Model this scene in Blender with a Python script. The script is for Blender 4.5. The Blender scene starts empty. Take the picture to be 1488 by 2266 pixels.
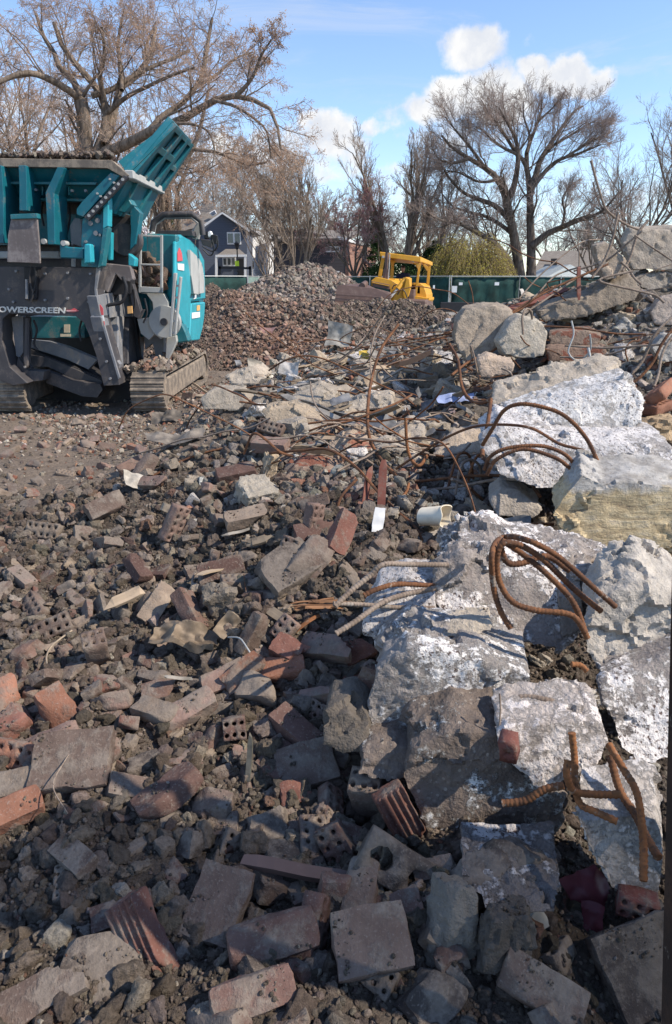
import bpy, bmesh, math, random
import numpy as np
from mathutils import Vector, Matrix, Euler

S = bpy.context.scene
COL = S.collection
R = math.radians

# ------------------------------------------------------------------ camera
CAM_H = 1.65
PITCH = R(19.0)
FPX = 1490.0                      # focal length in photo pixels
CX, CY = 744.0, 1133.0
cam_d = bpy.data.cameras.new("camera")
cam_d.sensor_fit = 'VERTICAL'
cam_d.sensor_height = 36.0
cam_d.sensor_width = 24.0
cam_d.lens = 36.0 * FPX / 2266.0
cam_d.clip_start = 0.02
cam_d.clip_end = 3000.0
cam = bpy.data.objects.new("camera", cam_d)
COL.objects.link(cam)
cam.location = (0, 0, CAM_H)
cam.rotation_euler = (R(90) - PITCH, 0, 0)
S.camera = cam

# ------------------------------------------------------------------ light
SUN_EL = R(43.0)
SUN_AZ = R(104.0)                 # direction to the sun, degrees clockwise from +Y (camera looks to +Y)
SUN_DIR = Vector((math.sin(SUN_AZ) * math.cos(SUN_EL), math.cos(SUN_AZ) * math.cos(SUN_EL), math.sin(SUN_EL)))
sun_d = bpy.data.lights.new("sun", 'SUN')
sun_d.energy = 4.8
sun_d.angle = R(0.53)
sun_d.color = (1.0, 0.90, 0.76)
sun = bpy.data.objects.new("sun", sun_d)
COL.objects.link(sun)
sun.location = (30, -10, 40)
sun.rotation_euler = SUN_DIR.to_track_quat('Z', 'Y').to_euler()

S.view_settings.view_transform = 'Standard'
S.view_settings.look = 'None'
S.view_settings.exposure = 0.32
S.view_settings.gamma = 1.0
S.view_settings.use_curve_mapping = False
S.render.engine = 'CYCLES'
S.cycles.use_denoising = True
S.cycles.max_bounces = 6
S.cycles.diffuse_bounces = 3
S.cycles.glossy_bounces = 3
S.cycles.transparent_max_bounces = 6


def node(nt, typ, ins=None, **props):
    n = nt.nodes.new(typ)
    for k, v in props.items():
        setattr(n, k, v)
    for k, v in (ins or {}).items():
        s = n.inputs[k]
        if isinstance(v, bpy.types.NodeSocket):
            nt.links.new(v, s)
        else:
            s.default_value = v
    return n


def c4(c):
    return (c[0], c[1], c[2], 1.0)


def mixc(nt, f, a, b, blend='MIX'):
    n = nt.nodes.new('ShaderNodeMix')
    n.data_type = 'RGBA'
    n.blend_type = blend
    for i, v in ((0, f), (6, a), (7, b)):
        s = n.inputs[i]
        if isinstance(v, bpy.types.NodeSocket):
            nt.links.new(v, s)
        elif i == 0:
            s.default_value = v
        else:
            s.default_value = c4(v)
    return n.outputs[2]


def mth(nt, op, a, b=0.0, c=None, clamp=False):
    ins = {0: a, 1: b}
    if c is not None:
        ins[2] = c
    return node(nt, 'ShaderNodeMath', ins, operation=op, use_clamp=clamp).outputs[0]


def ramp(nt, f, stops):
    n = nt.nodes.new('ShaderNodeValToRGB')
    e = n.color_ramp.elements
    while len(e) < len(stops):
        e.new(0.5)
    for i, (p, c) in enumerate(stops):
        e[i].position = p
        e[i].color = c4(c) if not isinstance(c, (int, float)) else (c, c, c, 1)
    nt.links.new(f, n.inputs[0])
    return n.outputs[0]


def noise(nt, vec, scale, detail=4.0, rough=0.55, dist=0.0):
    return node(nt, 'ShaderNodeTexNoise', {'Vector': vec, 'Scale': scale, 'Detail': detail, 'Roughness': rough, 'Distortion': dist}).outputs[0]


def band(nt, f, lo, hi):
    return node(nt, 'ShaderNodeMapRange', {0: f, 1: lo, 2: hi, 3: 0.0, 4: 1.0}, interpolation_type='SMOOTHSTEP').outputs[0]


# ------------------------------------------------------------------ sky: nishita light with clouds far up in it
W = bpy.data.worlds.new("World")
S.world = W
W.use_nodes = True
nt = W.node_tree
for n in list(nt.nodes):
    nt.nodes.remove(n)
sky = node(nt, 'ShaderNodeTexSky', sky_type='NISHITA', sun_disc=False, sun_elevation=SUN_EL,
           sun_rotation=SUN_AZ, altitude=180.0, air_density=1.0, dust_density=0.0, ozone_density=2.0)
tc = node(nt, 'ShaderNodeTexCoord')
gen = tc.outputs['Generated']


def sky_dir(px, py):
    d = Vector((0, math.cos(PITCH), -math.sin(PITCH))) + Vector((1, 0, 0)) * ((px - CX) / FPX) + Vector((0, math.sin(PITCH), math.cos(PITCH))) * ((CY - py) / FPX)
    return d.normalized()


warp = node(nt, 'ShaderNodeTexNoise', {'Vector': gen, 'Scale': 9.0, 'Detail': 6.0, 'Roughness': 0.62})
wv = node(nt, 'ShaderNodeVectorMath', {0: warp.outputs['Color'], 1: (0.5, 0.5, 0.5)}, operation='SUBTRACT')
wv2 = node(nt, 'ShaderNodeVectorMath', {0: wv.outputs[0], 'Scale': 0.05}, operation='SCALE')
gv = node(nt, 'ShaderNodeVectorMath', {0: gen, 1: wv2.outputs[0]}, operation='ADD').outputs[0]
# each cloud is a puff around a compass bearing: direction, half width, half height, strength
CLOUDS = [(1070, 195, .050, .034, 1.0), (1010, 215, .045, .034, 1.0), (960, 245, .04, .022, .85), (1110, 225, .05, .04, .95), (1040, 290, .10, .035, .5), (890, 262, .04, .02, .5),
          (1255, 168, .055, .022, 1.0), (1190, 152, .032, .016, .95), (1325, 176, .030, .018, .95), (1050, 108, .050, .028, .8), (1200, 108, .03, .016, .35),
          (735, 300, .045, .040, .95), (700, 270, .03, .024, .8), (790, 320, .03, .02, .7), (840, 285, .03, .014, .6), (740, 365, .07, .028, .7), (620, 340, .07, .04, .6),
          (470, 330, .09, .04, .6), (300, 300, .12, .05, .5), (90, 290, .14, .06, .55), (880, 400, .13, .03, .42), (1250, 400, .14, .04, .40), (1430, 440, .10, .03, .42), (1150, 480, .25, .03, .42), (700, 480, .3, .03, .42)]
tot = None
for (px, py, rw, rh, st) in CLOUDS:
    rw, rh = rw * 1.0, rh * .95
    d = sky_dir(px, py)
    df = node(nt, 'ShaderNodeVectorMath', {0: gv, 1: d}, operation='SUBTRACT')
    side = Vector((d.y, -d.x, 0)).normalized()
    upv = side.cross(d).normalized()
    a = mth(nt, 'DIVIDE', node(nt, 'ShaderNodeVectorMath', {0: df.outputs[0], 1: side}, operation='DOT_PRODUCT').outputs['Value'], rw)
    b = mth(nt, 'DIVIDE', node(nt, 'ShaderNodeVectorMath', {0: df.outputs[0], 1: upv}, operation='DOT_PRODUCT').outputs['Value'], rh)
    r2 = mth(nt, 'ADD', mth(nt, 'MULTIPLY', a, a), mth(nt, 'MULTIPLY', b, b))
    front = mth(nt, 'GREATER_THAN', node(nt, 'ShaderNodeVectorMath', {0: gen, 1: d}, operation='DOT_PRODUCT').outputs['Value'], 0.3)
    puff = mth(nt, 'MULTIPLY', mth(nt, 'MULTIPLY', mth(nt, 'SUBTRACT', 1.25, r2, clamp=True), st), front)
    tot = puff if tot is None else mth(nt, 'MAXIMUM', tot, puff)
edge = noise(nt, gen, 30.0, 7.0, 0.62)
dens = mth(nt, 'ADD', tot, mth(nt, 'MULTIPLY', mth(nt, 'SUBTRACT', edge, 0.5), 1.3))
mask = band(nt, dens, 0.30, 0.86)
# light and grey sides of the clouds
lump = noise(nt, gv, 16.0, 5.0, 0.6)
ccol = mixc(nt, band(nt, lump, 0.38, 0.62), (4.2, 4.4, 4.8), (5.4, 5.4, 5.4))
skyb = mixc(nt, 1.0, sky.outputs[0], (1.16, 1.18, 1.26), 'MULTIPLY')
# thin high veil, drawn out sideways
vs = node(nt, 'ShaderNodeMapping', {'Vector': gen, 'Scale': (3.0, 3.0, 15.0)}).outputs[0]
veil = mth(nt, 'MULTIPLY', band(nt, noise(nt, vs, 1.3, 7.0, 0.66, 0.8), 0.46, 0.78), 0.42)
skyb = mixc(nt, veil, skyb, (4.3, 4.5, 4.9))
out_c = mixc(nt, mask, skyb, ccol)
bg = node(nt, 'ShaderNodeBackground', {'Color': out_c, 'Strength': 0.15})
node(nt, 'ShaderNodeOutputWorld', {'Surface': bg.outputs[0]})


# ------------------------------------------------------------------ number noise
def _hash(ix, iy, iz, seed):
    h = (ix.astype(np.int64) * 374761393 + iy.astype(np.int64) * 668265263 + iz.astype(np.int64) * 2147483647 + seed * 1274126177) & 0xFFFFFFFF
    h = ((h ^ (h >> 13)) * 1274126177) & 0xFFFFFFFF
    h = ((h ^ (h >> 16)) * 2246822519) & 0xFFFFFFFF
    return ((h ^ (h >> 15)) & 0xFFFFFF) / float(0xFFFFFF)


def vnoise(p, seed=0):
    i = np.floor(p).astype(np.int64)
    f = p - i
    f = f * f * f * (f * (f * 6 - 15) + 10)
    r = 0
    for dx in (0, 1):
        for dy in (0, 1):
            for dz in (0, 1):
                w = (f[:, 0] if dx else 1 - f[:, 0]) * (f[:, 1] if dy else 1 - f[:, 1]) * (f[:, 2] if dz else 1 - f[:, 2])
                r = r + w * _hash(i[:, 0] + dx, i[:, 1] + dy, i[:, 2] + dz, seed)
    return r * 2 - 1


def fbm(p, oct=4, seed=0, gain=0.5):
    p = np.asarray(p, dtype=np.float64)
    r, a = 0, 1.0
    for k in range(oct):
        r = r + a * vnoise(p * (2.03 ** k) + 17.3 * k, seed + k * 7)
        a *= gain
    return r


# ------------------------------------------------------------------ pixels -> places
CAMV = np.array((0, 0, CAM_H))


def ray(px, py):
    a, b = (px - CX) / FPX, (CY - py) / FPX
    return np.array((a, math.cos(PITCH) + b * math.sin(PITCH), -math.sin(PITCH) + b * math.cos(PITCH)))


def P(px, py, Y):
    """the place at distance Y (metres in front of the camera along the ground) that is seen at photo pixel px, py"""
    d = ray(px, py)
    return Vector(CAMV + d * (Y / d[1]))


# ------------------------------------------------------------------ mesh helpers
def finish(name, me, mat, parent=None, smooth=None):
    if smooth is not None:
        me.shade_smooth()
        if smooth < 179:
            me.set_sharp_from_angle(angle=R(smooth))
    o = bpy.data.objects.new(name, me)
    COL.objects.link(o)
    for m in (mat if isinstance(mat, (list, tuple)) else [mat]):
        if m is not None:
            me.materials.append(m)
    if parent is not None:
        o.parent = parent
    return o


def mesh_np(name, V, F, tint=None, fmat=None):
    """fast mesh: V (n,3), F (m,k) all faces of the same size"""
    V = np.ascontiguousarray(V, dtype=np.float32)
    F = np.ascontiguousarray(F, dtype=np.int32)
    me = bpy.data.meshes.new(name)
    me.vertices.add(len(V))
    me.vertices.foreach_set('co', V.ravel())
    k = F.shape[1]
    me.loops.add(F.size)
    me.loops.foreach_set('vertex_index', F.ravel())
    me.polygons.add(len(F))
    me.polygons.foreach_set('loop_start', np.arange(0, F.size, k, dtype=np.int32))
    if tint is not None:
        at = me.attributes.new('tint', 'FLOAT_COLOR', 'POINT')
        t = np.ones((len(V), 4), dtype=np.float32)
        t[:, :tint.shape[1]] = tint
        at.data.foreach_set('color', t.ravel())
    if fmat is not None:
        me.polygons.foreach_set('material_index', np.ascontiguousarray(fmat, dtype=np.int32))
    me.update(calc_edges=True)
    me.validate()
    return me


class MB:
    """collects simple solids; build() links them as ONE mesh object"""

    def __init__(s):
        s.v, s.f = [], []

    def add(s, v, f):
        n = len(s.v)
        s.v += [tuple(x) for x in v]
        s.f += [tuple(i + n for i in q) for q in f]
        return s

    def box(s, c, d, rot=None, taper=None):
        hx, hy, hz = d[0] / 2, d[1] / 2, d[2] / 2
        m = Euler(rot).to_matrix() if rot else None
        vs = []
        for z in (-hz, hz):
            k = 1.0 if z < 0 or taper is None else taper
            for x, y in ((-hx, -hy), (hx, -hy), (hx, hy), (-hx, hy)):
                p = Vector((x * k, y * k, z))
                if m:
                    p = m @ p
                vs.append(p + Vector(c))
        return s.add(vs, [(3, 2, 1, 0), (4, 5, 6, 7), (0, 1, 5, 4), (1, 2, 6, 5), (2, 3, 7, 6), (3, 0, 4, 7)])

    def bar(s, a, b, w, h=None, up=(0, 0, 1)):
        """a square bar from a to b, w wide and h high"""
        a, b = Vector(a), Vector(b)
        h = h or w
        d = (b - a).normalized()
        u = Vector(up)
        if abs(d.dot(u)) > 0.98:
            u = Vector((0, 1, 0))
        x = d.cross(u).normalized()
        y = x.cross(d).normalized()
        vs = []
        for p in (a, b):
            for i, j in ((-1, -1), (1, -1), (1, 1), (-1, 1)):
                vs.append(p + x * (i * w / 2) + y * (j * h / 2))
        return s.add(vs, [(3, 2, 1, 0), (4, 5, 6, 7), (0, 1, 5, 4), (1, 2, 6, 5), (2, 3, 7, 6), (3, 0, 4, 7)])

    def prism(s, pts, off):
        """closed outline pts pushed by the vector off"""
        pts = [Vector(p) for p in pts]
        n = len(pts)
        nrm = Vector((0, 0, 0))
        for i in range(n):
            nrm += pts[i].cross(pts[(i + 1) % n])
        off = Vector(off)
        if nrm.dot(off) > 0:
            pts = pts[::-1]
        vs = pts + [p + off for p in pts]
        fs = [tuple(range(n)), tuple(range(2 * n - 1, n - 1, -1))]
        for i in range(n):
            j = (i + 1) % n
            fs.append((j, i, i + n, j + n))
        return s.add(vs, fs)

    def tube(s, pts, r, seg=8, cap=True):
        v, f = tube_geo(pts, r, seg, cap)
        return s.add(v, f)

    def build(s, name, mat, parent=None, smooth=None, bevel=0.0, seg=2):
        me = bpy.data.meshes.new(name)
        me.from_pydata(s.v, [], s.f)
        if bevel:
            bm = bmesh.new()
            bm.from_mesh(me)
            es = [e for e in bm.edges if len(e.link_faces) == 2 and e.calc_face_angle(0) > 0.5]
            bmesh.ops.bevel(bm, geom=es, offset=bevel, segments=1, affect='EDGES', profile=0.5, clamp_overlap=True)
            bm.to_mesh(me)
            bm.free()
            smooth = smooth if smooth else None
        return finish(name, me, mat, parent, smooth)


def tube_geo(pts, r, seg=8, cap=True, squash=None):
    """a tube along pts; r a number or one per point"""
    pts = [Vector(p) for p in pts]
    n = len(pts)
    rs = [r] * n if isinstance(r, (int, float)) else list(r)
    tang = []
    for i in range(n):
        t = pts[min(i + 1, n - 1)] - pts[max(i - 1, 0)]
        tang.append(t.normalized() if t.length > 1e-9 else Vector((0, 0, 1)))
    u = Vector((0, 0, 1)) if abs(tang[0].z) < 0.9 else Vector((1, 0, 0))
    x = tang[0].cross(u).normalized()
    v, f = [], []
    for i in range(n):
        x = (x - tang[i] * x.dot(tang[i]))
        x = x.normalized() if x.length > 1e-9 else tang[i].orthogonal().normalized()
        y = tang[i].cross(x)
        for k in range(seg):
            a = 2 * math.pi * k / seg
            sy = squash if squash else 1.0
            v.append(pts[i] + x * (math.cos(a) * rs[i]) + y * (math.sin(a) * rs[i] * sy))
    for i in range(n - 1):
        for k in range(seg):
            k2 = (k + 1) % seg
            f.append((i * seg + k, i * seg + k2, (i + 1) * seg + k2, (i + 1) * seg + k))
    if cap:
        f.append(tuple(range(seg - 1, -1, -1)))
        f.append(tuple((n - 1) * seg + k for k in range(seg)))
    return v, f


def spline(pts, step):
    """smooth curve through pts"""
    pts = [Vector(p) for p in pts]
    if len(pts) < 3:
        n = max(2, int((pts[-1] - pts[0]).length / step))
        return [pts[0].lerp(pts[-1], i / n) for i in range(n + 1)]
    q = [pts[0] * 2 - pts[1]] + pts + [pts[-1] * 2 - pts[-2]]
    out = []
    for i in range(1, len(q) - 2):
        p0, p1, p2, p3 = q[i - 1], q[i], q[i + 1], q[i + 2]
        n = max(2, int((p2 - p1).length / step))
        for k in range(n):
            t = k / n
            out.append(0.5 * ((2 * p1) + (p2 - p0) * t + (2 * p0 - 5 * p1 + 4 * p2 - p3) * t * t + (3 * p1 - p0 - 3 * p2 + p3) * t ** 3))
    out.append(pts[-1].copy())
    return out


def tag(o, label, cat=None, group=None, kind=None):
    if label:
        o['label'] = label
    if cat:
        o['category'] = cat
    if group:
        o['group'] = group
    if kind:
        o['kind'] = kind
    return o


def empty(name, loc, label, cat, group=None, rz=0.0):
    o = bpy.data.objects.new(name, None)
    o.empty_display_size = 0.2
    COL.objects.link(o)
    o.location = loc
    o.rotation_euler = (0, 0, rz)
    return tag(o, label, cat, group)


def keep_world(root):
    """parts were built in world coordinates: hang them under the empty without moving them"""
    bpy.context.view_layer.update()
    inv = root.matrix_world.inverted()
    for c in root.children:
        c.matrix_parent_inverse = inv
# ------------------------------------------------------------------ materials
def new_mat(name):
    m = bpy.data.materials.new(name)
    m.use_nodes = True
    t = m.node_tree
    for n in list(t.nodes):
        t.nodes.remove(n)
    return m, t


def end_mat(t, col, rough=0.9, bump=None, bstr=0.4, bdist=0.01, metal=0.0, spec=0.3, sss=None):
    ins = {'Base Color': col if isinstance(col, bpy.types.NodeSocket) else c4(col), 'Roughness': rough, 'Metallic': metal, 'Specular IOR Level': spec}
    if bump is not None:
        b = node(t, 'ShaderNodeBump', {'Height': bump, 'Strength': bstr, 'Distance': bdist})
        ins['Normal'] = b.outputs[0]
    p = node(t, 'ShaderNodeBsdfPrincipled', ins)
    node(t, 'ShaderNodeOutputMaterial', {'Surface': p.outputs[0]})


def ovec(t):
    """object coordinates shifted by the object's own random number"""
    tcn = node(t, 'ShaderNodeTexCoord')
    oi = node(t, 'ShaderNodeObjectInfo')
    sh = node(t, 'ShaderNodeVectorMath', {0: (37.0, 91.0, 53.0), 'Scale': oi.outputs['Random']}, operation='SCALE')
    return node(t, 'ShaderNodeVectorMath', {0: tcn.outputs['Object'], 1: sh.outputs[0]}, operation='ADD').outputs[0], oi


def make_brick_mat():
    m, t = new_mat("fired_clay")
    v, oi = ovec(t)
    base = oi.outputs['Color']
    n1 = noise(t, v, 14, 5, 0.6)
    n2 = noise(t, v, 120, 3, 0.6)
    c = mixc(t, band(t, n1, 0.35, 0.7), mixc(t, 1.0, base, (0.72, 0.70, 0.70), 'MULTIPLY'), base)
    c = mixc(t, mth(t, 'MULTIPLY', band(t, n2, 0.55, 0.75), 0.55), c, (0.30, 0.25, 0.21))
    dust = noise(t, v, 9, 6, 0.68)
    amt = mth(t, 'ADD', 0.41, mth(t, 'MULTIPLY', oi.outputs['Alpha'], 0.20))
    dm = band(t, mth(t, 'ADD', mth(t, 'SUBTRACT', dust, amt), 0.5), 0.44, 0.60)
    c = mixc(t, mth(t, 'MULTIPLY', dm, 0.82), c, mixc(t, noise(t, v, 60, 3), (0.105, 0.086, 0.072), (0.29, 0.242, 0.198)))
    b = mth(t, 'ADD', mth(t, 'MULTIPLY', n2, 0.5), mth(t, 'ADD', mth(t, 'MULTIPLY', noise(t, v, 35, 5, 0.65), 1.2), mth(t, 'MULTIPLY', dm, 0.6)))
    end_mat(t, c, 0.92, b, 0.75, 0.006, spec=0.18)
    return m


def make_concrete_mat(name, paint, white=(0.72, 0.71, 0.70), base=(0.36, 0.335, 0.30), dirt=(0.13, 0.10, 0.085), red=0.0):
    m, t = new_mat(name)
    v, oi = ovec(t)
    n0 = noise(t, v, 3.2, 6, 0.62)
    n1 = noise(t, v, 11, 6, 0.66)
    n2 = noise(t, v, 75, 4, 0.62)
    vor = node(t, 'ShaderNodeTexVoronoi', {'Vector': v, 'Scale': 42.0, 'Randomness': 1.0}).outputs['Distance']
    c = mixc(t, band(t, n1, 0.3, 0.7), [x * 0.78 for x in base], [min(1, x * 1.18) for x in base])
    c = mixc(t, mth(t, 'MULTIPLY', band(t, vor, 0.32, 0.12), 0.45), c, [x * 0.62 for x in base])
    c = mixc(t, mth(t, 'MULTIPLY', band(t, n2, 0.58, 0.72), 0.5), c, [min(1, x * 1.5) for x in base])
    ag = node(t, 'ShaderNodeTexVoronoi', {'Vector': v, 'Scale': 48.0, 'Randomness': 1.0})
    agm = band(t, ag.outputs['Distance'], 0.30, 0.22)
    agc = ramp(t, node(t, 'ShaderNodeSeparateColor', {0: ag.outputs['Color']}).outputs[0], [(0.0, (0.16, 0.13, 0.11)), (0.5, (0.34, 0.29, 0.24)), (1.0, (0.48, 0.44, 0.39))])
    c = mixc(t, mth(t, 'MULTIPLY', mth(t, 'MULTIPLY', agm, band(t, n1, 0.44, 0.52)), 0.5), c, agc)
    h = mth(t, 'ADD', mth(t, 'MULTIPLY', n2, 0.45), mth(t, 'MULTIPLY', n1, 1.6))
    if paint > 0:
        pm = mth(t, 'ADD', mth(t, 'MULTIPLY', n0, 0.55), mth(t, 'MULTIPLY', noise(t, v, 24, 7, 0.74), 0.45))
        k = 0.66 - 0.30 * paint
        pmask = band(t, pm, k - 0.022, k + 0.034)
        pc = mixc(t, band(t, noise(t, v, 6, 4), 0.35, 0.7), [x * 0.86 for x in white], white)
        spots = band(t, noise(t, v, 70, 4, 0.7), 0.55, 0.60)
        pc = mixc(t, mth(t, 'MULTIPLY', spots, band(t, n0, 0.40, 0.56)), pc, dirt)
        c = mixc(t, pmask, c, pc)
        h = mth(t, 'ADD', h, mth(t, 'MULTIPLY', pmask, 0.35))
    dm = band(t, noise(t, v, 7.3, 7, 0.72, 0.6), 0.56, 0.70)
    c = mixc(t, mth(t, 'MULTIPLY', dm, 0.6), c, [0.5 * (x + y) for x, y in zip(dirt, base)])
    if red > 0:
        rm = band(t, noise(t, v, 4.1, 5, 0.6, 1.0), 0.70 - red * 0.3, 0.73 - red * 0.3)
        c = mixc(t, mth(t, 'MULTIPLY', rm, 0.85), c, (0.24, 0.098, 0.07))
    c = mixc(t, 1.0, c, oi.outputs['Color'], 'MULTIPLY')
    end_mat(t, c, 0.93, h, 1.0, 0.017, spec=0.2)
    return m


def make_tint_mat(name, attr='tint', speck=0.4, scale=40.0, bumpd=0.01, rough=0.95, bstr=0.8):
    """base colour carried by each stone's own colour"""
    m, t = new_mat(name)
    a = node(t, 'ShaderNodeAttribute', attribute_name=attr).outputs['Color']
    g = node(t, 'ShaderNodeNewGeometry').outputs['Position']
    n = noise(t, g, scale, 6, 0.68)
    n2 = noise(t, g, scale * 5, 3, 0.6)
    c = mixc(t, 1.0, a, ramp(t, n, [(0.25, 1 - speck), (0.75, 1 + speck)]), 'MULTIPLY')
    h = mth(t, 'ADD', n, mth(t, 'MULTIPLY', n2, 0.4))
    end_mat(t, c, rough, h, bstr, bumpd, spec=0.15)
    return m


def make_rust_mat(name, a, b, dark, scale=30.0):
    m, t = new_mat(name)
    v, oi = ovec(t)
    n1 = noise(t, v, scale * 0.35, 5, 0.65)
    n2 = noise(t, v, scale * 3, 4, 0.65)
    c = mixc(t, band(t, n1, 0.38, 0.62), a, b)
    c = mixc(t, mth(t, 'MULTIPLY', band(t, n2, 0.52, 0.66), 0.7), c, dark)
    c = mixc(t, mth(t, 'MULTIPLY', band(t, noise(t, v, scale * 0.6, 5, 0.7), 0.60, 0.68), 0.6), c, (0.36, 0.32, 0.27))
    end_mat(t, c, 0.85, n2, 0.5, 0.003, spec=0.25)
    return m


def make_paint_mat(name, col, dirt=(0.20, 0.165, 0.135), amount=0.45, rough=0.42, scale=5.0, streak=0.0, scratch=None):
    """painted steel with dust, rubbed edges and scrapes"""
    m, t = new_mat(name)
    v, oi = ovec(t)
    g = node(t, 'ShaderNodeNewGeometry').outputs['Position']
    n1 = noise(t, g, scale, 6, 0.66)
    n2 = noise(t, g, scale * 9, 5, 0.7)
    st = node(t, 'ShaderNodeMapping', {'Vector': g, 'Scale': (26.0, 26.0, 2.2)}).outputs[0]
    n3 = noise(t, st, 1.0, 4, 0.6)
    c = mixc(t, band(t, n1, 0.3, 0.7), [x * 0.86 for x in col], [min(1, x * 1.08) for x in col])
    k = mth(t, 'ADD', mth(t, 'MULTIPLY', n1, 0.5), mth(t, 'ADD', mth(t, 'MULTIPLY', n2, 0.28), mth(t, 'MULTIPLY', n3, 0.22)))
    th = 0.62 - 0.20 * amount
    dm = band(t, k, th, th + 0.12)
    c = mixc(t, mth(t, 'MULTIPLY', dm, 0.75), c, dirt)
    if scratch:
        c = mixc(t, band(t, noise(t, st, 0.8, 7, 0.8, 0.8), 0.66, 0.69), c, scratch)
    rr = mth(t, 'ADD', rough, mth(t, 'MULTIPLY', dm, 0.4), clamp=True)
    end_mat(t, c, rr, n2, 0.12, 0.004, spec=0.4)
    return m


def make_wood_mat(name, a, b):
    m, t = new_mat(name)
    v, oi = ovec(t)
    st = node(t, 'ShaderNodeMapping', {'Vector': v, 'Scale': (3.0, 60.0, 60.0)}).outputs[0]
    n1 = noise(t, st, 1.0, 5, 0.6, 0.4)
    c = mixc(t, n1, a, b)
    c = mixc(t, band(t, noise(t, v, 9, 5, 0.7), 0.55, 0.7), c, (0.17, 0.145, 0.12))
    c = mixc(t, 1.0, c, oi.outputs['Color'], 'MULTIPLY')
    end_mat(t, c, 0.85, n1, 0.4, 0.004, spec=0.2)
    return m


def make_plain_mat(name, col, rough=0.6, metal=0.0, var=0.15, scale=12.0, use_obj=False, bstr=0.15, spec=0.3):
    m, t = new_mat(name)
    v, oi = ovec(t)
    n1 = noise(t, v, scale, 5, 0.65)
    c = mixc(t, band(t, n1, 0.3, 0.7), [x * (1 - var) for x in col], [min(1, x * (1 + var)) for x in col])
    if use_obj:
        c = mixc(t, 1.0, c, oi.outputs['Color'], 'MULTIPLY')
    end_mat(t, c, rough, n1, bstr, 0.004, metal, spec=spec)
    return m


def make_siding_mat(name, col, pitch=0.13, var=0.1):
    """lap boards: a stepped bump in height"""
    m, t = new_mat(name)
    g = node(t, 'ShaderNodeNewGeometry').outputs['Position']
    z = node(t, 'ShaderNodeSeparateXYZ', {0: g}).outputs['Z']
    saw = mth(t, 'FRACT', mth(t, 'DIVIDE', z, pitch))
    n1 = noise(t, g, 1.3, 4, 0.6)
    c = mixc(t, n1, [x * (1 - var) for x in col], [min(1, x * (1 + var)) for x in col])
    c = mixc(t, band(t, saw, 0.9, 0.97), c, [x * 0.45 for x in col])
    end_mat(t, c, 0.7, mth(t, 'SUBTRACT', 1.0, saw), 0.6, 0.02)
    return m


def make_wall_brick_mat(name, a, b, mortar):
    m, t = new_mat(name)
    tcn = node(t, 'ShaderNodeTexCoord').outputs['Object']
    sx = node(t, 'ShaderNodeSeparateXYZ', {0: tcn})
    uv = node(t, 'ShaderNodeCombineXYZ', {0: mth(t, 'ADD', sx.outputs[0], sx.outputs[1]), 1: sx.outputs[2], 2: 0.0}).outputs[0]
    br = node(t, 'ShaderNodeTexBrick', {'Vector': uv, 'Color1': c4(a), 'Color2': c4(b), 'Mortar': c4(mortar), 'Scale': 1.0, 'Mortar Size': 0.008,
                                        'Brick Width': 0.21, 'Row Height': 0.075})
    c = mixc(t, mth(t, 'MULTIPLY', noise(t, tcn, 1.1, 5), 0.5), br.outputs[0], [x * 0.6 for x in a])
    end_mat(t, c, 0.9, br.outputs[1], -0.3, 0.01)
    return m


def make_shingle_mat(name, a, b):
    m, t = new_mat(name)
    tcn = node(t, 'ShaderNodeTexCoord').outputs['Object']
    br = node(t, 'ShaderNodeTexBrick', {'Vector': tcn, 'Color1': c4(a), 'Color2': c4(b), 'Mortar': c4([x * 0.5 for x in a]), 'Scale': 1.0, 'Mortar Size': 0.01,
                                        'Brick Width': 0.3, 'Row Height': 0.15})
    n1 = noise(t, tcn, 3, 5, 0.7)
    c = mixc(t, mth(t, 'MULTIPLY', n1, 0.6), br.outputs[0], a)
    end_mat(t, c, 0.92, n1, 0.4, 0.02)
    return m


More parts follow.
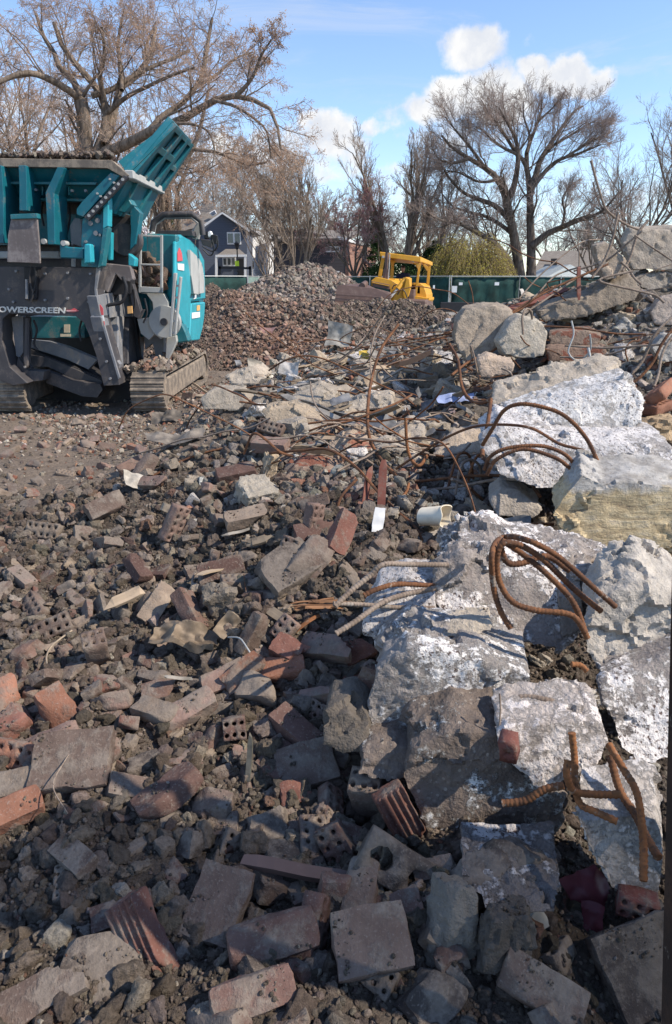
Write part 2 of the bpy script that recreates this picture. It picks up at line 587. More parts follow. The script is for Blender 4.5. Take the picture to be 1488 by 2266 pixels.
M = {}
M['brick'] = make_brick_mat()
M['concrete'] = make_concrete_mat("broken_concrete", 0.0)
M['concrete_tan'] = make_concrete_mat("tan_broken_concrete", 0.18, white=(0.60, 0.57, 0.52), base=(0.42, 0.36, 0.29))
M['painted'] = make_concrete_mat("whitewashed_concrete", 0.68, white=(0.70, 0.67, 0.64), base=(0.45, 0.415, 0.38))
M['worn'] = make_concrete_mat("worn_whitewashed_concrete", 0.55, white=(0.76, 0.73, 0.705), base=(0.29, 0.26, 0.24), dirt=(0.12, 0.085, 0.075))
M['grey_worn'] = make_concrete_mat("dark_streaked_concrete", 0.34, base=(0.165, 0.132, 0.112), dirt=(0.10, 0.08, 0.07))
def make_streaked_mat():
    """concrete whose lower face carries yellowish form-board streaks"""
    m, t = new_mat("yellow_streaked_concrete")
    v, oi = ovec(t)
    ob = node(t, 'ShaderNodeTexCoord').outputs['Object']
    z = node(t, 'ShaderNodeSeparateXYZ', {0: ob}).outputs['Z']
    n1 = noise(t, v, 9, 6, 0.65)
    mp = node(t, 'ShaderNodeMapping', {'Vector': v, 'Rotation': (0.0, R(-24), 0.0), 'Scale': (5.0, 9.0, 27.0)}).outputs[0]
    st = noise(t, mp, 1.0, 7, 0.74, 1.1)
    grey = mixc(t, band(t, n1, 0.35, 0.65), (0.27, 0.25, 0.225), (0.47, 0.445, 0.41))
    yel = ramp(t, st, [(0.30, (0.20, 0.155, 0.105)), (0.44, (0.42, 0.325, 0.195)), (0.56, (0.56, 0.45, 0.28)), (0.70, (0.40, 0.35, 0.28))])
    k = band(t, mth(t, 'ADD', z, mth(t, 'MULTIPLY', mth(t, 'SUBTRACT', n1, 0.5), 0.12)), 0.125, 0.085)
    c = mixc(t, k, grey, yel)
    c = mixc(t, mth(t, 'MULTIPLY', band(t, noise(t, v, 60, 4, 0.7), 0.56, 0.64), 0.5), c, (0.16, 0.13, 0.11))
    h = mth(t, 'ADD', mth(t, 'MULTIPLY', st, 0.9), mth(t, 'ADD', n1, mth(t, 'MULTIPLY', noise(t, v, 75, 4), 0.4)))
    end_mat(t, c, 0.93, h, 0.9, 0.012, spec=0.2)
    return m


M['streaked'] = make_streaked_mat()
M['redmix'] = make_concrete_mat("mortared_clay_concrete", 0.15, white=(0.55, 0.52, 0.48), base=(0.30, 0.25, 0.21), red=0.5)
M['soil'] = make_tint_mat("soil", speck=0.45, scale=28.0, bumpd=0.03, bstr=1.0)
M['clod'] = make_tint_mat("stones", speck=0.5, scale=70.0, bumpd=0.016, bstr=1.0)
M['rebar'] = make_rust_mat("rusty_steel", (0.100, 0.048, 0.028), (0.20, 0.088, 0.040), (0.045, 0.032, 0.027))
M['rebar_bright'] = make_rust_mat("orange_rusted_steel", (0.165, 0.070, 0.030), (0.265, 0.112, 0.046), (0.085, 0.045, 0.03))
M['rebar_grey'] = make_rust_mat("dusty_grey_steel", (0.20, 0.15, 0.115), (0.30, 0.235, 0.185), (0.10, 0.07, 0.055))
M['primer'] = make_paint_mat("red_primer", (0.20, 0.066, 0.045), amount=0.65, rough=0.7)
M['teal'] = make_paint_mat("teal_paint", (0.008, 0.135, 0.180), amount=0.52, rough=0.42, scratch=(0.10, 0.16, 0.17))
M['teal_sunlit'] = make_paint_mat("sunlit_teal_paint", (0.030, 0.350, 0.420), amount=0.22, rough=0.30)  # same teal paint, with the sunlight on its lit faces put into the colour
M['teal_dusty'] = make_paint_mat("dusty_teal_paint", (0.020, 0.165, 0.195), amount=0.62, dirt=(0.20, 0.20, 0.185))
M['steel_dark'] = make_paint_mat("dark_grey_steel", (0.062, 0.058, 0.062), amount=0.62, dirt=(0.155, 0.13, 0.112), rough=0.5, scratch=(0.36, 0.33, 0.28))
M['steel_grey_lit'] = make_paint_mat("sunlit_dusty_grey_steel", (0.20, 0.205, 0.22), amount=0.62, dirt=(0.33, 0.29, 0.245), rough=0.5)  # dusty grey parts; also the frame's sunlit side, light put into the colour
M['silver'] = make_paint_mat("dusty_pale_steel", (0.42, 0.42, 0.40), amount=0.4, dirt=(0.42, 0.38, 0.32), rough=0.5)
M['rubber'] = make_paint_mat("worn_black_rubber", (0.030, 0.028, 0.030), amount=0.35, dirt=(0.12, 0.105, 0.09), rough=0.7)
M['flap'] = make_paint_mat("dusty_rubber_sheet", (0.16, 0.135, 0.13), amount=0.8, dirt=(0.30, 0.265, 0.25), rough=0.8, scale=3.0)
M['track'] = make_paint_mat("muddy_track_steel", (0.17, 0.142, 0.115), amount=0.8, dirt=(0.36, 0.29, 0.22), rough=0.8, scale=9)
M['yellow'] = make_paint_mat("yellow_paint", (0.60, 0.30, 0.022), amount=0.48, dirt=(0.30, 0.22, 0.12), rough=0.45, scale=3)
M['bucket'] = make_paint_mat("worn_bucket_steel", (0.135, 0.085, 0.07), amount=0.5, dirt=(0.22, 0.165, 0.14), rough=0.6)
M['black'] = make_plain_mat("black_steel", (0.025, 0.025, 0.028), 0.5)
M['glass'] = make_plain_mat("dark_glass", (0.05, 0.06, 0.075), 0.08, spec=0.8)
M['white'] = make_plain_mat("white_paint", (0.78, 0.78, 0.77), 0.5, var=0.05)
M['sticker_red'] = make_plain_mat("red_sticker", (0.62, 0.10, 0.11), 0.5, var=0.05)
M['sticker_orange'] = make_plain_mat("orange_sticker", (0.75, 0.42, 0.16), 0.5, var=0.05)
M['letter'] = make_plain_mat("worn_white_lettering", (0.62, 0.60, 0.55), 0.6, var=0.25, scale=30)
M['wood'] = make_wood_mat("splintered_wood", (0.24, 0.185, 0.13), (0.46, 0.37, 0.27))
M['tin'] = make_plain_mat("dull_sheet_steel", (0.27, 0.25, 0.225), 0.62, 0.15, 0.4, 9, True, 0.4)
M['pvc'] = make_plain_mat("cream_plastic", (0.72, 0.64, 0.50), 0.5, var=0.12)
M['plastic'] = make_plain_mat("thin_plastic", (0.8, 0.8, 0.8), 0.45, var=0.2, use_obj=True)
M['asphalt'] = make_plain_mat("pale_old_asphalt", (0.22, 0.205, 0.19), 0.9, var=0.3, scale=0.7, bstr=0.5)
M['grass'] = make_plain_mat("spring_grass", (0.10, 0.13, 0.035), 0.9, var=0.4, scale=2.5, bstr=0.5)
# ------------------------------------------------------------------ the ground: one sheet, with the rubble heaps as its relief
CTRL = [  # photo pixel and distance of points on the rubble surface
    (0, 2266, 1.15), (400, 2266, 1.15), (744, 2200, 1.2), (1100, 2266, 1.12), (1488, 2266, 1.1),
    (100, 2050, 1.38), (450, 2000, 1.44), (800, 1980, 1.46), (1100, 1990, 1.42), (1400, 2080, 1.3),
    (60, 1850, 1.72), (330, 1800, 1.80), (620, 1800, 1.80), (900, 1820, 1.78), (1250, 1850, 1.70),
    (60, 1650, 2.12), (330, 1640, 2.14), (640, 1640, 2.12), (900, 1640, 2.08), (1250, 1600, 2.06),
    (60, 1480, 2.58), (330, 1480, 2.55), (600, 1480, 2.5), (800, 1450, 2.52), (1100, 1450, 2.45), (1430, 1450, 2.4),
    (60, 1330, 3.15), (330, 1320, 3.15), (600, 1300, 3.15), (850, 1280, 3.12), (1150, 1250, 3.05), (1440, 1260, 2.95),
    (60, 1200, 3.95), (330, 1180, 3.95), (600, 1150, 3.95), (850, 1120, 3.95), (1150, 1100, 3.7), (1440, 1080, 3.5),
    (160, 1110, 4.7), (360, 1040, 5.0), (560, 1000, 5.1), (800, 1000, 5.1), (1050, 960, 4.9), (1400, 900, 4.5),
    (420, 960, 6.0), (620, 900, 6.3), (850, 880, 6.4), (1050, 850, 6.2), (1300, 790, 6.0), (1470, 760, 5.9),
    (560, 850, 7.8), (760, 800, 8.2), (930, 760, 8.3), (1100, 710, 7.8), (1300, 660, 7.3), (1450, 620, 7.2),
    (640, 800, 10.5), (820, 760, 10.5), (960, 740, 10.2), (1150, 680, 9.3), (1350, 640, 8.6), (1488, 610, 8.4), (1600, 640, 8.0), (1700, 800, 5.5), (1750, 1000, 4), (1800, 1300, 3),
]
ZERO = [(-2.0, 5.2), (-2.8, 5.6), (-2.2, 6.2), (-3.2, 6.6), (-2.0, 7.0), (-1.8, 8.0), (-3.5, 7.6), (-5, 5), (-5, 8.5), (-2.6, 9.4), (-4.2, 10), (-2.0, 11.5), (-1.3, 13), (1, 14), (3.2, 13.5), (5, 13),
        (-6, 3), (-3.5, 2.5), (-3, 0), (0, -1), (2.5, -1), (0, 0.3), (-8, 0), (-8, 12), (8, 14), (10, 10), (11, 5), (9, 1), (-3, 16), (0, 18), (5, 18), (9, 18), (-9, 20)]
def _deeper(c):
    px, py, Yd = c
    if 380 <= px <= 860 and 980 <= py <= 1330:
        Yd *= 0.915
    elif px >= 850 and 1060 <= py <= 1900:
        Yd += 0.20
    elif px <= 620 and 1000 <= py <= 1210:
        Yd *= 0.935
    elif px >= 950 and py < 1060 and Yd < 9:
        Yd += 0.30
    return (px, py, Yd)


cp = [P(*_deeper(c)) for c in CTRL]
CPX = np.array([(p.x, p.y) for p in cp] + ZERO, dtype=np.float64)
CPZ = np.array([max(p.z, -0.02) for p in cp] + [0.0] * len(ZERO))


def _mq(d2):
    return np.sqrt(d2 + 0.35 ** 2)


_d2 = ((CPX[:, None, :] - CPX[None, :, :]) ** 2).sum(-1)
_A = _mq(_d2) - 0.02 * np.eye(len(CPX))
_W = np.linalg.solve(np.block([[_A, np.ones((len(CPX), 1))], [np.ones((1, len(CPX))), np.zeros((1, 1))]]), np.append(CPZ, 0))

# cones of tipped gravel: x, y, height, slope
def cone_at(px, py, Y, slope, dz=0.0):
    p = P(px, py, Y)
    return (p.x, p.y, p.z + dz, slope)


DARK_HEAP = [cone_at(395, 640, 17.0, .60), cone_at(455, 634, 17.0, .60), cone_at(510, 645, 16.6, .58), cone_at(560, 652, 16.2, .58), cone_at(610, 662, 16.0, .56), cone_at(660, 668, 15.9, .55), cone_at(715, 672, 15.8, .54),
             cone_at(330, 650, 17.3, .6)]
BROWN_HEAP = [cone_at(790, 673, 17.2, .50), cone_at(840, 668, 17.2, .50), cone_at(890, 669, 17.0, .48), cone_at(930, 680, 16.8, .46), cone_at(965, 697, 16.6, .42), cone_at(990, 712, 16.4, .40)]
GREY_HEAP = [cone_at(678, 588, 30.0, .56), cone_at(640, 601, 30.0, .56), cone_at(712, 602, 29.6, .60), cone_at(590, 622, 29.8, .50), cone_at(735, 622, 29.2, .6), cone_at(700, 590, 30.3, .56), cone_at(610, 612, 30.0, .5)]


def heap(x, y, cones):
    h = np.full_like(x, -9.0)
    for (cx, cy, H, s) in cones:
        r = np.sqrt((x - cx) ** 2 + (y - cy) ** 2 + 0.09)
        h = np.maximum(h, H - s * (r - 0.3))
    return h


def base_h(x, y):
    x = np.asarray(x, dtype=np.float64)
    y = np.asarray(y, dtype=np.float64)
    d2 = (x[..., None] - CPX[:, 0]) ** 2 + (y[..., None] - CPX[:, 1]) ** 2
    h = (_mq(d2) * _W[:-1]).sum(-1) + _W[-1]
    w = np.clip((16.0 - y) / 3.0, 0, 1) * np.clip((y + 1.5) / 1.5, 0, 1) * np.clip((10.5 - np.abs(x)) / 2.5, 0, 1)
    w = w * w * (3 - 2 * w)
    h = np.maximum(h, -0.03) * w
    for cones in (DARK_HEAP, BROWN_HEAP, GREY_HEAP):
        h = np.maximum(h, heap(x, y, cones))
    return h


def rough_amp(x, y):
    """how lumpy the surface is"""
    a = np.full_like(x, 0.012)
    near = (y < 13) & (y > -1) & (np.abs(x) < 9)
    a = np.where(near, 0.062, a)
    flat = (x < -1.2) & (y > 5.0) & (y < 12)
    a = np.where(flat, 0.014, a)
    a = np.where(heap(x, y, DARK_HEAP + BROWN_HEAP) > 0.03, 0.075, a)
    a = np.where(heap(x, y, GREY_HEAP) > 0.05, 0.11, a)
    return np.where(y > 36, 0.0, a)


def ground_h(x, y, detail=True):
    x = np.atleast_1d(np.asarray(x, dtype=np.float64))
    y = np.atleast_1d(np.asarray(y, dtype=np.float64))
    h = base_h(x, y)
    if detail:
        p = np.stack([x, y, np.zeros_like(x)], -1)
        h = h + rough_amp(x, y) * (fbm(p * 2.7, 3, 5) * 0.9 + fbm(p * 11, 3, 9) * 0.35)
    return h


def gz(x, y):
    return float(ground_h(x, y)[0])


def hit(px, py, y0=0.9, y1=60.0):
    """where the view ray through a photo pixel meets the ground"""
    d = ray(px, py)
    ys = np.concatenate([np.arange(y0, 14, 0.02), np.arange(14, y1, 0.1)])
    t = ys / d[1]
    xs, zs = d[0] * t, CAM_H + d[2] * t
    g = ground_h(xs, ys)
    below = np.nonzero(zs <= g)[0]
    i = below[0] if len(below) else len(ys) - 1
    return Vector((xs[i], ys[i], g[i]))


def hits(pxs, pys):
    return [hit(a, b) for a, b in zip(pxs, pys)]


def axis(edges):
    out = []
    for a, b, s in edges:
        out += list(np.arange(a, b, s))
    out.append(edges[-1][1])
    return np.array(out)


gx = axis([(-400, -60, 20), (-60, -16, 1.5), (-16, -8, .3), (-8, -3.2, .07), (-3.2, 3.2, .028), (3.2, 8, .07), (8, 16, .3), (16, 60, 1.5), (60, 400, 20)])
gy = axis([(-60, -2, 2), (-2, .6, .1), (.6, 5, .024), (5, 9, .04), (9, 21, .075), (21, 34, .14), (34, 40, .6), (40, 120, 4), (120, 600, 30)])
X, Y = np.meshgrid(gx, gy)
xf, yf = X.ravel(), Y.ravel()
zf = np.concatenate([ground_h(xf[i:i + 60000], yf[i:i + 60000]) for i in range(0, len(xf), 60000)])
nx, ny = len(gx), len(gy)
idx = np.arange(nx * ny).reshape(ny, nx)
F = np.stack([idx[:-1, :-1], idx[:-1, 1:], idx[1:, 1:], idx[1:, :-1]], -1).reshape(-1, 4)


def ground_tint(x, y):
    """what the ground is made of there: dark damp soil, dry pale grit, crushed clay, grey mortar dust, asphalt"""
    p = np.stack([x, y, np.zeros_like(x)], -1)
    n = fbm(p * 1.6, 4, 21) * 0.5 + 0.5
    soil = np.array((0.112, 0.089, 0.071))
    t = np.ones((len(x), 3)) * soil
    t *= (0.75 + 0.55 * np.clip(n, 0, 1))[:, None]

    def put(w, c):
        nonlocal t
        w = np.clip(w, 0, 1)[:, None]
        t = t * (1 - w) + np.array(c) * w

    put(np.clip((y - 4.9) / 0.5, 0, 1) * np.clip((-0.7 - x) / 0.7, 0, 1) * (0.75 + 0.3 * n), (0.215, 0.170, 0.132))
    put(np.clip((x - 0.3) / 1.0, 0, 1) * np.clip((y - 3.0) / 1.2, 0, 1) * np.clip((13 - y), 0, 1) * 0.8, (0.20, 0.175, 0.148))
    h1 = heap(x, y, DARK_HEAP)
    put(np.clip(h1 * 8, 0, 1), (0.105, 0.082, 0.068))
    m = np.clip(1.2 - np.abs(x + 1.3 + 0.15 * (y - 15)) / 1.3 + (n - 0.5) * 0.6, 0, 1) * np.clip(h1 * 8, 0, 1)
    put(m, (0.215, 0.130, 0.095))
    put(np.clip(heap(x, y, BROWN_HEAP) * 8, 0, 1), (0.125, 0.098, 0.082))
    put(np.clip(heap(x, y, GREY_HEAP) * 5, 0, 1), (0.27, 0.235, 0.205))
    out = np.clip((y - 24) / 3, 0, 1) * (heap(x, y, GREY_HEAP) < .05) + np.clip((y - 14) / 2, 0, 1) * np.clip((x - 3.2) / 1.0, 0, 1) * (heap(x, y, BROWN_HEAP) < 0.02)
    put(out, (0.30, 0.28, 0.255))
    return t


gt = ground_tint(xf, yf)
me = mesh_np("ground", np.stack([xf, yf, zf], -1), F, gt)
me.polygons.foreach_set('use_smooth', np.ones(len(F), dtype=bool))
ground = finish("ground", me, M['soil'])
tag(ground, "brown soil and grit ground of the demolition site with its heaps", None, None, 'structure')


# ------------------------------------------------------------------ rock shapes
def cube_sphere(n):
    key, V, F = {}, [], []

    def vid(p):
        k = tuple(round(c * 1e4) for c in p)
        if k not in key:
            key[k] = len(V)
            V.append(p)
        return key[k]
    for ax in range(3):
        for sg in (-1, 1):
            for i in range(n):
                for j in range(n):
                    q = []
                    for di, dj in ((0, 0), (1, 0), (1, 1), (0, 1)):
                        u, w = -1 + 2 * (i + di) / n, -1 + 2 * (j + dj) / n
                        p = [0, 0, 0]
                        p[ax] = sg
                        p[(ax + 1) % 3] = u
                        p[(ax + 2) % 3] = w
                        q.append(vid(tuple(p)))
                    F.append(q if sg > 0 else q[::-1])
    return np.array(V, dtype=np.float64), np.array(F, dtype=np.int32)


_CS = {}


def chunk_geo(rng, dims, n=8, planes=None, cuts=2, cut=(0.62, 0.95), crisp=26, rough=0.02, freq=9.0, seed=None, box=True):
    """a broken lump: a box of half sizes dims with random faces broken off, rounded a little and roughened"""
    if n not in _CS:
        _CS[n] = cube_sphere(n)
    D, F = _CS[n]
    pl = list(planes or [])
    if box:
        for a in range(3):
            for s in (-1, 1):
                v = np.zeros(3)
                v[a] = s
                pl.append((v, 1.0))
    for _ in range(cuts):
        v = rng.normal(size=3)
        v /= np.linalg.norm(v)
        reach = np.abs(v).sum() if box else 1.0
        pl.append((v, rng.uniform(*cut) * (0.5 + 0.5 * reach)))
    acc = np.zeros(len(D))
    for v, d in pl:
        q = np.maximum(D @ np.asarray(v, dtype=np.float64), 1e-6) / d
        acc += q ** crisp
    r = acc ** (-1.0 / crisp)
    Vv = D * r[:, None] * np.asarray(dims)[None, :]
    if rough:
        sd = int(rng.integers(1e6)) if seed is None else seed
        nn = Vv / np.maximum(np.linalg.norm(Vv, axis=1, keepdims=True), 1e-9)
        Vv = Vv + nn * (rough * fbm(Vv * freq + sd % 97, 4, sd))[:, None]
    return Vv, F


RNG = np.random.default_rng(11)


def stone_variants(n, count, **kw):
    out = []
    for i in range(count):
        d = np.array((1.0, RNG.uniform(.62, 1.0), RNG.uniform(.45, .85)))
        out.append(chunk_geo(RNG, d, n=n, **kw))
    return out


def scatter_mesh(name, pts, sizes, tints, variants, mat, sink=0.25, tilt=1.0, flat=40):
    """many loose stones as one mesh: pts (n,3)"""
    n = len(pts)
    rv = RNG.integers(len(variants), size=n)
    Vs, Fs, Ts, off = [], [], [], 0
    q = RNG.normal(size=(n, 4))
    if tilt < 1.0:
        q[:, 1:3] *= tilt
        q[:, 0] = np.abs(q[:, 0]) + 0.5
    q /= np.linalg.norm(q, axis=1, keepdims=True)
    w, x, y, z = q.T
    Rm = np.stack([1 - 2 * (y * y + z * z), 2 * (x * y - z * w), 2 * (x * z + y * w), 2 * (x * y + z * w), 1 - 2 * (x * x + z * z), 2 * (y * z - x * w),
                   2 * (x * z - y * w), 2 * (y * z + x * w), 1 - 2 * (x * x + y * y)], -1).reshape(n, 3, 3)
    for k, (V, F) in enumerate(variants):
        sel = np.nonzero(rv == k)[0]
        if not len(sel):
            continue
        c = pts[sel].copy()
        c[:, 2] += sizes[sel] * (0.55 - sink)
        VV = np.einsum('nij,vj->nvi', Rm[sel] * sizes[sel][:, None, None], V) + c[:, None, :]
        m = len(V)
        Vs.append(VV.reshape(-1, 3))
        Fs.append((F[None] + (off + np.arange(len(sel)) * m)[:, None, None]).reshape(-1, F.shape[1]))
        Ts.append(np.repeat(tints[sel], m, axis=0))
        off += len(sel) * m
    me = mesh_np(name, np.concatenate(Vs), np.concatenate(Fs), np.concatenate(Ts))
    return finish(name, me, mat, None, flat)


def palette(n, cols, w, var=0.22):
    i = RNG.choice(len(cols), size=n, p=np.array(w) / np.sum(w))
    c = np.array(cols)[i] * (1 + var * RNG.normal(size=(n, 1)))
    return np.clip(c * (1 + 0.025 * RNG.normal(size=(n, 3))), 0.02, 0.8)


def on_ground(n, xr, yr, keep=None, ypow=1.0):
    x = RNG.uniform(xr[0], xr[1], n)
    y = yr[0] + (yr[1] - yr[0]) * RNG.uniform(0, 1, n) ** ypow
    if keep is not None:
        k = keep(x, y)
        x, y = x[k], y[k]
    z = ground_h(x, y)
    return np.stack([x, y, z], -1)


def in_view(x, y, pad=1.1):
    return np.abs(x) < 0.53 * (np.maximum(y, 0.2) * 0.95 + 0.55) + pad


V_SM = stone_variants(3, 10, cuts=3, crisp=9, rough=0.12, freq=1.6, box=False, cut=(0.7, 1.0), planes=[(np.array(v) / math.sqrt(3), 1.05) for v in ((1, 1, 1), (-1, 1, 1), (1, -1, 1), (1, 1, -1), (-1, -1, 1), (-1, 1, -1), (1, -1, -1), (-1, -1, -1))])
V_ANG = stone_variants(3, 10, cuts=3, crisp=16, rough=0.05, freq=1.5, cut=(0.55, 0.9))
V_MED = stone_variants(6, 12, cuts=4, crisp=11, rough=0.14, freq=1.9, cut=(0.5, 0.9))

V_LUMP = stone_variants(9, 10, cuts=4, crisp=9, rough=0.20, freq=2.6, cut=(0.5, 0.9))
SOILC = [(0.105, 0.083, 0.066), (0.138, 0.110, 0.088), (0.180, 0.147, 0.118), (0.25, 0.205, 0.165), (0.16, 0.098, 0.074), (0.31, 0.265, 0.22)]
GRITC = [(0.21, 0.17, 0.135), (0.30, 0.25, 0.205), (0.16, 0.125, 0.10), (0.36, 0.22, 0.15), (0.42, 0.37, 0.31), (0.25, 0.11, 0.075)]


def soil_part(x, y):
    return in_view(x, y) & ~((x < -1.0) & (y > 5.1))


# fine crumbs, clods and lumps of the near heap
p = on_ground(150000, (-3.4, 3.6), (0.75, 5.2), lambda x, y: soil_part(x, y) & (RNG.uniform(size=len(x)) < np.clip(1.5 - 0.2 * y, .25, 1)))
o = scatter_mesh("soil_crumbs", p, 0.003 + 0.0085 * RNG.uniform(0, 1, len(p)) ** 1.6, palette(len(p), SOILC, [4, 5, 4, 1.2, .4, .25], .14), V_SM, M['clod'], 0.3)
tag(o, "fine dark soil crumbs strewn over the whole rubble slope", None, None, 'stuff')
def clumpy(x, y):
    return soil_part(x, y) & (fbm(np.stack([x * 2.1, y * 2.1, x * 0], -1), 3, 31) + 0.35 * RNG.normal(size=len(x)) > 0.0)


p = on_ground(15000, (-3.6, 3.8), (0.8, 6.5), clumpy, 1.1)
o = scatter_mesh("soil_clods", p, 0.008 + 0.026 * RNG.uniform(0, 1, len(p)) ** 3, palette(len(p), SOILC, [4, 5, 4, 1.5, .7, .4], .16), V_MED, M['clod'], 0.3)
tag(o, "walnut-sized dark clods and stone chips among the bricks", None, None, 'stuff')
p = on_ground(6800, (-3.0, 1.6), (0.9, 5.0), lambda x, y: soil_part(x, y) & (x < 0.25 + .1 * y))
o = scatter_mesh("soil_lumps", p, 0.014 + 0.030 * RNG.uniform(0, 1, len(p)) ** 2.4, palette(len(p), SOILC, [4, 5, 5, 1.5, .5, .5], .14), V_LUMP, M['clod'], 0.3)
tag(o, "fist-sized crusted soil lumps heaped between the bricks", None, None, 'stuff')
# pale grit and crushed brick on the flat ground before the crusher
p = on_ground(26000, (-5.2, 0.3), (4.9, 10.5), lambda x, y: in_view(x, y) & (x < 0.2 - 0.02 * y) & (RNG.uniform(size=len(x)) < np.clip(0.35 + 0.8 * fbm(np.stack([x * 1.3, y * 1.3, x * 0], -1), 2, 3), .1, 1)))
o = scatter_mesh("brick_grit", p, 0.007 + 0.022 * RNG.uniform(0, 1, len(p)) ** 2.5, palette(len(p), GRITC, [5, 5, 3, 2, 2, 1.2]), V_ANG, M['clod'], 0.3)
tag(o, "pale crushed brick grit on the flat ground before the teal crusher", None, None, 'stuff')


# gravel of the heaps
def heap_pts(cones, n, thr=0.04):
    cx = [c[0] for c in cones]
    cy = [c[1] for c in cones]
    x = RNG.uniform(min(cx) - 4.5, max(cx) + 4.5, n)
    y = RNG.uniform(min(cy) - 4.5, max(cy) + 0.8, n)
    k = heap(x, y, cones) > thr - 0.2
    x, y = x[k], y[k]
    return np.stack([x, y, ground_h(x, y)], -1)


HC = [(0.125, 0.098, 0.078), (0.170, 0.133, 0.105), (0.225, 0.175, 0.136), (0.24, 0.165, 0.125), (0.31, 0.265, 0.22)]
p = heap_pts(DARK_HEAP, 52000)
t = palette(len(p), HC, [5, 5, 3, 1, .4])
mid = np.clip(1.25 - np.abs(p[:, 0] + 1.3 + 0.15 * (p[:, 1] - 15)) / 1.25 + 0.35 * RNG.normal(size=len(p)), 0, 1)[:, None]
t = t * (1 - mid) + mid * palette(len(p), [(0.225, 0.145, 0.108), (0.29, 0.185, 0.135), (0.36, 0.28, 0.22), (0.16, 0.115, 0.093)], [4, 3, 2, 3])
o = scatter_mesh("crushed_brick_gravel", p, 0.012 + 0.034 * RNG.uniform(0, 1, len(p)) ** 2.2 * (0.6 + 0.7 * mid[:, 0]), t, V_ANG, M['clod'], 0.3)
tag(o, "crushed red and dark gravel covering the heap beside the teal crusher", None, None, 'stuff')
p = heap_pts(BROWN_HEAP, 26000)
o = scatter_mesh("dark_gravel", p, 0.013 + 0.042 * RNG.uniform(0, 1, len(p)) ** 2.4, palette(len(p), HC, [4, 5, 4, 1.2, 1]), V_ANG, M['clod'], 0.3)
tag(o, "dark stony gravel covering the low heap before the yellow loader", None, None, 'stuff')
p = heap_pts(GREY_HEAP, 22000)
o = scatter_mesh("mortar_gravel", p, 0.025 + 0.09 * RNG.uniform(0, 1, len(p)) ** 2.5, palette(len(p), [(0.23, 0.195, 0.165), (0.29, 0.25, 0.215), (0.17, 0.14, 0.118), (0.25, 0.17, 0.135)], [5, 3, 4, 2]), V_ANG, M['clod'], 0.3)
tag(o, "pale grey mortar rubble covering the highest heap behind", None, None, 'stuff')
# chips between the blocks of the right-hand heap
p = on_ground(20000, (-1.2, 6.0), (3.6, 12.5), lambda x, y: in_view(x, y) & (x > -0.9 + 0.0 * y))
o = scatter_mesh("concrete_chips", p, 0.010 + 0.04 * RNG.uniform(0, 1, len(p)) ** 2.2, palette(len(p), [(0.26, 0.225, 0.19), (0.36, 0.32, 0.275), (0.17, 0.145, 0.12), (0.30, 0.16, 0.11), (0.50, 0.47, 0.43)], [5, 4, 4, 2, 1.2]), V_ANG, M['clod'], 0.3)
tag(o, "pale concrete chips filling the gaps between blocks and bars", None, None, 'stuff')
# ------------------------------------------------------------------ telling pieces apart in words
LANDMARKS = [("the crumpled tin sheet", 430, 1425), ("the flat brown bar", 655, 1935), ("the curved rusty strip", 645, 1410), ("the speckled mortar lump", 560, 1088),
             ("the wide dark paver", 165, 1685), ("the cream plastic bucket", 955, 1140), ("the crusher track", 330, 880), ("the big whitewashed block", 980, 1520),
             ("the dark streaked block", 1020, 1770), ("the upright cored brick", 820, 1760), ("the pink pierced brick", 390, 1157), ("the ridged clay slab", 810, 1020),
             ("the red steel channel", 845, 1075), ("the red crushed gravel", 600, 760), ("the yellowish beam", 1370, 1150), ("the rusty loops", 1150, 1290),
             ("the two round boulders", 1110, 740), ("the upright rusty bar", 825, 900), ("the white shard", 838, 1150), ("the tan-coloured beam", 1230, 880),
             ("the edge-lit flat brick", 98, 1175), ("the tall pierced block", 212, 1432), ("the orange broken brick", 135, 1580), ("the double-holed block", 890, 1925),
             ("the speckled wedge stone", 1010, 2050), ("the red tarpaulin scrap", 1310, 1980), ("the bent grey sheet", 1120, 1180), ("the low gravel heap", 900, 720),
             ("the leaning log-like beam", 1310, 660), ("the top concrete slab", 1440, 550)]
USED_LABELS = {}


def mid_of(px, py):
    return sorted(LANDMARKS, key=lambda l: (l[1] - px) ** 2 + ((l[2] - py) * 1.3) ** 2)


def say(px, py, head, pose, group):
    """a label that singles the piece out: its look, then what it lies by; the first wording that is still free"""
    near = mid_of(px, py)
    opts = []
    for a in near[:3]:
        dx, dy = px - a[1], py - a[2]
        far = math.hypot(dx, dy)
        rel = "in front of" if dy > abs(dx) else "behind" if -dy > abs(dx) else "beside"
        opts.append(f"{head} {pose} {'close ' if far < 70 and rel == 'in front of' else ''}{rel} {a[0]}")
    for i, j in ((0, 1), (0, 2), (1, 2), (0, 3), (1, 3), (2, 3), (0, 4), (1, 4), (2, 4)):
        opts.append(f"{head} {pose} between {near[i][0]} and {near[j][0]}")
    for o in opts:
        if o not in USED_LABELS and len(o.split()) <= 16:
            USED_LABELS[o] = group
            return o
    o = opts[0]
    for extra in ("nearly buried", "dust-coated", "half sunk", "leaning", "chipped", "mud-caked"):
        o2 = f"{extra} {opts[3]}"
        if o2 not in USED_LABELS and len(o2.split()) <= 16:
            USED_LABELS[o2] = group
            return o2
    return o


def ray_lift(px, py, lift, y0=0.9, y1=45.0):
    d = ray(px, py)
    ys = np.concatenate([np.arange(y0, 14, 0.02), np.arange(14, y1, 0.1)])
    t = ys / d[1]
    xs, zs = d[0] * t, CAM_H + d[2] * t
    below = np.nonzero(zs <= ground_h(xs, ys) + lift)[0]
    i = below[0] if len(below) else len(ys) - 1
    return Vector((xs[i], ys[i], zs[i]))


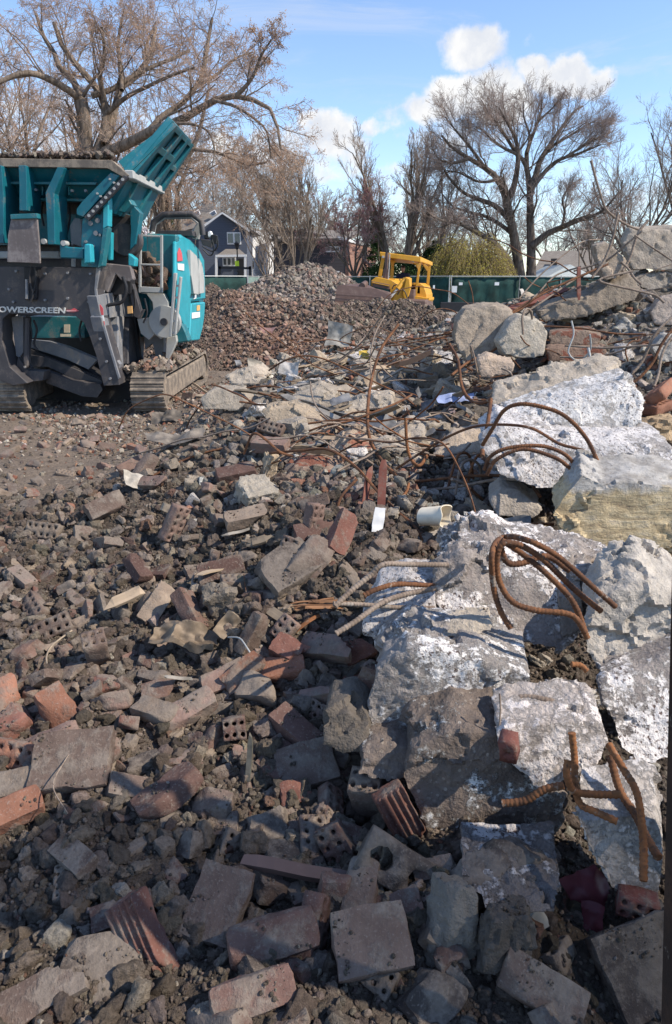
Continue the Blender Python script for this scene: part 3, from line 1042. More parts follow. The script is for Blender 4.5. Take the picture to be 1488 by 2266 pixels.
def basis(L, N):
    L = Vector(L).normalized()
    N = Vector(N)
    N = (N - L * N.dot(L)).normalized()
    Yv = N.cross(L)
    return Matrix((L, Yv, N)).transposed()


# ------------------------------------------------------------------ bricks
def solid_mesh(dims, cuts=0, planes=None, rough=0.004, crisp=30, n=8, cut=(0.7, 0.93)):
    V, F = chunk_geo(RNG, dims, n=n, cuts=cuts, planes=planes, crisp=crisp, rough=rough, freq=22.0, cut=cut)
    me = mesh_np("brick", V, F)
    me.shade_smooth()
    me.set_sharp_from_angle(angle=R(38))
    return me


def end_break(tilt=0.5, d=0.35):
    v = np.array((1.0, RNG.uniform(-tilt, tilt), RNG.uniform(-tilt, tilt)))
    return [(v / np.linalg.norm(v), d)]


def cored_mesh(L=0.2, Wd=0.095, H=0.06, nxh=5, nyh=2, r=0.0098, rough=0.003, oct_n=8, chop=None):
    """brick pierced by round holes from bed to bed"""
    key, V, F = {}, [], []

    def vid(p):
        k = tuple(round(c * 1e5) for c in p)
        if k not in key:
            key[k] = len(V)
            V.append(p)
        return key[k]
    cx_, cy_ = L / nxh, Wd / nyh
    for i in range(nxh):
        for j in range(nyh):
            x0, y0 = -L / 2 + i * cx_, -Wd / 2 + j * cy_
            mx, my = x0 + cx_ / 2, y0 + cy_ / 2
            ring_o = [(x0 + cx_, my), (x0 + cx_, y0 + cy_), (mx, y0 + cy_), (x0, y0 + cy_), (x0, my), (x0, y0), (mx, y0), (x0 + cx_, y0)]
            ring_i = [(mx + r * math.cos(k * math.pi / 4), my + r * math.sin(k * math.pi / 4)) for k in range(8)]
            for z, flip in ((H / 2, False), (-H / 2, True)):
                for k in range(8):
                    k2 = (k + 1) % 8
                    q = [vid((*ring_i[k], z)), vid((*ring_o[k], z)), vid((*ring_o[k2], z)), vid((*ring_i[k2], z))]
                    F.append(q[::-1] if flip else q)
            for k in range(8):
                k2 = (k + 1) % 8
                F.append([vid((*ring_i[k], H / 2)), vid((*ring_i[k2], H / 2)), vid((*ring_i[k2], -H / 2)), vid((*ring_i[k], -H / 2))])
    nz = 3
    xs = [-L / 2 + i * cx_ / 2 for i in range(2 * nxh + 1)]
    ys = [-Wd / 2 + j * cy_ / 2 for j in range(2 * nyh + 1)]
    zs = [-H / 2 + k * H / nz for k in range(nz + 1)]
    for k in range(nz):
        for i in range(len(xs) - 1):
            for y, s in ((-Wd / 2, 1), (Wd / 2, -1)):
                q = [vid((xs[i], y, zs[k])), vid((xs[i + 1], y, zs[k])), vid((xs[i + 1], y, zs[k + 1])), vid((xs[i], y, zs[k + 1]))]
                F.append(q if s > 0 else q[::-1])
        for j in range(len(ys) - 1):
            for x, s in ((L / 2, 1), (-L / 2, -1)):
                q = [vid((x, ys[j], zs[k])), vid((x, ys[j + 1], zs[k])), vid((x, ys[j + 1], zs[k + 1])), vid((x, ys[j], zs[k + 1]))]
                F.append(q if s > 0 else q[::-1])
    V = np.array(V)
    corner = (np.abs(V) / np.array((L / 2, Wd / 2, H / 2)))
    edge = np.clip(np.sort(corner, axis=1)[:, 1] - 0.98, 0, 1) * 50
    V = V * (1 - 0.018 * edge[:, None])
    V = V + rough * np.stack([fbm(V * 25 + s * 31, 3, int(RNG.integers(9999))) for s in range(3)], -1)
    if chop is not None:
        m = V[:, 0] > chop
        V[m, 0] = chop + (V[m, 0] - chop) * 0.1 + 0.012 * fbm(V[m] * 40, 3, 77)
    me = mesh_np("brick", V, np.array(F))
    return me


BRICK = {
    'solid': [solid_mesh((0.10, 0.046, 0.031), rough=r, cuts=c_, n=10, cut=(.80, .95)) for r, c_ in ((.0035, 2), (.005, 3), (.006, 2), (.004, 3), (.005, 1), (.006, 4))],
    'half': [solid_mesh((0.10, 0.046, 0.031), planes=end_break(.6, d), rough=.006) for d in (.1, .3, .45, -0.0 + .2, .6)],
    'broken': [solid_mesh((0.085, 0.05, 0.036), cuts=3, planes=end_break(.8, .5), rough=.010, crisp=20) for _ in range(6)],
    'paver': [solid_mesh((0.105, 0.082, 0.026), cuts=1, rough=.005) for _ in range(4)],
    'thin': [solid_mesh((0.10, 0.046, 0.014), planes=end_break(.5, .7), rough=.004) for _ in range(3)],
    'cored': [cored_mesh(rough=r) for r in (.002, .003, .003)],
    'halfcored': [cored_mesh(L=.12, nxh=3, rough=.003), cored_mesh(L=.16, nxh=4, rough=.004)],
    'pierced': [cored_mesh(L=0.105, Wd=0.088, H=0.19, nxh=3, nyh=2, r=0.0098, rough=.003), cored_mesh(L=0.10, Wd=0.09, H=0.13, nxh=3, nyh=2, r=0.0102, rough=.005)],
    'holed': [cored_mesh(L=0.24, Wd=0.12, H=0.07, nxh=2, nyh=1, r=0.034, rough=.005)],
}


def ridged_mesh():
    V, F = chunk_geo(RNG, (0.11, 0.05, 0.028), n=24, cuts=0, planes=end_break(.5, .85), crisp=24, rough=.005, freq=20)
    V[:, 2] += np.where(V[:, 2] > 0.012, 0.005 * np.sign(np.sin(V[:, 1] * 2 * math.pi / 0.022)), 0)
    me = mesh_np("brick", V, F)
    return me


BRICK['ridged'] = [ridged_mesh()]
for k, ms in BRICK.items():
    for me in ms:
        me.materials.append(M['brick'])
COLR = {'brown': (0.160, 0.115, 0.093), 'maroon': (0.140, 0.084, 0.069), 'red': (0.205, 0.098, 0.075), 'orange': (0.30, 0.145, 0.095), 'pink': (0.275, 0.185, 0.150),
        'tan': (0.27, 0.21, 0.16), 'dark': (0.095, 0.078, 0.068), 'brick': (0.180, 0.112, 0.088)}
SAYC = {'brown': 'brown', 'maroon': 'dark maroon', 'red': 'red', 'orange': 'orange', 'pink': 'pinkish', 'tan': 'tan', 'dark': 'blackish', 'brick': 'reddish brown'}
SAYK = {'solid': 'solid brick', 'half': 'half brick', 'broken': 'broken brick', 'paver': 'flat paver brick', 'thin': 'thin split brick', 'cored': 'cored brick', 'halfcored': 'short cored brick',
        'pierced': 'pierced block', 'holed': 'two-holed block', 'ridged': 'ridged clay tile'}
NAMEK = {'solid': 'brick', 'half': 'half_brick', 'broken': 'broken_brick', 'paver': 'paver_brick', 'thin': 'split_brick', 'cored': 'cored_brick', 'halfcored': 'cored_brick', 'pierced': 'pierced_block',
         'holed': 'two_hole_block', 'ridged': 'ridged_tile'}
PLACED = []


def lay(px, py, kind, L, N, col, scale=1.0, label=None, lift=0.03, dust=None, pose=None, group="loose bricks in the rubble", sc3=None):
    me = BRICK[kind][int(RNG.integers(len(BRICK[kind])))]
    o = bpy.data.objects.new(NAMEK[kind], me)
    COL.objects.link(o)
    p = ray_lift(px, py, lift)
    B = basis(L, N).to_4x4()
    s3 = sc3 or (scale, scale, scale)
    o.matrix_world = Matrix.Translation(p) @ B @ Matrix.Diagonal((*s3, 1))
    c = COLR[col]
    k = 1 + 0.12 * RNG.normal()
    o.color = (c[0] * k, c[1] * k, c[2] * k, RNG.uniform(0, 1) if dust is None else dust)
    nz = abs(Vector(N).normalized().z)
    if pose is None:
        pose = "lying flat" if nz > 0.85 else "lying tilted" if nz > 0.45 else "standing on edge"
    size = 'small ' if scale < .72 else 'large ' if scale > 1.25 else ''
    tag(o, label or say(px, py, f"{size}{SAYC[col]} {SAYK[kind]}", pose, group), "block" if kind in ('pierced', 'holed') else "brick", group)
    PLACED.append((px, py))
    return o


KEY = [
    (98, 1175, 'cored', (1, -.15, -.08), (-.25, -.80, .5), 'tan', 1.05, "tan cored brick on edge, lit along its top, on the dark slope", .05, .3),
    (386, 1158, 'cored', (.40, .25, .85), (.86, -.5, .05), 'pink', 1.1, "pink cored brick leaning with its sunlit row of holes turned sideways", .08, .9),
    (692, 1156, 'cored', (.18, .2, .95), (.78, -.6, .0), 'pink', 1.0, "dark brick with a bright hole-punched face standing upright by the ridged lump", .08, .9),
    (308, 1258, 'solid', (.55, -.75, -.3), (.35, .2, .9), 'maroon', 1.05, "smooth maroon brick sloping down, alone on the dark soil slope", .04, .9),
    (490, 1264, 'solid', (.9, .25, .15), (-.2, -.75, .6), 'maroon', 1.15, "long maroon brick with a soil-caked end behind the grey stone", .05, .7),
    (422, 1352, 'solid', (.5, -.7, -.5), (.6, .2, .75), 'brick', 1.1, "reddish brick sliding down just above the crumpled tin sheet", .06, .8),
    (212, 1432, 'pierced', (.9, .4, .1), (.25, -.3, .92), 'brown', 1.0, "tall brown pierced block standing with holes on its top", .10, .4),
    (78, 1345, 'halfcored', (.6, -.7, -.3), (-.45, -.6, .65), 'brown', 1.0, None, .05, .4),
    (112, 1392, 'cored', (.8, .3, .3), (-.5, -.8, .25), 'brown', 1.0, None, .04, .3),
    (348, 1335, 'thin', (.5, .6, .65), (.3, -.8, .5), 'tan', 1.05, "thin tan brick slice leaning upright above the tin sheet", .07, .5),
    (562, 1402, 'solid', (.45, .3, .85), (.75, -.6, .0), 'brown', .95, None, .07, .4),
    (632, 1392, 'halfcored', (.6, .3, .7), (-.5, -.8, .2), 'pink', .9, None, .06, .5),
    (728, 1434, 'half', (.9, -.35, .1), (-.1, -.5, .85), 'pink', 1.15, None, .06, .4),
    (795, 1438, 'broken', (.8, .3, .3), (.2, -.6, .75), 'red', 1.0, "dark red brick fragment tucked against the big whitewashed block", .06, .7),
    (622, 1482, 'solid', (.98, .12, .06), (.0, -.45, .9), 'orange', 1.0, "bright orange brick lying flat below the curved rusty strip", .05, .9),
    (655, 1448, 'half', (.8, -.4, -.2), (.1, -.5, .85), 'red', 1.1, None, .05, .7),
    (135, 1580, 'half', (.6, -.5, -.5), (.3, -.45, .85), 'orange', 1.15, "orange broken brick with rough top, on the sunlit slope edge", .06, .9),
    (372, 1530, 'half', (.9, .25, .1), (-.1, -.5, .85), 'brick', 1.0, None, .05, .6),
    (415, 1568, 'solid', (.82, .5, .25), (.05, -.35, .93), 'pink', 1.1, "big pinkish brick under a crust of soil in the sunlit hollow", .05, .2),
    (345, 1575, 'solid', (.85, -.4, 0), (.1, -.2, .95), 'tan', .9, None, .04, .4),
    (162, 1685, 'paver', (.97, .1, .03), (-.18, -.5, .85), 'brown', 1.25, "wide dark paver brick with soil-streaked face, largest on the slope", .05, .55),
    (116, 1640, 'solid', (.9, .4, .2), (-.1, .1, 1), 'pink', .95, None, .06, .9),
    (372, 1755, 'solid', (.74, .6, .25), (-.4, -.05, .9), 'maroon', 1.12, "dark maroon brick with a gritty lump on its end, mid shade", .06, .8),
    (14, 1795, 'solid', (.85, .5, .1), (.1, -.35, .93), 'orange', 1.1, "clean orange brick cut by the frame on the sunlit soil", .05, 1.0),
    (655, 1614, 'solid', (.78, -.6, -.3), (.3, -.4, .87), 'maroon', 1.05, "maroon brick pitched downhill in the shade, clear of soil", .06, .9),
    (678, 1696, 'paver', (.9, .25, .12), (-.05, -.45, .9), 'brown', 1.0, "grey-brown flat paver in the shade with a broken corner", .05, .45),
    (620, 1685, 'paver', (.6, .7, .12), (-.15, -.45, .9), 'maroon', .7, None, .03, .5),
    (820, 1762, 'pierced', (.93, -.25, .12), (-.12, -.28, .95), 'brown', 1.05, "upright cored brick showing round holes on top, before the streaked block", .09, .6),
    (890, 1814, 'ridged', (.45, -.15, -.88), (.25, -.93, .1), 'red', 1.0, "reddish ridged brick leaning against the dark streaked block", .07, .6),
    (742, 1864, 'halfcored', (.5, -.4, -.75), (-.3, -.8, .5), 'maroon', .9, None, .06, .5),
    (885, 1922, 'holed', (.86, -.3, -.40), (-.1, -.72, .68), 'dark', 1.0, "blackish clay block with two big holes, lying in shade", .05, .2),
    (484, 2003, 'paver', (.25, .8, .35), (-.15, -.55, .83), 'brown', .95, "large smooth brown paver standing nearly upright under the brown bar", .06, .6),
    (605, 2072, 'solid', (.85, .2, .1), (-.05, -.55, .83), 'maroon', 1.15, None, .04, .7),
    (690, 2068, 'cored', (.2, .75, .5), (.88, -.35, .15), 'maroon', .95, "maroon brick with round holes on its shaded side, near bottom", .05, .6),
    (792, 1990, 'solid', (.2, .85, .3), (-.2, -.4, .9), 'brown', 1.05, None, .05, .3),
    (738, 2010, 'solid', (.1, .3, .95), (.1, -.9, .25), 'maroon', .9, None, .05, .5),
    (822, 2080, 'paver', (.95, .15, .06), (-.12, -.5, .86), 'brown', .92, "brown paver with a white and red paint scuff near the bottom", .05, .6),
    (318, 2088, 'ridged', (.48, -.5, -.72), (-.45, -.75, .5), 'red', 1.1, "ridged red clay tile lying downhill at the bottom", .06, .7),
    (272, 2022, 'solid', (.9, .35, .1), (-.2, -.3, .93), 'maroon', .85, None, .04, .6),
    (225, 2150, 'paver', (.95, .1, 0), (0, -.35, .93), 'dark', 1.0, None, .03, .3),
    (12, 1545, 'broken', (.5, -.5, -.4), (.3, -.5, .8), 'orange', 1.2, None, .06, .5),
    (35, 1592, 'broken', (.5, .5, .2), (-.2, -.6, .8), 'red', 1.0, None, .05, .5),
    (30, 1668, 'cored', (.95, -.2, -.05), (-.05, -.85, .5), 'orange', .95, None, .05, .5),
    (22, 1735, 'solid', (.95, .2, .1), (-.1, -.4, .9), 'tan', 1.1, None, .05, .3),
    (235, 1660, 'broken', (.5, .3, .7), (.5, -.7, .3), 'brick', .9, None, .05, .5),
    (518, 1610, 'pierced', (.95, .2, .0), (-.1, -.85, .45), 'maroon', .85, None, .06, .5),
    (540, 1492, 'broken', (.7, .4, .4), (.2, -.7, .6), 'orange', 1.1, None, .06, .3),
    (500, 1500, 'half', (.8, .4, .2), (.1, -.6, .8), 'pink', 1.0, None, .05, .4),
    (576, 1525, 'broken', (.9, -.2, .1), (.1, -.4, .9), 'tan', 1.15, None, .05, 0),
    (610, 1830, 'broken', (.8, .3, 0), (0, -.6, .8), 'dark', 1.0, None, .04, .2),
    (655, 1752, 'broken', (.8, .3, .1), (.2, -.6, .8), 'red', .8, None, .03, .8),
    (470, 1640, 'solid', (.3, .5, .8), (.6, -.7, .2), 'brick', .6, None, .04, .6),
    (286, 1030, 'solid', (.75, .5, .35), (.6, -.65, .3), 'pink', 1.0, None, .07, .8),
    (322, 1036, 'solid', (.45, .5, .7), (.75, -.5, .3), 'brown', 1.1, None, .07, .5),
    (522, 1048, 'solid', (.9, .3, .12), (-.1, -.4, .9), 'maroon', 1.2, "maroon brick lying flat beside the speckled mortar lump", .08, .8),
    (235, 1120, 'solid', (.75, .6, .25), (.4, -.6, .65), 'brown', 1.2, None, .06, .4),
    (338, 1070, 'half', (.8, -.4, .1), (.2, -.6, .8), 'pink', 1.0, None, .05, .5),
    (545, 1146, 'half', (.9, .3, .1), (-.1, -.35, .93), 'tan', 1.2, None, .05, .8),
    (705, 1180, 'half', (.9, .2, .1), (.1, -.5, .9), 'maroon', 1.2, None, .05, .7),
    (755, 1180, 'half', (.3, .6, .6), (.5, -.7, .4), 'red', 1.1, None, .06, .7),
    (642, 1215, 'halfcored', (.3, .3, .85), (-.4, -.9, .1), 'brown', .95, None, .06, .4),
    (690, 1235, 'broken', (.6, .3, .6), (.4, -.7, .4), 'brown', 1.35, None, .07, .3),
    (640, 1255, 'paver', (.75, .5, .3), (-.1, -.6, .8), 'dark', 1.3, None, .05, .2),
    (600, 948, 'cored', (.9, -.3, -.2), (-.2, -.75, .6), 'brown', 1.0, None, .08, .4),
    (565, 975, 'solid', (.9, -.2, -.1), (.0, -.5, .85), 'brown', 1.0, None, .06, .4),
    (600, 985, 'solid', (.9, -.3, 0), (.1, -.3, .93), 'pink', 1.25, None, .08, .8),
    (1462, 868, 'cored', (.6, .7, .2), (-.8, -.55, .15), 'orange', 1.3, "orange cored brick at the edge showing dark holes, behind the white beam", .16, 1),
    (1455, 902, 'cored', (.75, .6, .1), (-.75, -.6, .1), 'orange', 1.2, "lower orange cored brick trapped below the other by the white beam", .08, 1),
    (822, 1545, 'solid', (.25, .1, .95), (-.4, -.9, .1), 'maroon', 1.25, "maroon brick mortared upright to the end of the whitewashed block", .24, .6),
    (1062, 1942, 'broken', (.6, .3, .7), (.2, -.8, .4), 'dark', 1.1, None, .06, .2),
    (1150, 1900, 'broken', (.9, .2, .2), (.1, -.6, .8), 'dark', 1.2, None, .05, .2),
    (1440, 2135, 'paver', (.9, .2, .2), (.1, -.6, .8), 'dark', 1.2, None, .04, .2),
    (560, 2200, 'solid', (.9, .25, .1), (.0, -.4, .9), 'maroon', 1.0, None, .03, .6),
    (960, 2200, 'broken', (.6, .5, .3), (.1, -.7, .6), 'dark', 1.1, None, .04, .3),
    (1200, 2190, 'solid', (.8, -.4, -.2), (.1, -.6, .8), 'brown', 1.0, None, .04, .3),
    (100, 2200, 'half', (.8, .4, .2), (.0, -.4, .9), 'brown', 1.0, None, .03, .4),
]
for k in KEY:
    px, py, kind, L_, N_, col, sc, lab, lift, dust = k
    lay(px, py, kind, L_, N_, col, sc, lab, lift, dust)
for i in range(3):
    pass

# the other bricks of the near slope: scattered where the photograph shows them thickest
ZONES = [  # (denser crest first)
    ((0, 1110, 640, 1300), 34, 'more'), ((0, 1300, 700, 1560), 46, 'more'), ((260, 980, 700, 1120), 26, 'more'), ((0, 1560, 560, 1800), 18, 'more'), ((640, 1180, 900, 1480), 16, 'more'),  # photo box, how many, kinds, colours, sizes
    ((0, 1120, 620, 1260), 26, 'slope'), ((0, 1260, 640, 1420), 30, 'slope'), ((0, 1420, 820, 1560), 34, 'slope'), ((0, 1560, 760, 1720), 22, 'slope'),
    ((150, 1720, 860, 1900), 16, 'slope'), ((100, 1900, 1000, 2110), 22, 'slope'), ((100, 2110, 1400, 2260), 12, 'slope'),
    ((300, 930, 700, 1120), 36, 'slope'), ((0, 920, 330, 1000), 34, 'flat'), ((0, 1000, 240, 1120), 14, 'flat'), ((380, 800, 560, 900), 16, 'flat'), ((700, 1080, 1000, 1300), 16, 'slope'),
    ((560, 800, 1000, 960), 20, 'flat'), ((1000, 1880, 1250, 2110), 8, 'slope'),
]
for (x0, y0, x1, y1), n, z in ZONES:
    tries = 0
    done = 0
    while done < n and tries < n * 40:
        tries += 1
        px, py = RNG.uniform(x0, x1), RNG.uniform(y0, y1)
        gap = 14 + (py - 900) * 0.032
        if any((px - a) ** 2 + (py - b) ** 2 < gap * gap for a, b in PLACED):
            continue
        if z == 'more':
            gap *= .8
            kind = RNG.choice(['broken', 'half', 'thin', 'solid'], p=[.5, .3, .1, .1])
            col = RNG.choice(['brown', 'tan', 'brick', 'maroon', 'pink'], p=[.34, .26, .18, .12, .10])
            sc = RNG.uniform(.35, .8)
        elif z == 'slope':
            kind = RNG.choice(['solid', 'half', 'broken', 'paver', 'thin', 'cored', 'halfcored'], p=[.17, .27, .35, .05, .06, .05, .05])
            col = RNG.choice(['brown', 'maroon', 'brick', 'tan', 'dark', 'pink', 'red', 'orange'], p=[.30, .17, .14, .12, .12, .08, .05, .02])
            sc = RNG.uniform(.42, .88)
        else:
            kind = RNG.choice(['solid', 'half', 'broken', 'cored'], p=[.2, .35, .40, .05])
            col = RNG.choice(['tan', 'pink', 'orange', 'brown', 'red', 'brick'], p=[.3, .28, .08, .16, .08, .1])
            sc = RNG.uniform(.5, 1.1)
        a = RNG.uniform(0, 2 * math.pi)
        L_ = (math.cos(a), math.sin(a), RNG.normal() * .35)
        N_ = (RNG.normal() * .5, RNG.normal() * .5 - .2, RNG.choice([1.0, .25], p=[.7, .3]))
        lay(px, py, str(kind), L_, N_, str(col), float(sc), None, RNG.uniform(0.0, .035) * sc, float(RNG.uniform(0, .55)))
        done += 1


# ------------------------------------------------------------------ stones and mortar lumps
def stone(px, py, dims, mat, head, lift=0.02, cuts=5, rough=.02, rot=None, name='stone', label=None, col=(1, 1, 1), n=9, crisp=14, group="stones and mortar lumps in the rubble", cat="stone"):
    V, F = chunk_geo(RNG, dims, n=n, cuts=cuts, crisp=crisp, rough=rough, freq=5.0 / max(dims), cut=(.45, .85))
    me = mesh_np(name, V, F)
    me.shade_smooth()
    me.set_sharp_from_angle(angle=R(42))
    o = finish(name, me, M[mat])
    o.location = ray_lift(px, py, lift)
    o.rotation_euler = rot or tuple(RNG.uniform(-1, 1, 3) * np.array((.5, .5, 3)))
    o.color = (*col, 1)
    tag(o, label or say(px, py, head, "lying", group), cat, group)
    PLACED.append((px, py))
    return o


DK = (.42, .38, .35)
stone(560, 1088, (.125, .11, .08), 'concrete', '', .09, 3, .012, (.5, -.1, .5), 'mortar_lump', "speckled pale mortar lump, squarish, largest stone of the dark slope", (.95, .9, .82), 16)
stone(598, 1032, (.045, .045, .085), 'concrete_tan', '', .08, 4, .01, (.1, .2, .3), 'stone', "pale tan stone standing upright behind the speckled mortar lump", (1, .92, .8), 10)
stone(478, 1322, (.07, .06, .09), 'concrete', '', .07, 5, .012, (.2, .4, .3), 'stone', "grey angular stone standing above the crumpled tin sheet", (.55, .5, .45), 12)
stone(1012, 2058, (.075, .05, .12), 'concrete', '', .06, 5, .008, (-.45, .25, .1), 'stone', "speckled grey wedge-shaped stone upright near the bottom", (.5, .48, .46), 14)
stone(1110, 2060, (.07, .06, .075), 'concrete', '', .05, 5, .012, None, 'stone', "dark lump of mortar beside the speckled wedge stone", (.27, .25, .24), 12)
stone(745, 1975, (.032, .03, .025), 'concrete', '', .09, 4, .006, None, 'stone', "little grey pebble-like stone perched on a brick in shade", (.4, .37, .35), 8)
for (x0, y0, x1, y1), n, smin, smax, mat, cols, heads in [
    ((0, 1110, 700, 1420), 60, .018, .05, 'concrete', [(.46, .38, .31), (.34, .28, .23), (.66, .55, .45)], 'stone'),
    ((0, 1420, 820, 1720), 58, .016, .05, 'concrete', [(.42, .35, .29), (.31, .26, .21), (.66, .56, .47)], 'stone'),
    ((0, 1720, 1000, 2100), 60, .014, .04, 'concrete', [(.34, .29, .25), (.27, .23, .2), (.43, .37, .32)], 'stone'),
    ((300, 930, 760, 1110), 36, .025, .07, 'concrete', [(.6, .54, .47), (.8, .72, .62), (.45, .4, .35)], 'stone'),
    ((700, 1080, 1000, 1420), 26, .025, .07, 'concrete', [(.75, .7, .64), (.5, .45, .42)], 'stone'),
]:
    done = tries = 0
    while done < n and tries < n * 40:
        tries += 1
        px, py = RNG.uniform(x0, x1), RNG.uniform(y0, y1)
        gap = 12 + (py - 900) * 0.026
        if any((px - a) ** 2 + (py - b) ** 2 < gap * gap for a, b in PLACED):
            continue
        s = RNG.uniform(smin, smax)
        c = cols[int(RNG.integers(len(cols)))]
        w = 'pale' if c[0] > .6 else 'grey-brown' if c[0] > .4 else 'dark'
        shp = RNG.choice(['angular', 'rounded', 'flattish'])
        dm = (s, s * RNG.uniform(.6, .95), s * (RNG.uniform(.35, .5) if shp == 'flattish' else RNG.uniform(.6, .9)))
        stone(px, py, dm, mat, f"{w} {shp} stone", s * .2, 5 if shp == 'angular' else 3, s * .16, None, col=c, crisp=16 if shp == 'angular' else 8, n=7)
        done += 1


# ------------------------------------------------------------------ big broken concrete: outlines at their own depth, real thickness, then remeshed and roughened
def blob_mesh(mb, vox, amp, freq, seed, fine=0.35, smooth_it=1):
    me = bpy.data.meshes.new("block")
    me.from_pydata(mb.v, [], mb.f)
    o = bpy.data.objects.new("block", me)
    COL.objects.link(o)
    md = o.modifiers.new("r", 'REMESH')
    md.mode = 'VOXEL'
    md.voxel_size = vox
    md.adaptivity = 0.0
    if smooth_it:
        ms = o.modifiers.new("s", 'SMOOTH')
        ms.iterations = smooth_it
        ms.factor = 0.5
    dg = bpy.context.evaluated_depsgraph_get()
    out = bpy.data.meshes.new_from_object(o.evaluated_get(dg))
    bpy.data.objects.remove(o)
    bpy.data.meshes.remove(me)
    n = len(out.vertices)
    co = np.empty(n * 3, dtype=np.float32)
    out.vertices.foreach_get('co', co)
    no = np.empty(n * 3, dtype=np.float32)
    out.vertices.foreach_get('normal', no)
    co = co.reshape(-1, 3).astype(np.float64)
    no = no.reshape(-1, 3)
    a = fbm(co * freq + seed, 4, seed)
    b = fbm(co * freq * 7 + seed, 3, seed + 5)
    w = co + .05 * np.stack([fbm(co * freq * 2 + k * 9, 2, seed + k) for k in range(3)], -1)
    rgh = np.clip(fbm(co * freq * .5 + 3, 2, seed + 8) * 1.6 + .45, .06, 1.0)
    d = amp * 1.35 * (a * 0.35 + 1.0 * facets(w * freq * .38, seed) + rgh * (.30 * facets(w * freq * 1.5 + 7, seed + 3) + fine * .8 * b))
    co = co + no * d[:, None]
    out.vertices.foreach_set('co', co.astype(np.float32).ravel())
    out.update()
    out.shade_smooth()
    out.set_sharp_from_angle(angle=R(36))
    return out


def facets(p, seed):
    """broken faces: every cell of a jumbled lattice has its own tilt and height"""
    i = np.floor(p).astype(np.int64)
    best = np.full(len(p), 1e9)
    out = np.zeros(len(p))
    for dx in (-1, 0, 1):
        for dy in (-1, 0, 1):
            for dz in (-1, 0, 1):
                c = i + np.array((dx, dy, dz))
                h = [_hash(c[:, 0], c[:, 1], c[:, 2], seed + k) for k in range(7)]
                q = c + np.stack(h[:3], -1)
                dd = p - q
                d2 = (dd ** 2).sum(-1)
                g = np.stack(h[3:6], -1) * 2 - 1
                v = (dd * g).sum(-1) * 1.3 + (h[6] - .5) * .7
                m = d2 < best
                best = np.where(m, d2, best)
                out = np.where(m, v, out)
    return out


SEEDB = [100]


def nearer(f):
    """the blocks at the foot of the heap stand a little closer, on the ground"""
    k = .87 if f[1] > 1190 and f[0] > 715 and f[2] < 2.95 else .905 if f[0] < 945 and 855 < f[1] < 1135 and 4.3 < f[2] < 7.2 else 1.0
    return (f[0], f[1], f[2] * k)


def block(name, front, back, mat, label, cat="concrete", vox=0.011, amp=0.012, freq=7.0, extra=None, group=None, color=(1, 1, 1), smooth_it=0, shrink=1.0):
    SEEDB[0] += 1
    pc = (sum(f[0] for f in front) / len(front), sum(f[1] for f in front) / len(front))
    pts = [P(*nearer((pc[0] + (f[0] - pc[0]) * .975, pc[1] + (f[1] - pc[1]) * .975, f[2]))) for f in front]
    mb = MB()
    bk = Vector(back)
    n = len(pts)
    c = sum(pts, Vector()) / n
    bpts = [c + (p - c) * shrink + bk for p in pts]
    nrm = Vector()
    for i in range(n):
        nrm += (pts[i] - c).cross(pts[(i + 1) % n] - c)
    if nrm.dot(bk) > 0:
        pts, bpts = pts[::-1], bpts[::-1]
    mid, bmid = sum(pts, Vector()) / n, sum(bpts, Vector()) / n
    vs = pts + bpts + [mid, bmid]
    fs = []
    for i in range(n):
        j = (i + 1) % n
        fs += [(i, j, 2 * n), (n + j, n + i, 2 * n + 1), (j, i, n + i, n + j)]
    mb.add(vs, fs)
    if extra:
        extra(mb)
    org = mid + bk * 0.5
    mb.v = [tuple(Vector(v) - org) for v in mb.v]
    me = blob_mesh(mb, vox, amp, freq, SEEDB[0])
    o = finish(name, me, M[mat])
    o.location = org
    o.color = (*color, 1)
    tag(o, label, cat, group)
    ctr = [(f[0], f[1]) for f in front]
    PLACED.append((sum(a for a, _ in ctr) / n, sum(b for _, b in ctr) / n))
    return o


def Yr(pts, ytop, ybot):
    """give an outline its distances: far at the top, near at the bottom"""
    t, b = min(p[1] for p in pts), max(p[1] for p in pts)
    return [(x, y, ytop + (ybot - ytop) * (y - t) / (b - t)) for x, y in pts]


G = "broken concrete in the heap of blocks"
block("concrete_block", Yr([(830, 1482), (900, 1436), (985, 1440), (1080, 1462), (1176, 1490), (1182, 1530), (1130, 1572), (1085, 1616), (1010, 1622), (920, 1640), (828, 1646), (800, 1570)], 2.26, 2.19), (.05, .27, .03), 'worn',
      "big whitewashed block with chipped speckled paint behind the dark streaked block", amp=.014, extra=lambda mb: mb.box(P(1100, 1480, 2.05), (.16, .16, .10), (.2, .1, .4)))
block("concrete_shard", Yr([(952, 1395), (1000, 1385), (1040, 1370), (1085, 1368), (1092, 1395), (1060, 1408), (990, 1416), (955, 1410)], 2.46, 2.38), (.02, .10, .01), 'concrete_tan', "flat tan shard lying on top of the big whitewashed block", vox=.007, amp=.006, freq=14)
block("concrete_block", Yr([(905, 1655), (1000, 1612), (1100, 1618), (1130, 1690), (1200, 1740), (1248, 1765), (1244, 1830), (1200, 1886), (1100, 1880), (1000, 1892), (958, 1880), (920, 1805), (880, 1720)], 2.0, 1.89), (.03, .26, .03), 'grey_worn',
      "dark streaked block with whitish edges, largest of the shaded blocks", amp=.011)
o = block("concrete_block", Yr([(1098, 1622), (1132, 1606), (1290, 1588), (1340, 1604), (1354, 1650), (1330, 1692), (1280, 1722), (1200, 1752), (1142, 1704), (1112, 1668)], 1.96, 1.89), (.02, .20, .03), 'painted',
          "pinkish white block with a red brick in its end, above the orange bent bars", color=(1, .95, .94), amp=.010, vox=.011)
hb = bpy.data.objects.new("brick_end", cored_mesh(L=.085, Wd=.05, H=.05, nxh=1, nyh=1, r=.008, rough=.002))
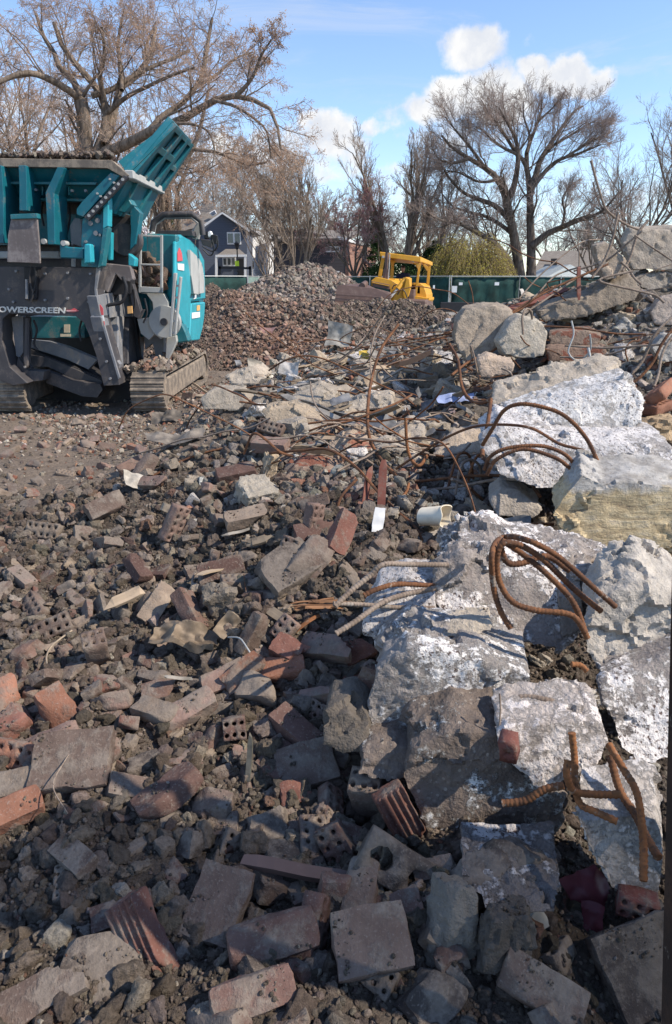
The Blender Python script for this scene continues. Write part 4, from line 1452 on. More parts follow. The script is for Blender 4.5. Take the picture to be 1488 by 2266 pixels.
hb.data.materials.append(M['brick'])
COL.objects.link(hb)
pp = P(*nearer((1127, 1652, 1.90)))
hb.matrix_world = Matrix.Translation(pp) @ basis((.2, .2, -.95), (-.45, -.87, .1)).to_4x4()
hb.color = (.21, .085, .07, .6)
hb['label'] = "red brick end with one dark hole"
bpy.context.view_layer.update()
hb.parent = o
hb.matrix_parent_inverse = o.matrix_world.inverted()
o = block("concrete_block", Yr([(1266, 1795), (1300, 1815), (1400, 1800), (1456, 1815), (1478, 1900), (1464, 2010), (1385, 2002), (1340, 1965), (1290, 1885)], 1.68, 1.58), (.08, .20, .03), 'painted',
          "pale block with a red cored brick at its foot, lowest of the sunlit blocks", color=(.92, .90, .90), amp=.010, vox=.011)
hb = bpy.data.objects.new("brick_end", cored_mesh(L=.10, Wd=.06, H=.07, nxh=3, nyh=2, r=.0085, rough=.002))
hb.data.materials.append(M['brick'])
COL.objects.link(hb)
hb.matrix_world = Matrix.Translation(P(*nearer((1410, 2000, 1.57)))) @ basis((.9, -.35, -.05), (-.25, -.93, .2)).to_4x4()
hb.color = (.19, .075, .064, .6)
hb['label'] = "red cored brick end with dark holes"
bpy.context.view_layer.update()
hb.parent = o
hb.matrix_parent_inverse = o.matrix_world.inverted()
block("concrete_block", Yr([(1325, 1525), (1400, 1482), (1500, 1430), (1520, 1560), (1500, 1680), (1420, 1700), (1372, 1655), (1340, 1585)], 2.30, 2.02), (.10, .30, .05), 'worn', "whitewashed slab leaning at the edge, partly under torn black tar paper", color=(1, .98, .97))
block("concrete_block", Yr([(1288, 1385), (1330, 1322), (1400, 1300), (1500, 1335), (1510, 1440), (1400, 1482), (1330, 1502), (1292, 1445)], 2.50, 2.34), (.10, .30, .08), 'concrete', "grey and white lump where the thick rusty bars end", color=(1.22, 1.18, 1.14), amp=.016)
block("concrete_block", Yr([(962, 1262), (1010, 1226), (1090, 1216), (1140, 1240), (1300, 1262), (1400, 1312), (1362, 1352), (1300, 1400), (1240, 1450), (1100, 1402), (1000, 1392), (958, 1340)], 2.85, 2.58), (.06, .40, .03), 'worn',
      "broad whitewashed lump under the rusty loops of thick bar", color=(1.0, .97, .95), amp=.022)
block("concrete_block", Yr([(832, 1332), (900, 1302), (968, 1312), (985, 1390), (900, 1402), (850, 1422), (800, 1402)], 2.72, 2.55), (.03, .3, .02), 'painted', "small whitewashed lump below the dusty straight bars", color=(.78, .76, .76), amp=.014)
block("concrete_beam", Yr([(1215, 1135), (1285, 1045), (1340, 1065), (1400, 1062), (1510, 1078), (1520, 1255), (1400, 1232), (1300, 1222), (1250, 1192)], 3.03, 2.955), (.10, .34, .04), 'streaked',
      "broad yellowish beam with streaked sunlit face at the edge", amp=.020)
block("concrete_slab", Yr([(1062, 990), (1110, 942), (1200, 962), (1300, 975), (1500, 990), (1510, 1085), (1340, 1072), (1250, 1082), (1200, 1092), (1100, 1052)], 3.75, 3.50), (.06, .50, .06), 'painted',
      "long whitewashed slab with scribed lines, under the big rusty arch", color=(.92, .91, .92), amp=.016, vox=.017)
block("concrete_beam", Yr([(1112, 940), (1200, 905), (1290, 880), (1400, 850), (1432, 880), (1422, 930), (1384, 962), (1300, 972), (1185, 962)], 4.15, 3.98), (.06, .36, .07), 'painted', "bright white stepped beam above the long whitewashed slab", amp=.015, vox=.016)
block("concrete_beam", Yr([(1085, 890), (1200, 852), (1330, 820), (1382, 830), (1372, 862), (1290, 890), (1200, 930), (1112, 950), (1080, 932)], 4.75, 4.55), (.08, .30, .10), 'concrete_tan', "long tan-coloured beam behind the white stepped beam", amp=.018, vox=.017)
block("boulder", Yr([(1008, 712), (1030, 682), (1090, 676), (1130, 690), (1140, 704), (1112, 760), (1082, 785), (1030, 802), (1004, 762)], 6.3, 6.05), (.06, .45, .02), 'concrete', "big brownish grey boulder of concrete behind the pale faceted one", cat="boulder", vox=.02, amp=.016, freq=4.5, color=(.88, .78, .68), smooth_it=2)
block("boulder", Yr([(1104, 760), (1130, 716), (1152, 700), (1206, 715), (1214, 740), (1206, 788), (1160, 797), (1112, 786)], 5.9, 5.75), (.04, .36, .02), 'concrete', "pale faceted boulder with a bent bar on top", cat="boulder", vox=.017, amp=.012, freq=5, color=(1.12, 1.06, .96), smooth_it=2)
block("concrete_beam", Yr([(1186, 690), (1260, 662), (1330, 640), (1400, 610), (1422, 640), (1412, 664), (1300, 700), (1202, 716)], 6.9, 6.75), (.04, .30, .05), 'concrete', "grey-brown log-like beam leaning up under the topmost boulder", vox=.02, amp=.015, freq=5, color=(.72, .64, .56), smooth_it=2)
block("boulder", Yr([(1314, 542), (1345, 533), (1388, 568), (1402, 590), (1372, 616), (1340, 622), (1322, 574)], 6.9, 6.8), (.06, .28, .02), 'concrete', "topmost rounded boulder perched on the leaning beam", cat="boulder", vox=.018, amp=.012, freq=6, color=(.95, .84, .74), smooth_it=2)
block("concrete_slab", Yr([(1376, 540), (1394, 506), (1500, 504), (1510, 602), (1400, 600)], 7.35, 7.25), (.1, .35, .05), 'concrete', "topmost squared slab at the edge against the trees", vox=.02, amp=.014, color=(1.0, .92, .84))
block("concrete_slab", Yr([(1338, 672), (1400, 640), (1450, 640), (1484, 692), (1466, 712), (1372, 732), (1350, 702)], 7.1, 6.9), (.08, .25, .02), 'concrete', "dark smooth slab face in shade under the topmost slab", vox=.018, amp=.006, color=(.42, .39, .38))  # dark tint puts the shade on this face into its colour
block("concrete_chunk", Yr([(1344, 745), (1384, 702), (1420, 742), (1392, 764)], 6.6, 6.5), (.05, .22, .0), 'concrete', "pointed grey chunk before the dark smooth slab", vox=.014, amp=.012)
block("concrete_chunk", Yr([(1058, 800), (1080, 790), (1142, 806), (1132, 830), (1066, 836)], 5.4, 5.35), (.02, .2, .03), 'concrete_tan', "small pale pink chunk below the two round boulders", vox=.012, amp=.011, color=(1.05, .95, .9))
block("masonry_chunk", Yr([(1212, 735), (1300, 730), (1332, 742), (1326, 765), (1215, 768)], 6.35, 6.3), (.1, .3, .01), 'redmix', "upper course of red masonry beside the pale boulder", vox=.016, amp=.010, color=(.8, .72, .66))
block("masonry_chunk", Yr([(1206, 770), (1340, 768), (1352, 792), (1330, 806), (1212, 800)], 6.15, 6.1), (.1, .3, .01), 'redmix', "middle course of red masonry streaked with mortar, with rubble above it", vox=.016, amp=.010, color=(.75, .62, .56))
block("concrete_beam", Yr([(1232, 802), (1330, 808), (1440, 790), (1444, 818), (1380, 836), (1240, 836)], 5.95, 5.9), (.1, .3, .02), 'concrete', "grey beam under the red masonry courses, dust on top", vox=.016, amp=.016, color=(.8, .72, .64))
block("concrete_beam", Yr([(574, 905), (640, 898), (742, 945), (768, 968), (724, 992), (640, 962), (590, 934)], 5.8, 5.55), (.06, .2, .02), 'concrete_tan', "long tan broken beam lying downhill behind the ridged clay slab", vox=.014, amp=.013, color=(.9, .84, .76))
block("masonry_slab", Yr([(718, 986), (762, 960), (882, 1022), (892, 1060), (802, 1082), (750, 1044)], 5.05, 4.75), (.10, .25, .04), 'redmix', "ridged clay slab with pale top, tilted beside the red steel channel", vox=.011, amp=.010, color=(1.15, 1.08, .98))
block("masonry_chunk", Yr([(622, 1062), (650, 1032), (722, 1030), (762, 1062), (744, 1122), (642, 1130), (616, 1092)], 4.65, 4.4), (.05, .3, .03), 'redmix', "red and grey masonry lump with ridged tile, behind the hole-punched brick", vox=.012, amp=.017, color=(.85, .74, .68))
block("concrete_chunk", Yr([(440, 882), (470, 862), (530, 864), (552, 890), (532, 912), (450, 906)], 7.0, 6.85), (.03, .25, .02), 'concrete', "grey squared chunk near the crusher track", vox=.016, amp=.014, color=(.9, .84, .76))
block("concrete_slab", Yr([(955, 1010), (1000, 962), (1072, 946), (1064, 1004), (1000, 1014)], 4.6, 4.4), (.03, .15, .02), 'concrete_tan', "smooth pale slab lying flat beside the long whitewashed slab", vox=.011, amp=.004, color=(1.1, 1.04, 1.0))
block("concrete_beam", Yr([(765, 895), (800, 880), (868, 876), (872, 900), (800, 915), (770, 912)], 6.3, 6.2), (.03, .2, .02), 'concrete_tan', "short tan beam in the tangle behind the upright rusty bar", vox=.012, amp=.01)
block("concrete_chunk", Yr([(812, 1000), (850, 985), (905, 995), (940, 1020), (900, 1040), (830, 1025)], 4.9, 4.8), (.03, .2, .02), 'concrete', "low grey chunk behind the red steel channel", vox=.012, amp=.013, color=(1.1, 1.03, .95))
block("concrete_chunk", Yr([(890, 1210), (930, 1182), (1000, 1188), (1005, 1236), (950, 1248), (895, 1240)], 3.3, 3.2), (.02, .22, .02), 'concrete', "grey slab end below the cream plastic bucket", vox=.011, amp=.009, color=(.85, .8, .77))
block("concrete_chunk", Yr([(1085, 1110), (1110, 1078), (1150, 1085), (1205, 1130), (1180, 1150), (1100, 1145)], 3.6, 3.5), (.03, .2, .03), 'concrete', "grey chunk behind the bent grey sheet", vox=.011, amp=.012, color=(1.05, 1.0, .96))
block("concrete_chunk", Yr([(900, 1150), (940, 1110), (985, 1120), (990, 1165), (950, 1185)], 3.75, 3.65), (.02, .2, .02), 'concrete', "rough pale chunk touching the cream plastic bucket", vox=.011, amp=.013, color=(1.0, .93, .86))
block("concrete_chunk", Yr([(1400, 950), (1450, 935), (1500, 930), (1500, 985), (1430, 975)], 4.2, 4.1), (.1, .3, .0), 'concrete_tan', "yellowish broken chunk under the orange cored bricks", vox=.013, amp=.016, color=(1.0, .85, .65))
block("concrete_chunk", Yr([(1440, 770), (1470, 740), (1510, 750), (1510, 800), (1460, 805)], 5.6, 5.5), (.1, .3, .0), 'concrete', "grey chunk at the edge below the bundle of bars", vox=.014, amp=.015)
block("concrete_chunk", Yr([(1440, 690), (1462, 660), (1510, 650), (1510, 720), (1450, 720)], 6.6, 6.5), (.1, .3, .0), 'concrete', "pinkish chunk at the edge beside the dark smooth slab", vox=.014, amp=.012, color=(1.0, .9, .86))
block("concrete_chunk", Yr([(1380, 625), (1420, 605), (1510, 600), (1510, 640), (1440, 645)], 7.3, 7.2), (.1, .3, .0), 'concrete', "grey rubble block directly under the topmost slab", vox=.016, amp=.015, color=(.8, .75, .7))
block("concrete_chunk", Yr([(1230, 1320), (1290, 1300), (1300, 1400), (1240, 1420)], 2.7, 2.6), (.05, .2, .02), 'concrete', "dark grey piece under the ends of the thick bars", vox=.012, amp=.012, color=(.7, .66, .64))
block("concrete_chunk", Yr([(1010, 1940), (1120, 1925), (1250, 1930), (1265, 2000), (1180, 2060), (1080, 2030)], 1.62, 1.45), (.03, .2, .0), 'worn', "mud-streaked white chunk beside the red tarpaulin scrap", vox=.010, amp=.010, color=(.62, .6, .6))
block("concrete_chunk", Yr([(800, 1660), (870, 1645), (915, 1660), (925, 1720), (860, 1740), (790, 1720)], 2.08, 1.98), (.03, .2, .0), 'grey_worn', "dark slab end sunk in soil behind the upright cored brick", vox=.011, amp=.010)
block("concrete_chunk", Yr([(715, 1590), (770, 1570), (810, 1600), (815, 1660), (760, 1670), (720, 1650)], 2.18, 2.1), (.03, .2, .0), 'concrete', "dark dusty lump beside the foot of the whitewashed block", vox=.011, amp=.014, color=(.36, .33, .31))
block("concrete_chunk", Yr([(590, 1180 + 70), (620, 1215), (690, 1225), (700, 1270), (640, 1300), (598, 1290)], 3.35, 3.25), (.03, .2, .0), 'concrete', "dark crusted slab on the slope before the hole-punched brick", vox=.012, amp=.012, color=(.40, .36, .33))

block("concrete_chunk", Yr([(640, 878), (700, 860), (745, 876), (738, 910), (662, 916)], 6.5, 6.3), (.04, .3, .03), 'concrete', "broad grey-tan chunk behind the long tan broken beam", vox=.013, amp=.014, color=(1.0, .92, .82))
block("concrete_chunk", Yr([(782, 846), (830, 822), (880, 836), (876, 853), (800, 854)], 6.7, 6.55), (.05, .3, .03), 'concrete_tan', "tilted tan chunk under the arching rods beside the upright rusty bar", vox=.013, amp=.014)
block("concrete_chunk", Yr([(862, 965), (900, 940), (942, 950), (940, 986), (882, 990)], 5.4, 5.25), (.05, .26, .03), 'concrete', "grey squared chunk behind the orange hook-shaped bar", vox=.012, amp=.013, color=(1.05, .98, .9))
block("concrete_chunk", Yr([(500, 832), (560, 812), (592, 838), (562, 853), (512, 853)], 7.6, 7.45), (.05, .35, .03), 'concrete_tan', "long pale chunk at the near foot of the red gravel heap", vox=.014, amp=.016)

# smaller broken pieces all over the heap of blocks
for (x0, y0, x1, y1), n, smin, smax in [((700, 840, 1100, 1080), 34, .03, .085), ((1000, 690, 1480, 860), 26, .04, .11), ((980, 1080, 1300, 1250), 18, .03, .08), ((560, 790, 1000, 880), 36, .06, .17), ((560, 880, 1000, 1010), 26, .05, .13),
                                        ((1280, 1240, 1480, 1330), 8, .03, .07), ((1180, 1440, 1330, 1560), 8, .03, .06), ((1100, 620, 1340, 700), 14, .05, .12)]:
    done = tries = 0
    while done < n and tries < n * 30:
        tries += 1
        px, py = RNG.uniform(x0, x1), RNG.uniform(y0, y1)
        if any((px - a) ** 2 + (py - b) ** 2 < 17 ** 2 for a, b in PLACED):
            continue
        s = RNG.uniform(smin, smax)
        mt, w, c = [('concrete', 'grey', (.95, .88, .8)), ('concrete_tan', 'tan', (.95, .9, .82)), ('painted', 'whitewashed', (.9, .88, .86)), ('concrete', 'dark grey', (.55, .5, .45)), ('redmix', 'red-flecked', (.9, .8, .74))][int(RNG.choice(5, p=[.35, .25, .14, .16, .10]))]
        shp = RNG.choice(['slabby', 'blocky', 'wedge-shaped'])
        dm = {'slabby': (s, s * .8, s * .3), 'blocky': (s, s * .8, s * .65), 'wedge-shaped': (s, s * .55, s * .5)}[str(shp)]
        stone(px, py, dm, mt, f"{w} {shp} concrete piece", s * .35, 4, s * .12, None, 'concrete_piece', None, c, 8, 18, "broken pieces of concrete in the heap", "concrete")
        done += 1
# ------------------------------------------------------------------ reinforcing bars, wires, boards, sheets
def ribbed(pts, r, rib=0.013, step=0.0037, seg=9):
    c = spline(pts, step)
    # even out the spacing
    rs = []
    s = 0.0
    for i, p in enumerate(c):
        if i:
            s += (p - c[i - 1]).length
        rs.append(r * (1.0 + (0.11 if (s % rib) < rib * 0.36 else -0.05)))
    return tube_geo(c, rs, seg)


def bar(name, pts, r, mat, label, ribs=False, step=0.03, seg=7, cat="rebar", group="steel bars in the rubble", squash=None, pix=True, color=(1, 1, 1), near=True):
    w = [P(*(nearer(p) if near else p)) for p in pts] if pix else [Vector(p) for p in pts]
    if pix and ribs:
        w = [p if i in (0, len(w) - 1) else p + Vector(RNG.normal(size=3)) * .006 for i, p in enumerate(w)]
    org = w[0].copy()
    loc = [p - org for p in w]
    if ribs:
        v, f = ribbed(loc, r, step=ribs if isinstance(ribs, float) else 0.0037, rib=0.013 if ribs is True else 3 * ribs)
    else:
        v, f = tube_geo(spline(loc, step), r, seg, True, squash)
    me = bpy.data.meshes.new(name)
    me.from_pydata(v, [], f)
    me.shade_smooth()
    me.set_sharp_from_angle(angle=R(60))
    o = finish(name, me, M[mat])
    o.location = org
    o.color = (*color, 1)
    tag(o, label, cat, group)
    return o


def ys(px, Y0, Y1):
    n = len(px)
    return [(a, b, Y0 + (Y1 - Y0) * i / (n - 1)) for i, (a, b) in enumerate(px)]


bar("rebar", ys([(1068, 985), (1088, 950), (1112, 912), (1150, 897), (1200, 900), (1252, 922), (1300, 972), (1330, 1038)], 3.55, 3.30), .0105, 'rebar', "big rusty bar arching over the long whitewashed slab", True)
bar("rebar", ys([(1072, 1040), (1085, 1010), (1130, 992), (1195, 988), (1245, 1003), (1278, 1035)], 3.38, 3.30), .010, 'rebar', "upper of two low rusty arches before the whitewashed slab", True)
bar("rebar", ys([(1078, 1050), (1100, 1016), (1160, 997), (1225, 1010), (1262, 1036)], 3.36, 3.28), .010, 'rebar', "lower of two low rusty arches before the whitewashed slab", True)
bar("rebar", ys([(882, 718), (845, 775), (822, 845), (815, 920), (822, 980), (850, 1025), (880, 1062), (894, 1105), (888, 1150), (872, 1190)], 5.6, 3.75), .011, 'rebar', "tall upright rusty bar bending down to the red steel channel", True)
bar("rebar", ys([(852, 698), (828, 745), (820, 800), (825, 850)], 6.6, 6.2), .008, 'rebar_grey', "thin upright bar behind the tall upright rusty bar")
bar("rebar", ys([(995, 762), (1012, 800), (1022, 850), (1040, 882), (1066, 893), (1087, 884)], 5.4, 4.35), .011, 'rebar', "rusty bar swooping down to the white stepped beam", 0.006)
bar("rebar", ys([(1087, 884), (1080, 930), (1070, 985), (1068, 1010)], 4.3, 3.5), .011, 'rebar', "short rusty bar hanging down the end of the tan-coloured beam", True)
bar("rebar", ys([(898, 925), (903, 985), (912, 1022), (930, 1028), (946, 1008)], 4.65, 4.45), .010, 'rebar_bright', "orange hook-shaped bar standing behind the low grey chunk", True)
bar("rebar", ys([(985, 960), (965, 1000), (945, 1035), (925, 1042)], 4.6, 4.4), .009, 'rebar_grey', "short straight bar leaning by the smooth pale slab")
# the loops on the broad whitewashed lump
bar("rebar", ys([(1362, 1342), (1310, 1292), (1235, 1235), (1170, 1198), (1112, 1188), (1086, 1215), (1088, 1285), (1106, 1352), (1130, 1390)], 2.42, 2.34), .0097, 'rebar', "outermost rusty loop of thick bar on the whitewashed lump", True)
bar("rebar", ys([(1330, 1352), (1270, 1308), (1200, 1235), (1140, 1198), (1102, 1212), (1100, 1270), (1130, 1328), (1185, 1345), (1250, 1357), (1296, 1400)], 2.44, 2.30), .0102, 'rebar', "inner rusty loop of thick bar curling back to its lump", True)
bar("rebar", ys([(1300, 1412), (1260, 1330), (1215, 1272), (1160, 1222), (1110, 1195)], 2.36, 2.46), .0102, 'rebar', "dusty thick bar slanting across the rusty loops", True)
bar("rebar", ys([(1105, 1200), (1118, 1240), (1150, 1248), (1215, 1240), (1260, 1262)], 2.50, 2.56), .011, 'rebar', "rusty bar lying level inside the rusty loops", True)
bar("rebar", ys([(742, 1342), (775, 1312), (815, 1272), (850, 1250), (905, 1243), (992, 1250)], 2.55, 2.75), .0102, 'rebar_grey', "long dusty ribbed bar curving down to the splintered wood", True)
bar("rebar", ys([(744, 1402), (790, 1375), (838, 1342), (890, 1316), (964, 1302)], 2.46, 2.66), .0102, 'rebar_grey', "ribbed bar pointing downhill across the small whitewashed lump", True)
bar("rebar", ys([(806, 1318), (830, 1294), (880, 1290), (962, 1296)], 2.62, 2.72), .010, 'rebar', "short dark bar between the two dusty ribbed bars", True)
bar("rebar", ys([(738, 1336), (800, 1344), (880, 1342), (962, 1346)], 2.56, 2.62), .009, 'rebar_grey', "straight level bar resting on the small whitewashed lump", True)
# the near orange bars
bar("rebar", ys([(1266, 1622), (1276, 1680), (1272, 1735), (1288, 1778), (1325, 1792), (1366, 1818)], 1.78, 1.62), .0097, 'rebar_bright', "orange ribbed bar hanging from the pinkish white block", True)
bar("rebar", ys([(1258, 1682), (1248, 1712), (1266, 1742), (1315, 1752), (1374, 1758)], 1.72, 1.66), .0102, 'rebar_bright', "orange hooked bar bent level before the pinkish white block", True)
bar("rebar", ys([(1348, 1648), (1378, 1702), (1410, 1762), (1422, 1850), (1424, 1950)], 1.80, 1.44), .0097, 'rebar_bright', "longest orange ribbed bar running down the pale lowest block", True)
bar("rebar", ys([(1350, 1672), (1374, 1745), (1400, 1800), (1435, 1850), (1458, 1898)], 1.84, 1.52), .0110, 'rebar', "brown ribbed bar beside the longest orange bar", True)
bar("rebar", ys([(1112, 1778), (1160, 1768), (1205, 1752), (1248, 1738)], 1.82, 1.80), .011, 'rebar', "dark bar half sunk in the streaked block", True)
bar("rebar", ys([(1118, 1560), (1160, 1545), (1220, 1545), (1290, 1570)], 2.10, 2.08), .0102, 'rebar_grey', "grey bar lying behind the pinkish white block", True)
bar("rebar", ys([(1105, 1610), (1108, 1570), (1106, 1535)], 1.98, 2.02), .003, 'rebar_grey', "thin straight wire sticking up behind the pinkish white block", cat="wire")
bar("rebar", ys([(1265, 1470), (1290, 1478), (1300, 1486)], 2.2, 2.18), .009, 'rebar_bright', "stub of orange bar in the dark gap beside the whitewashed block", True)
# level bars and loops in the middle
bar("rebar", ys([(885, 1070), (960, 1062), (1050, 1050), (1130, 1050), (1172, 1068), (1196, 1100)], 4.1, 3.6), .0095, 'rebar', "upper of two long level bars crossing behind the grey chunk", 0.006)
bar("rebar", ys([(905, 1087), (1000, 1080), (1095, 1068), (1170, 1062)], 4.0, 3.6), .009, 'rebar_grey', "lower of two long level bars crossing behind the grey chunk", 0.006)
for i, (q, lab) in enumerate([
    ([(990, 1085), (1000, 1030), (1020, 1003), (1040, 1010), (1048, 1060)], "first tall hoop of thin bar before the smooth pale slab"),
    ([(1008, 1095), (1015, 1040), (1040, 1015), (1062, 1030), (1066, 1080)], "widest hoop of thin bar before the smooth pale slab"),
    ([(1030, 1100), (1040, 1045), (1058, 1008), (1076, 1012), (1085, 1040)], "hoop of thin bar touching the whitewashed slab"),
    ([(1040, 1080), (1060, 1100), (1092, 1125), (1100, 1140)], "bent bar running down behind the bent grey sheet"),
    ([(1000, 1060), (1030, 1075), (1060, 1120), (1078, 1150)], "rusty bar bowed down behind the bent grey sheet"),
    ([(1020, 1230), (1060, 1190), (1120, 1165), (1190, 1158), (1225, 1160)], "long thin bar crossing over the bent grey sheet"),
    ([(1400, 1290), (1412, 1240), (1430, 1215), (1450, 1260), (1470, 1300)], "bar curling under the yellowish beam at the edge"),
    ([(1290, 1245), (1330, 1240), (1350, 1270), (1352, 1300)], "bent bar below the yellowish beam"),
    ([(1410, 1310), (1440, 1290), (1480, 1255)], "pale straight bar under the yellowish beam"),
    ([(725, 1190), (740, 1150), (760, 1105), (790, 1060)], "thin blackish bar leaning beside the hole-punched brick"),
    ([(980, 915), (1010, 935), (1030, 910), (1000, 900), (985, 925), (1040, 940)], "squashed coil of thin bar behind the smooth pale slab"),
    ([(860, 1120), (885, 1100), (900, 1085), (905, 1070)], "curled dark strip behind the white shard"),
]):
    Yc = (hit(*q[0]).y + hit(*q[-1]).y) / 2 - 0.12
    if 6 <= i <= 8:
        Yc = 2.62
    bar("rebar", ys(q, Yc - .1, Yc + .1), .0085, ('rebar', 'rebar_grey', 'rebar_bright')[i % 3] if i != 8 else 'rebar_grey', lab, 0.006, near=i not in (6, 7, 8))
# the sheaf of bars at the edge and the ones against the sky
for i, (q, Ya, Yb, r, mt, lab) in enumerate([
    ([(1500, 690), (1455, 740), (1420, 800), (1385, 840), (1330, 862)], 5.2, 5.0, .011, 'rebar_grey', "topmost bar of the sheaf fanning out at the edge"),
    ([(1500, 712), (1462, 760), (1440, 810), (1400, 850), (1340, 872)], 5.1, 4.9, .011, 'rebar', "middle bar of the sheaf fanning out at the edge"),
    ([(1500, 726), (1470, 775), (1455, 825), (1448, 855)], 5.0, 4.8, .010, 'rebar_grey', "shortest bar of the sheaf fanning out at the edge"),
    ([(1500, 735), (1475, 760), (1420, 765), (1340, 770), (1250, 765)], 5.3, 5.7, .009, 'rebar_grey', "long level bar under the dark smooth slab"),
    ([(1440, 745), (1380, 775), (1310, 790), (1240, 790)], 5.5, 5.8, .008, 'rebar_grey', "sagging level bar over the masonry courses"),
    ([(1430, 740), (1360, 738), (1280, 726), (1190, 722), (1160, 728)], 5.8, 6.0, .008, 'rebar', "long thin bar crossing above the masonry courses"),
    ([(1308, 355), (1325, 420), (1345, 465), (1385, 498), (1420, 510)], 7.0, 7.1, .011, 'rebar_grey', "tallest bar, curving up against the sky over the topmost slab"),
    ([(1368, 470), (1355, 530), (1335, 580), (1310, 615)], 6.7, 6.6, .012, 'rebar_grey', "pale bar leaning across the topmost boulder"),
    ([(1434, 488), (1412, 520), (1395, 570), (1378, 600)], 6.9, 6.8, .013, 'rebar_grey', "stout pale bar leaning on the topmost squared slab"),
    ([(1420, 512), (1380, 545), (1340, 575), (1270, 600)], 6.8, 6.9, .010, 'rebar_grey', "bar slanting from the topmost slab down to the boulder"),
    ([(1405, 520), (1440, 545), (1470, 565), (1500, 585)], 6.7, 6.6, .008, 'rebar_grey', "thin bar bowed across the face of the topmost slab"),
    ([(1278, 515), (1282, 570), (1280, 610)], 7.4, 7.3, .006, 'rebar_grey', "thin rod standing upright before the pale garage roof"),
    ([(1330, 530), (1290, 535), (1240, 570), (1190, 615), (1150, 660)], 7.2, 6.8, .007, 'rebar_grey', "long arched wire behind the topmost boulder"),
    ([(1345, 585), (1290, 610), (1220, 640), (1140, 690), (1080, 740)], 6.7, 6.2, .010, 'rebar', "long straight bar slanting down over the brownish boulder"),
    ([(1285, 610), (1240, 640), (1200, 668), (1150, 700)], 6.9, 6.6, .009, 'rebar_grey', "straight bar over the red steel angle"),
    ([(1310, 600), (1260, 625), (1210, 640), (1160, 680), (1120, 700)], 7.0, 6.6, .009, 'rebar', "brown bar lying along the red steel angle"),
    ([(1285, 590), (1230, 610), (1190, 650), (1150, 690)], 7.1, 6.7, .008, 'rebar_grey', "pale bowed bar just behind the red steel angle"),
    ([(1158, 740), (1156, 700), (1166, 683), (1176, 690), (1178, 706)], 5.55, 5.75, .009, 'rebar_grey', "hook-shaped bar on top of the pale faceted boulder"),
    ([(1060, 840), (1050, 790), (1042, 765), (1046, 800)], 5.6, 5.8, .007, 'rebar_grey', "small bent bar before the brownish boulder"),
    ([(1000, 830), (1040, 800), (1100, 770), (1150, 720)], 5.4, 6.2, .010, 'rebar', "straight bar rising past the brownish boulder"),
    ([(1110, 815), (1130, 825), (1140, 850), (1160, 860)], 5.1, 5.0, .008, 'rebar_grey', "twin bent bars below the small pale pink chunk"),
    ([(1265, 710), (1270, 740), (1258, 780), (1280, 800), (1296, 790), (1308, 770), (1306, 740)], 5.7, 5.5, .007, 'silver', "pale crooked bar before the masonry courses"),
    ([(1306, 840), (1308, 800), (1302, 770)], 5.3, 5.4, .010, 'silver', "pale grey bent pipe end standing on the tan-coloured beam"),
    ([(1400, 600), (1330, 620), (1400, 640), (1450, 655), (1470, 670)], 6.5, 6.4, .010, 'rebar_grey', "crooked bar from the topmost boulder to the dark slab"),
    ([(1375, 580), (1390, 600), (1405, 615), (1420, 630)], 6.6, 6.5, .010, 'rebar_grey', "short bar poking down beside the topmost boulder"),
    ([(1440, 760), (1400, 755), (1385, 775), (1390, 800)], 5.6, 5.5, .006, 'rebar', "thin bent wire before the pointed grey chunk"),
]):
    bar("rebar", ys(q, Ya, Yb), r, mt, lab, 0.008 if r >= .010 else False, cat="bar")

# the tangle in the middle: thin rods of every bend
n = tries = 0
while n < 120 and tries < 900:
    tries += 1
    if n < 60:
        px, py = RNG.uniform(620, 1090), RNG.uniform(735, 930)
    elif n < 80:
        px, py = RNG.uniform(1000, 1440), RNG.uniform(640, 850)
    else:
        px, py = RNG.uniform(560, 1000), RNG.uniform(880, 1080)
    if py < 760 and px < 760:
        continue
    p = hit(px, py)
    big = n % 6 == 0
    Lr = RNG.uniform(1.4, 2.3) if big else RNG.uniform(.35, 1.5)
    a = RNG.uniform(-.7, .5) + (math.pi if RNG.uniform() < .5 else 0)
    k = RNG.normal() * 1.1
    lift = RNG.uniform(.02, .22)
    pts = []
    el = RNG.uniform(.5, 1.0) if big else RNG.normal() * .22
    m_big = RNG.uniform(.16, .30) if big else 0.0
    q = Vector((p.x, p.y, p.z + lift))
    m = 9 if big else 7
    for i in range(m):
        pts.append(q.copy())
        a += k * Lr / m
        el += RNG.normal() * .18 - m_big
        q = q + Vector((math.cos(a) * math.cos(el), math.sin(a) * math.cos(el) * .8, math.sin(el))) * (Lr / m)
        q.z = max(q.z, gz(q.x, q.y) + 0.012)
    w = 'bowed' if abs(k) > 1.0 else 'nearly straight'
    ln = 'long' if Lr > 1.0 else 'short' if Lr < .6 else 'middling'
    mt = 'rebar' if big else ('rebar', 'rebar_grey', 'rebar_grey', 'rebar')[n % 4]
    cw = {'rebar': 'rusty brown', 'rebar_grey': 'dusty grey'}[mt]
    bar("steel_rod", pts, RNG.uniform(.0045, .0085), mt, say(px, py, f"{ln} {'arching' if big else w} {cw} rod", "tangled", "steel rods in the tangle"), False, .04, 6, "rod", "steel rods in the tangle", None, False)
    n += 1


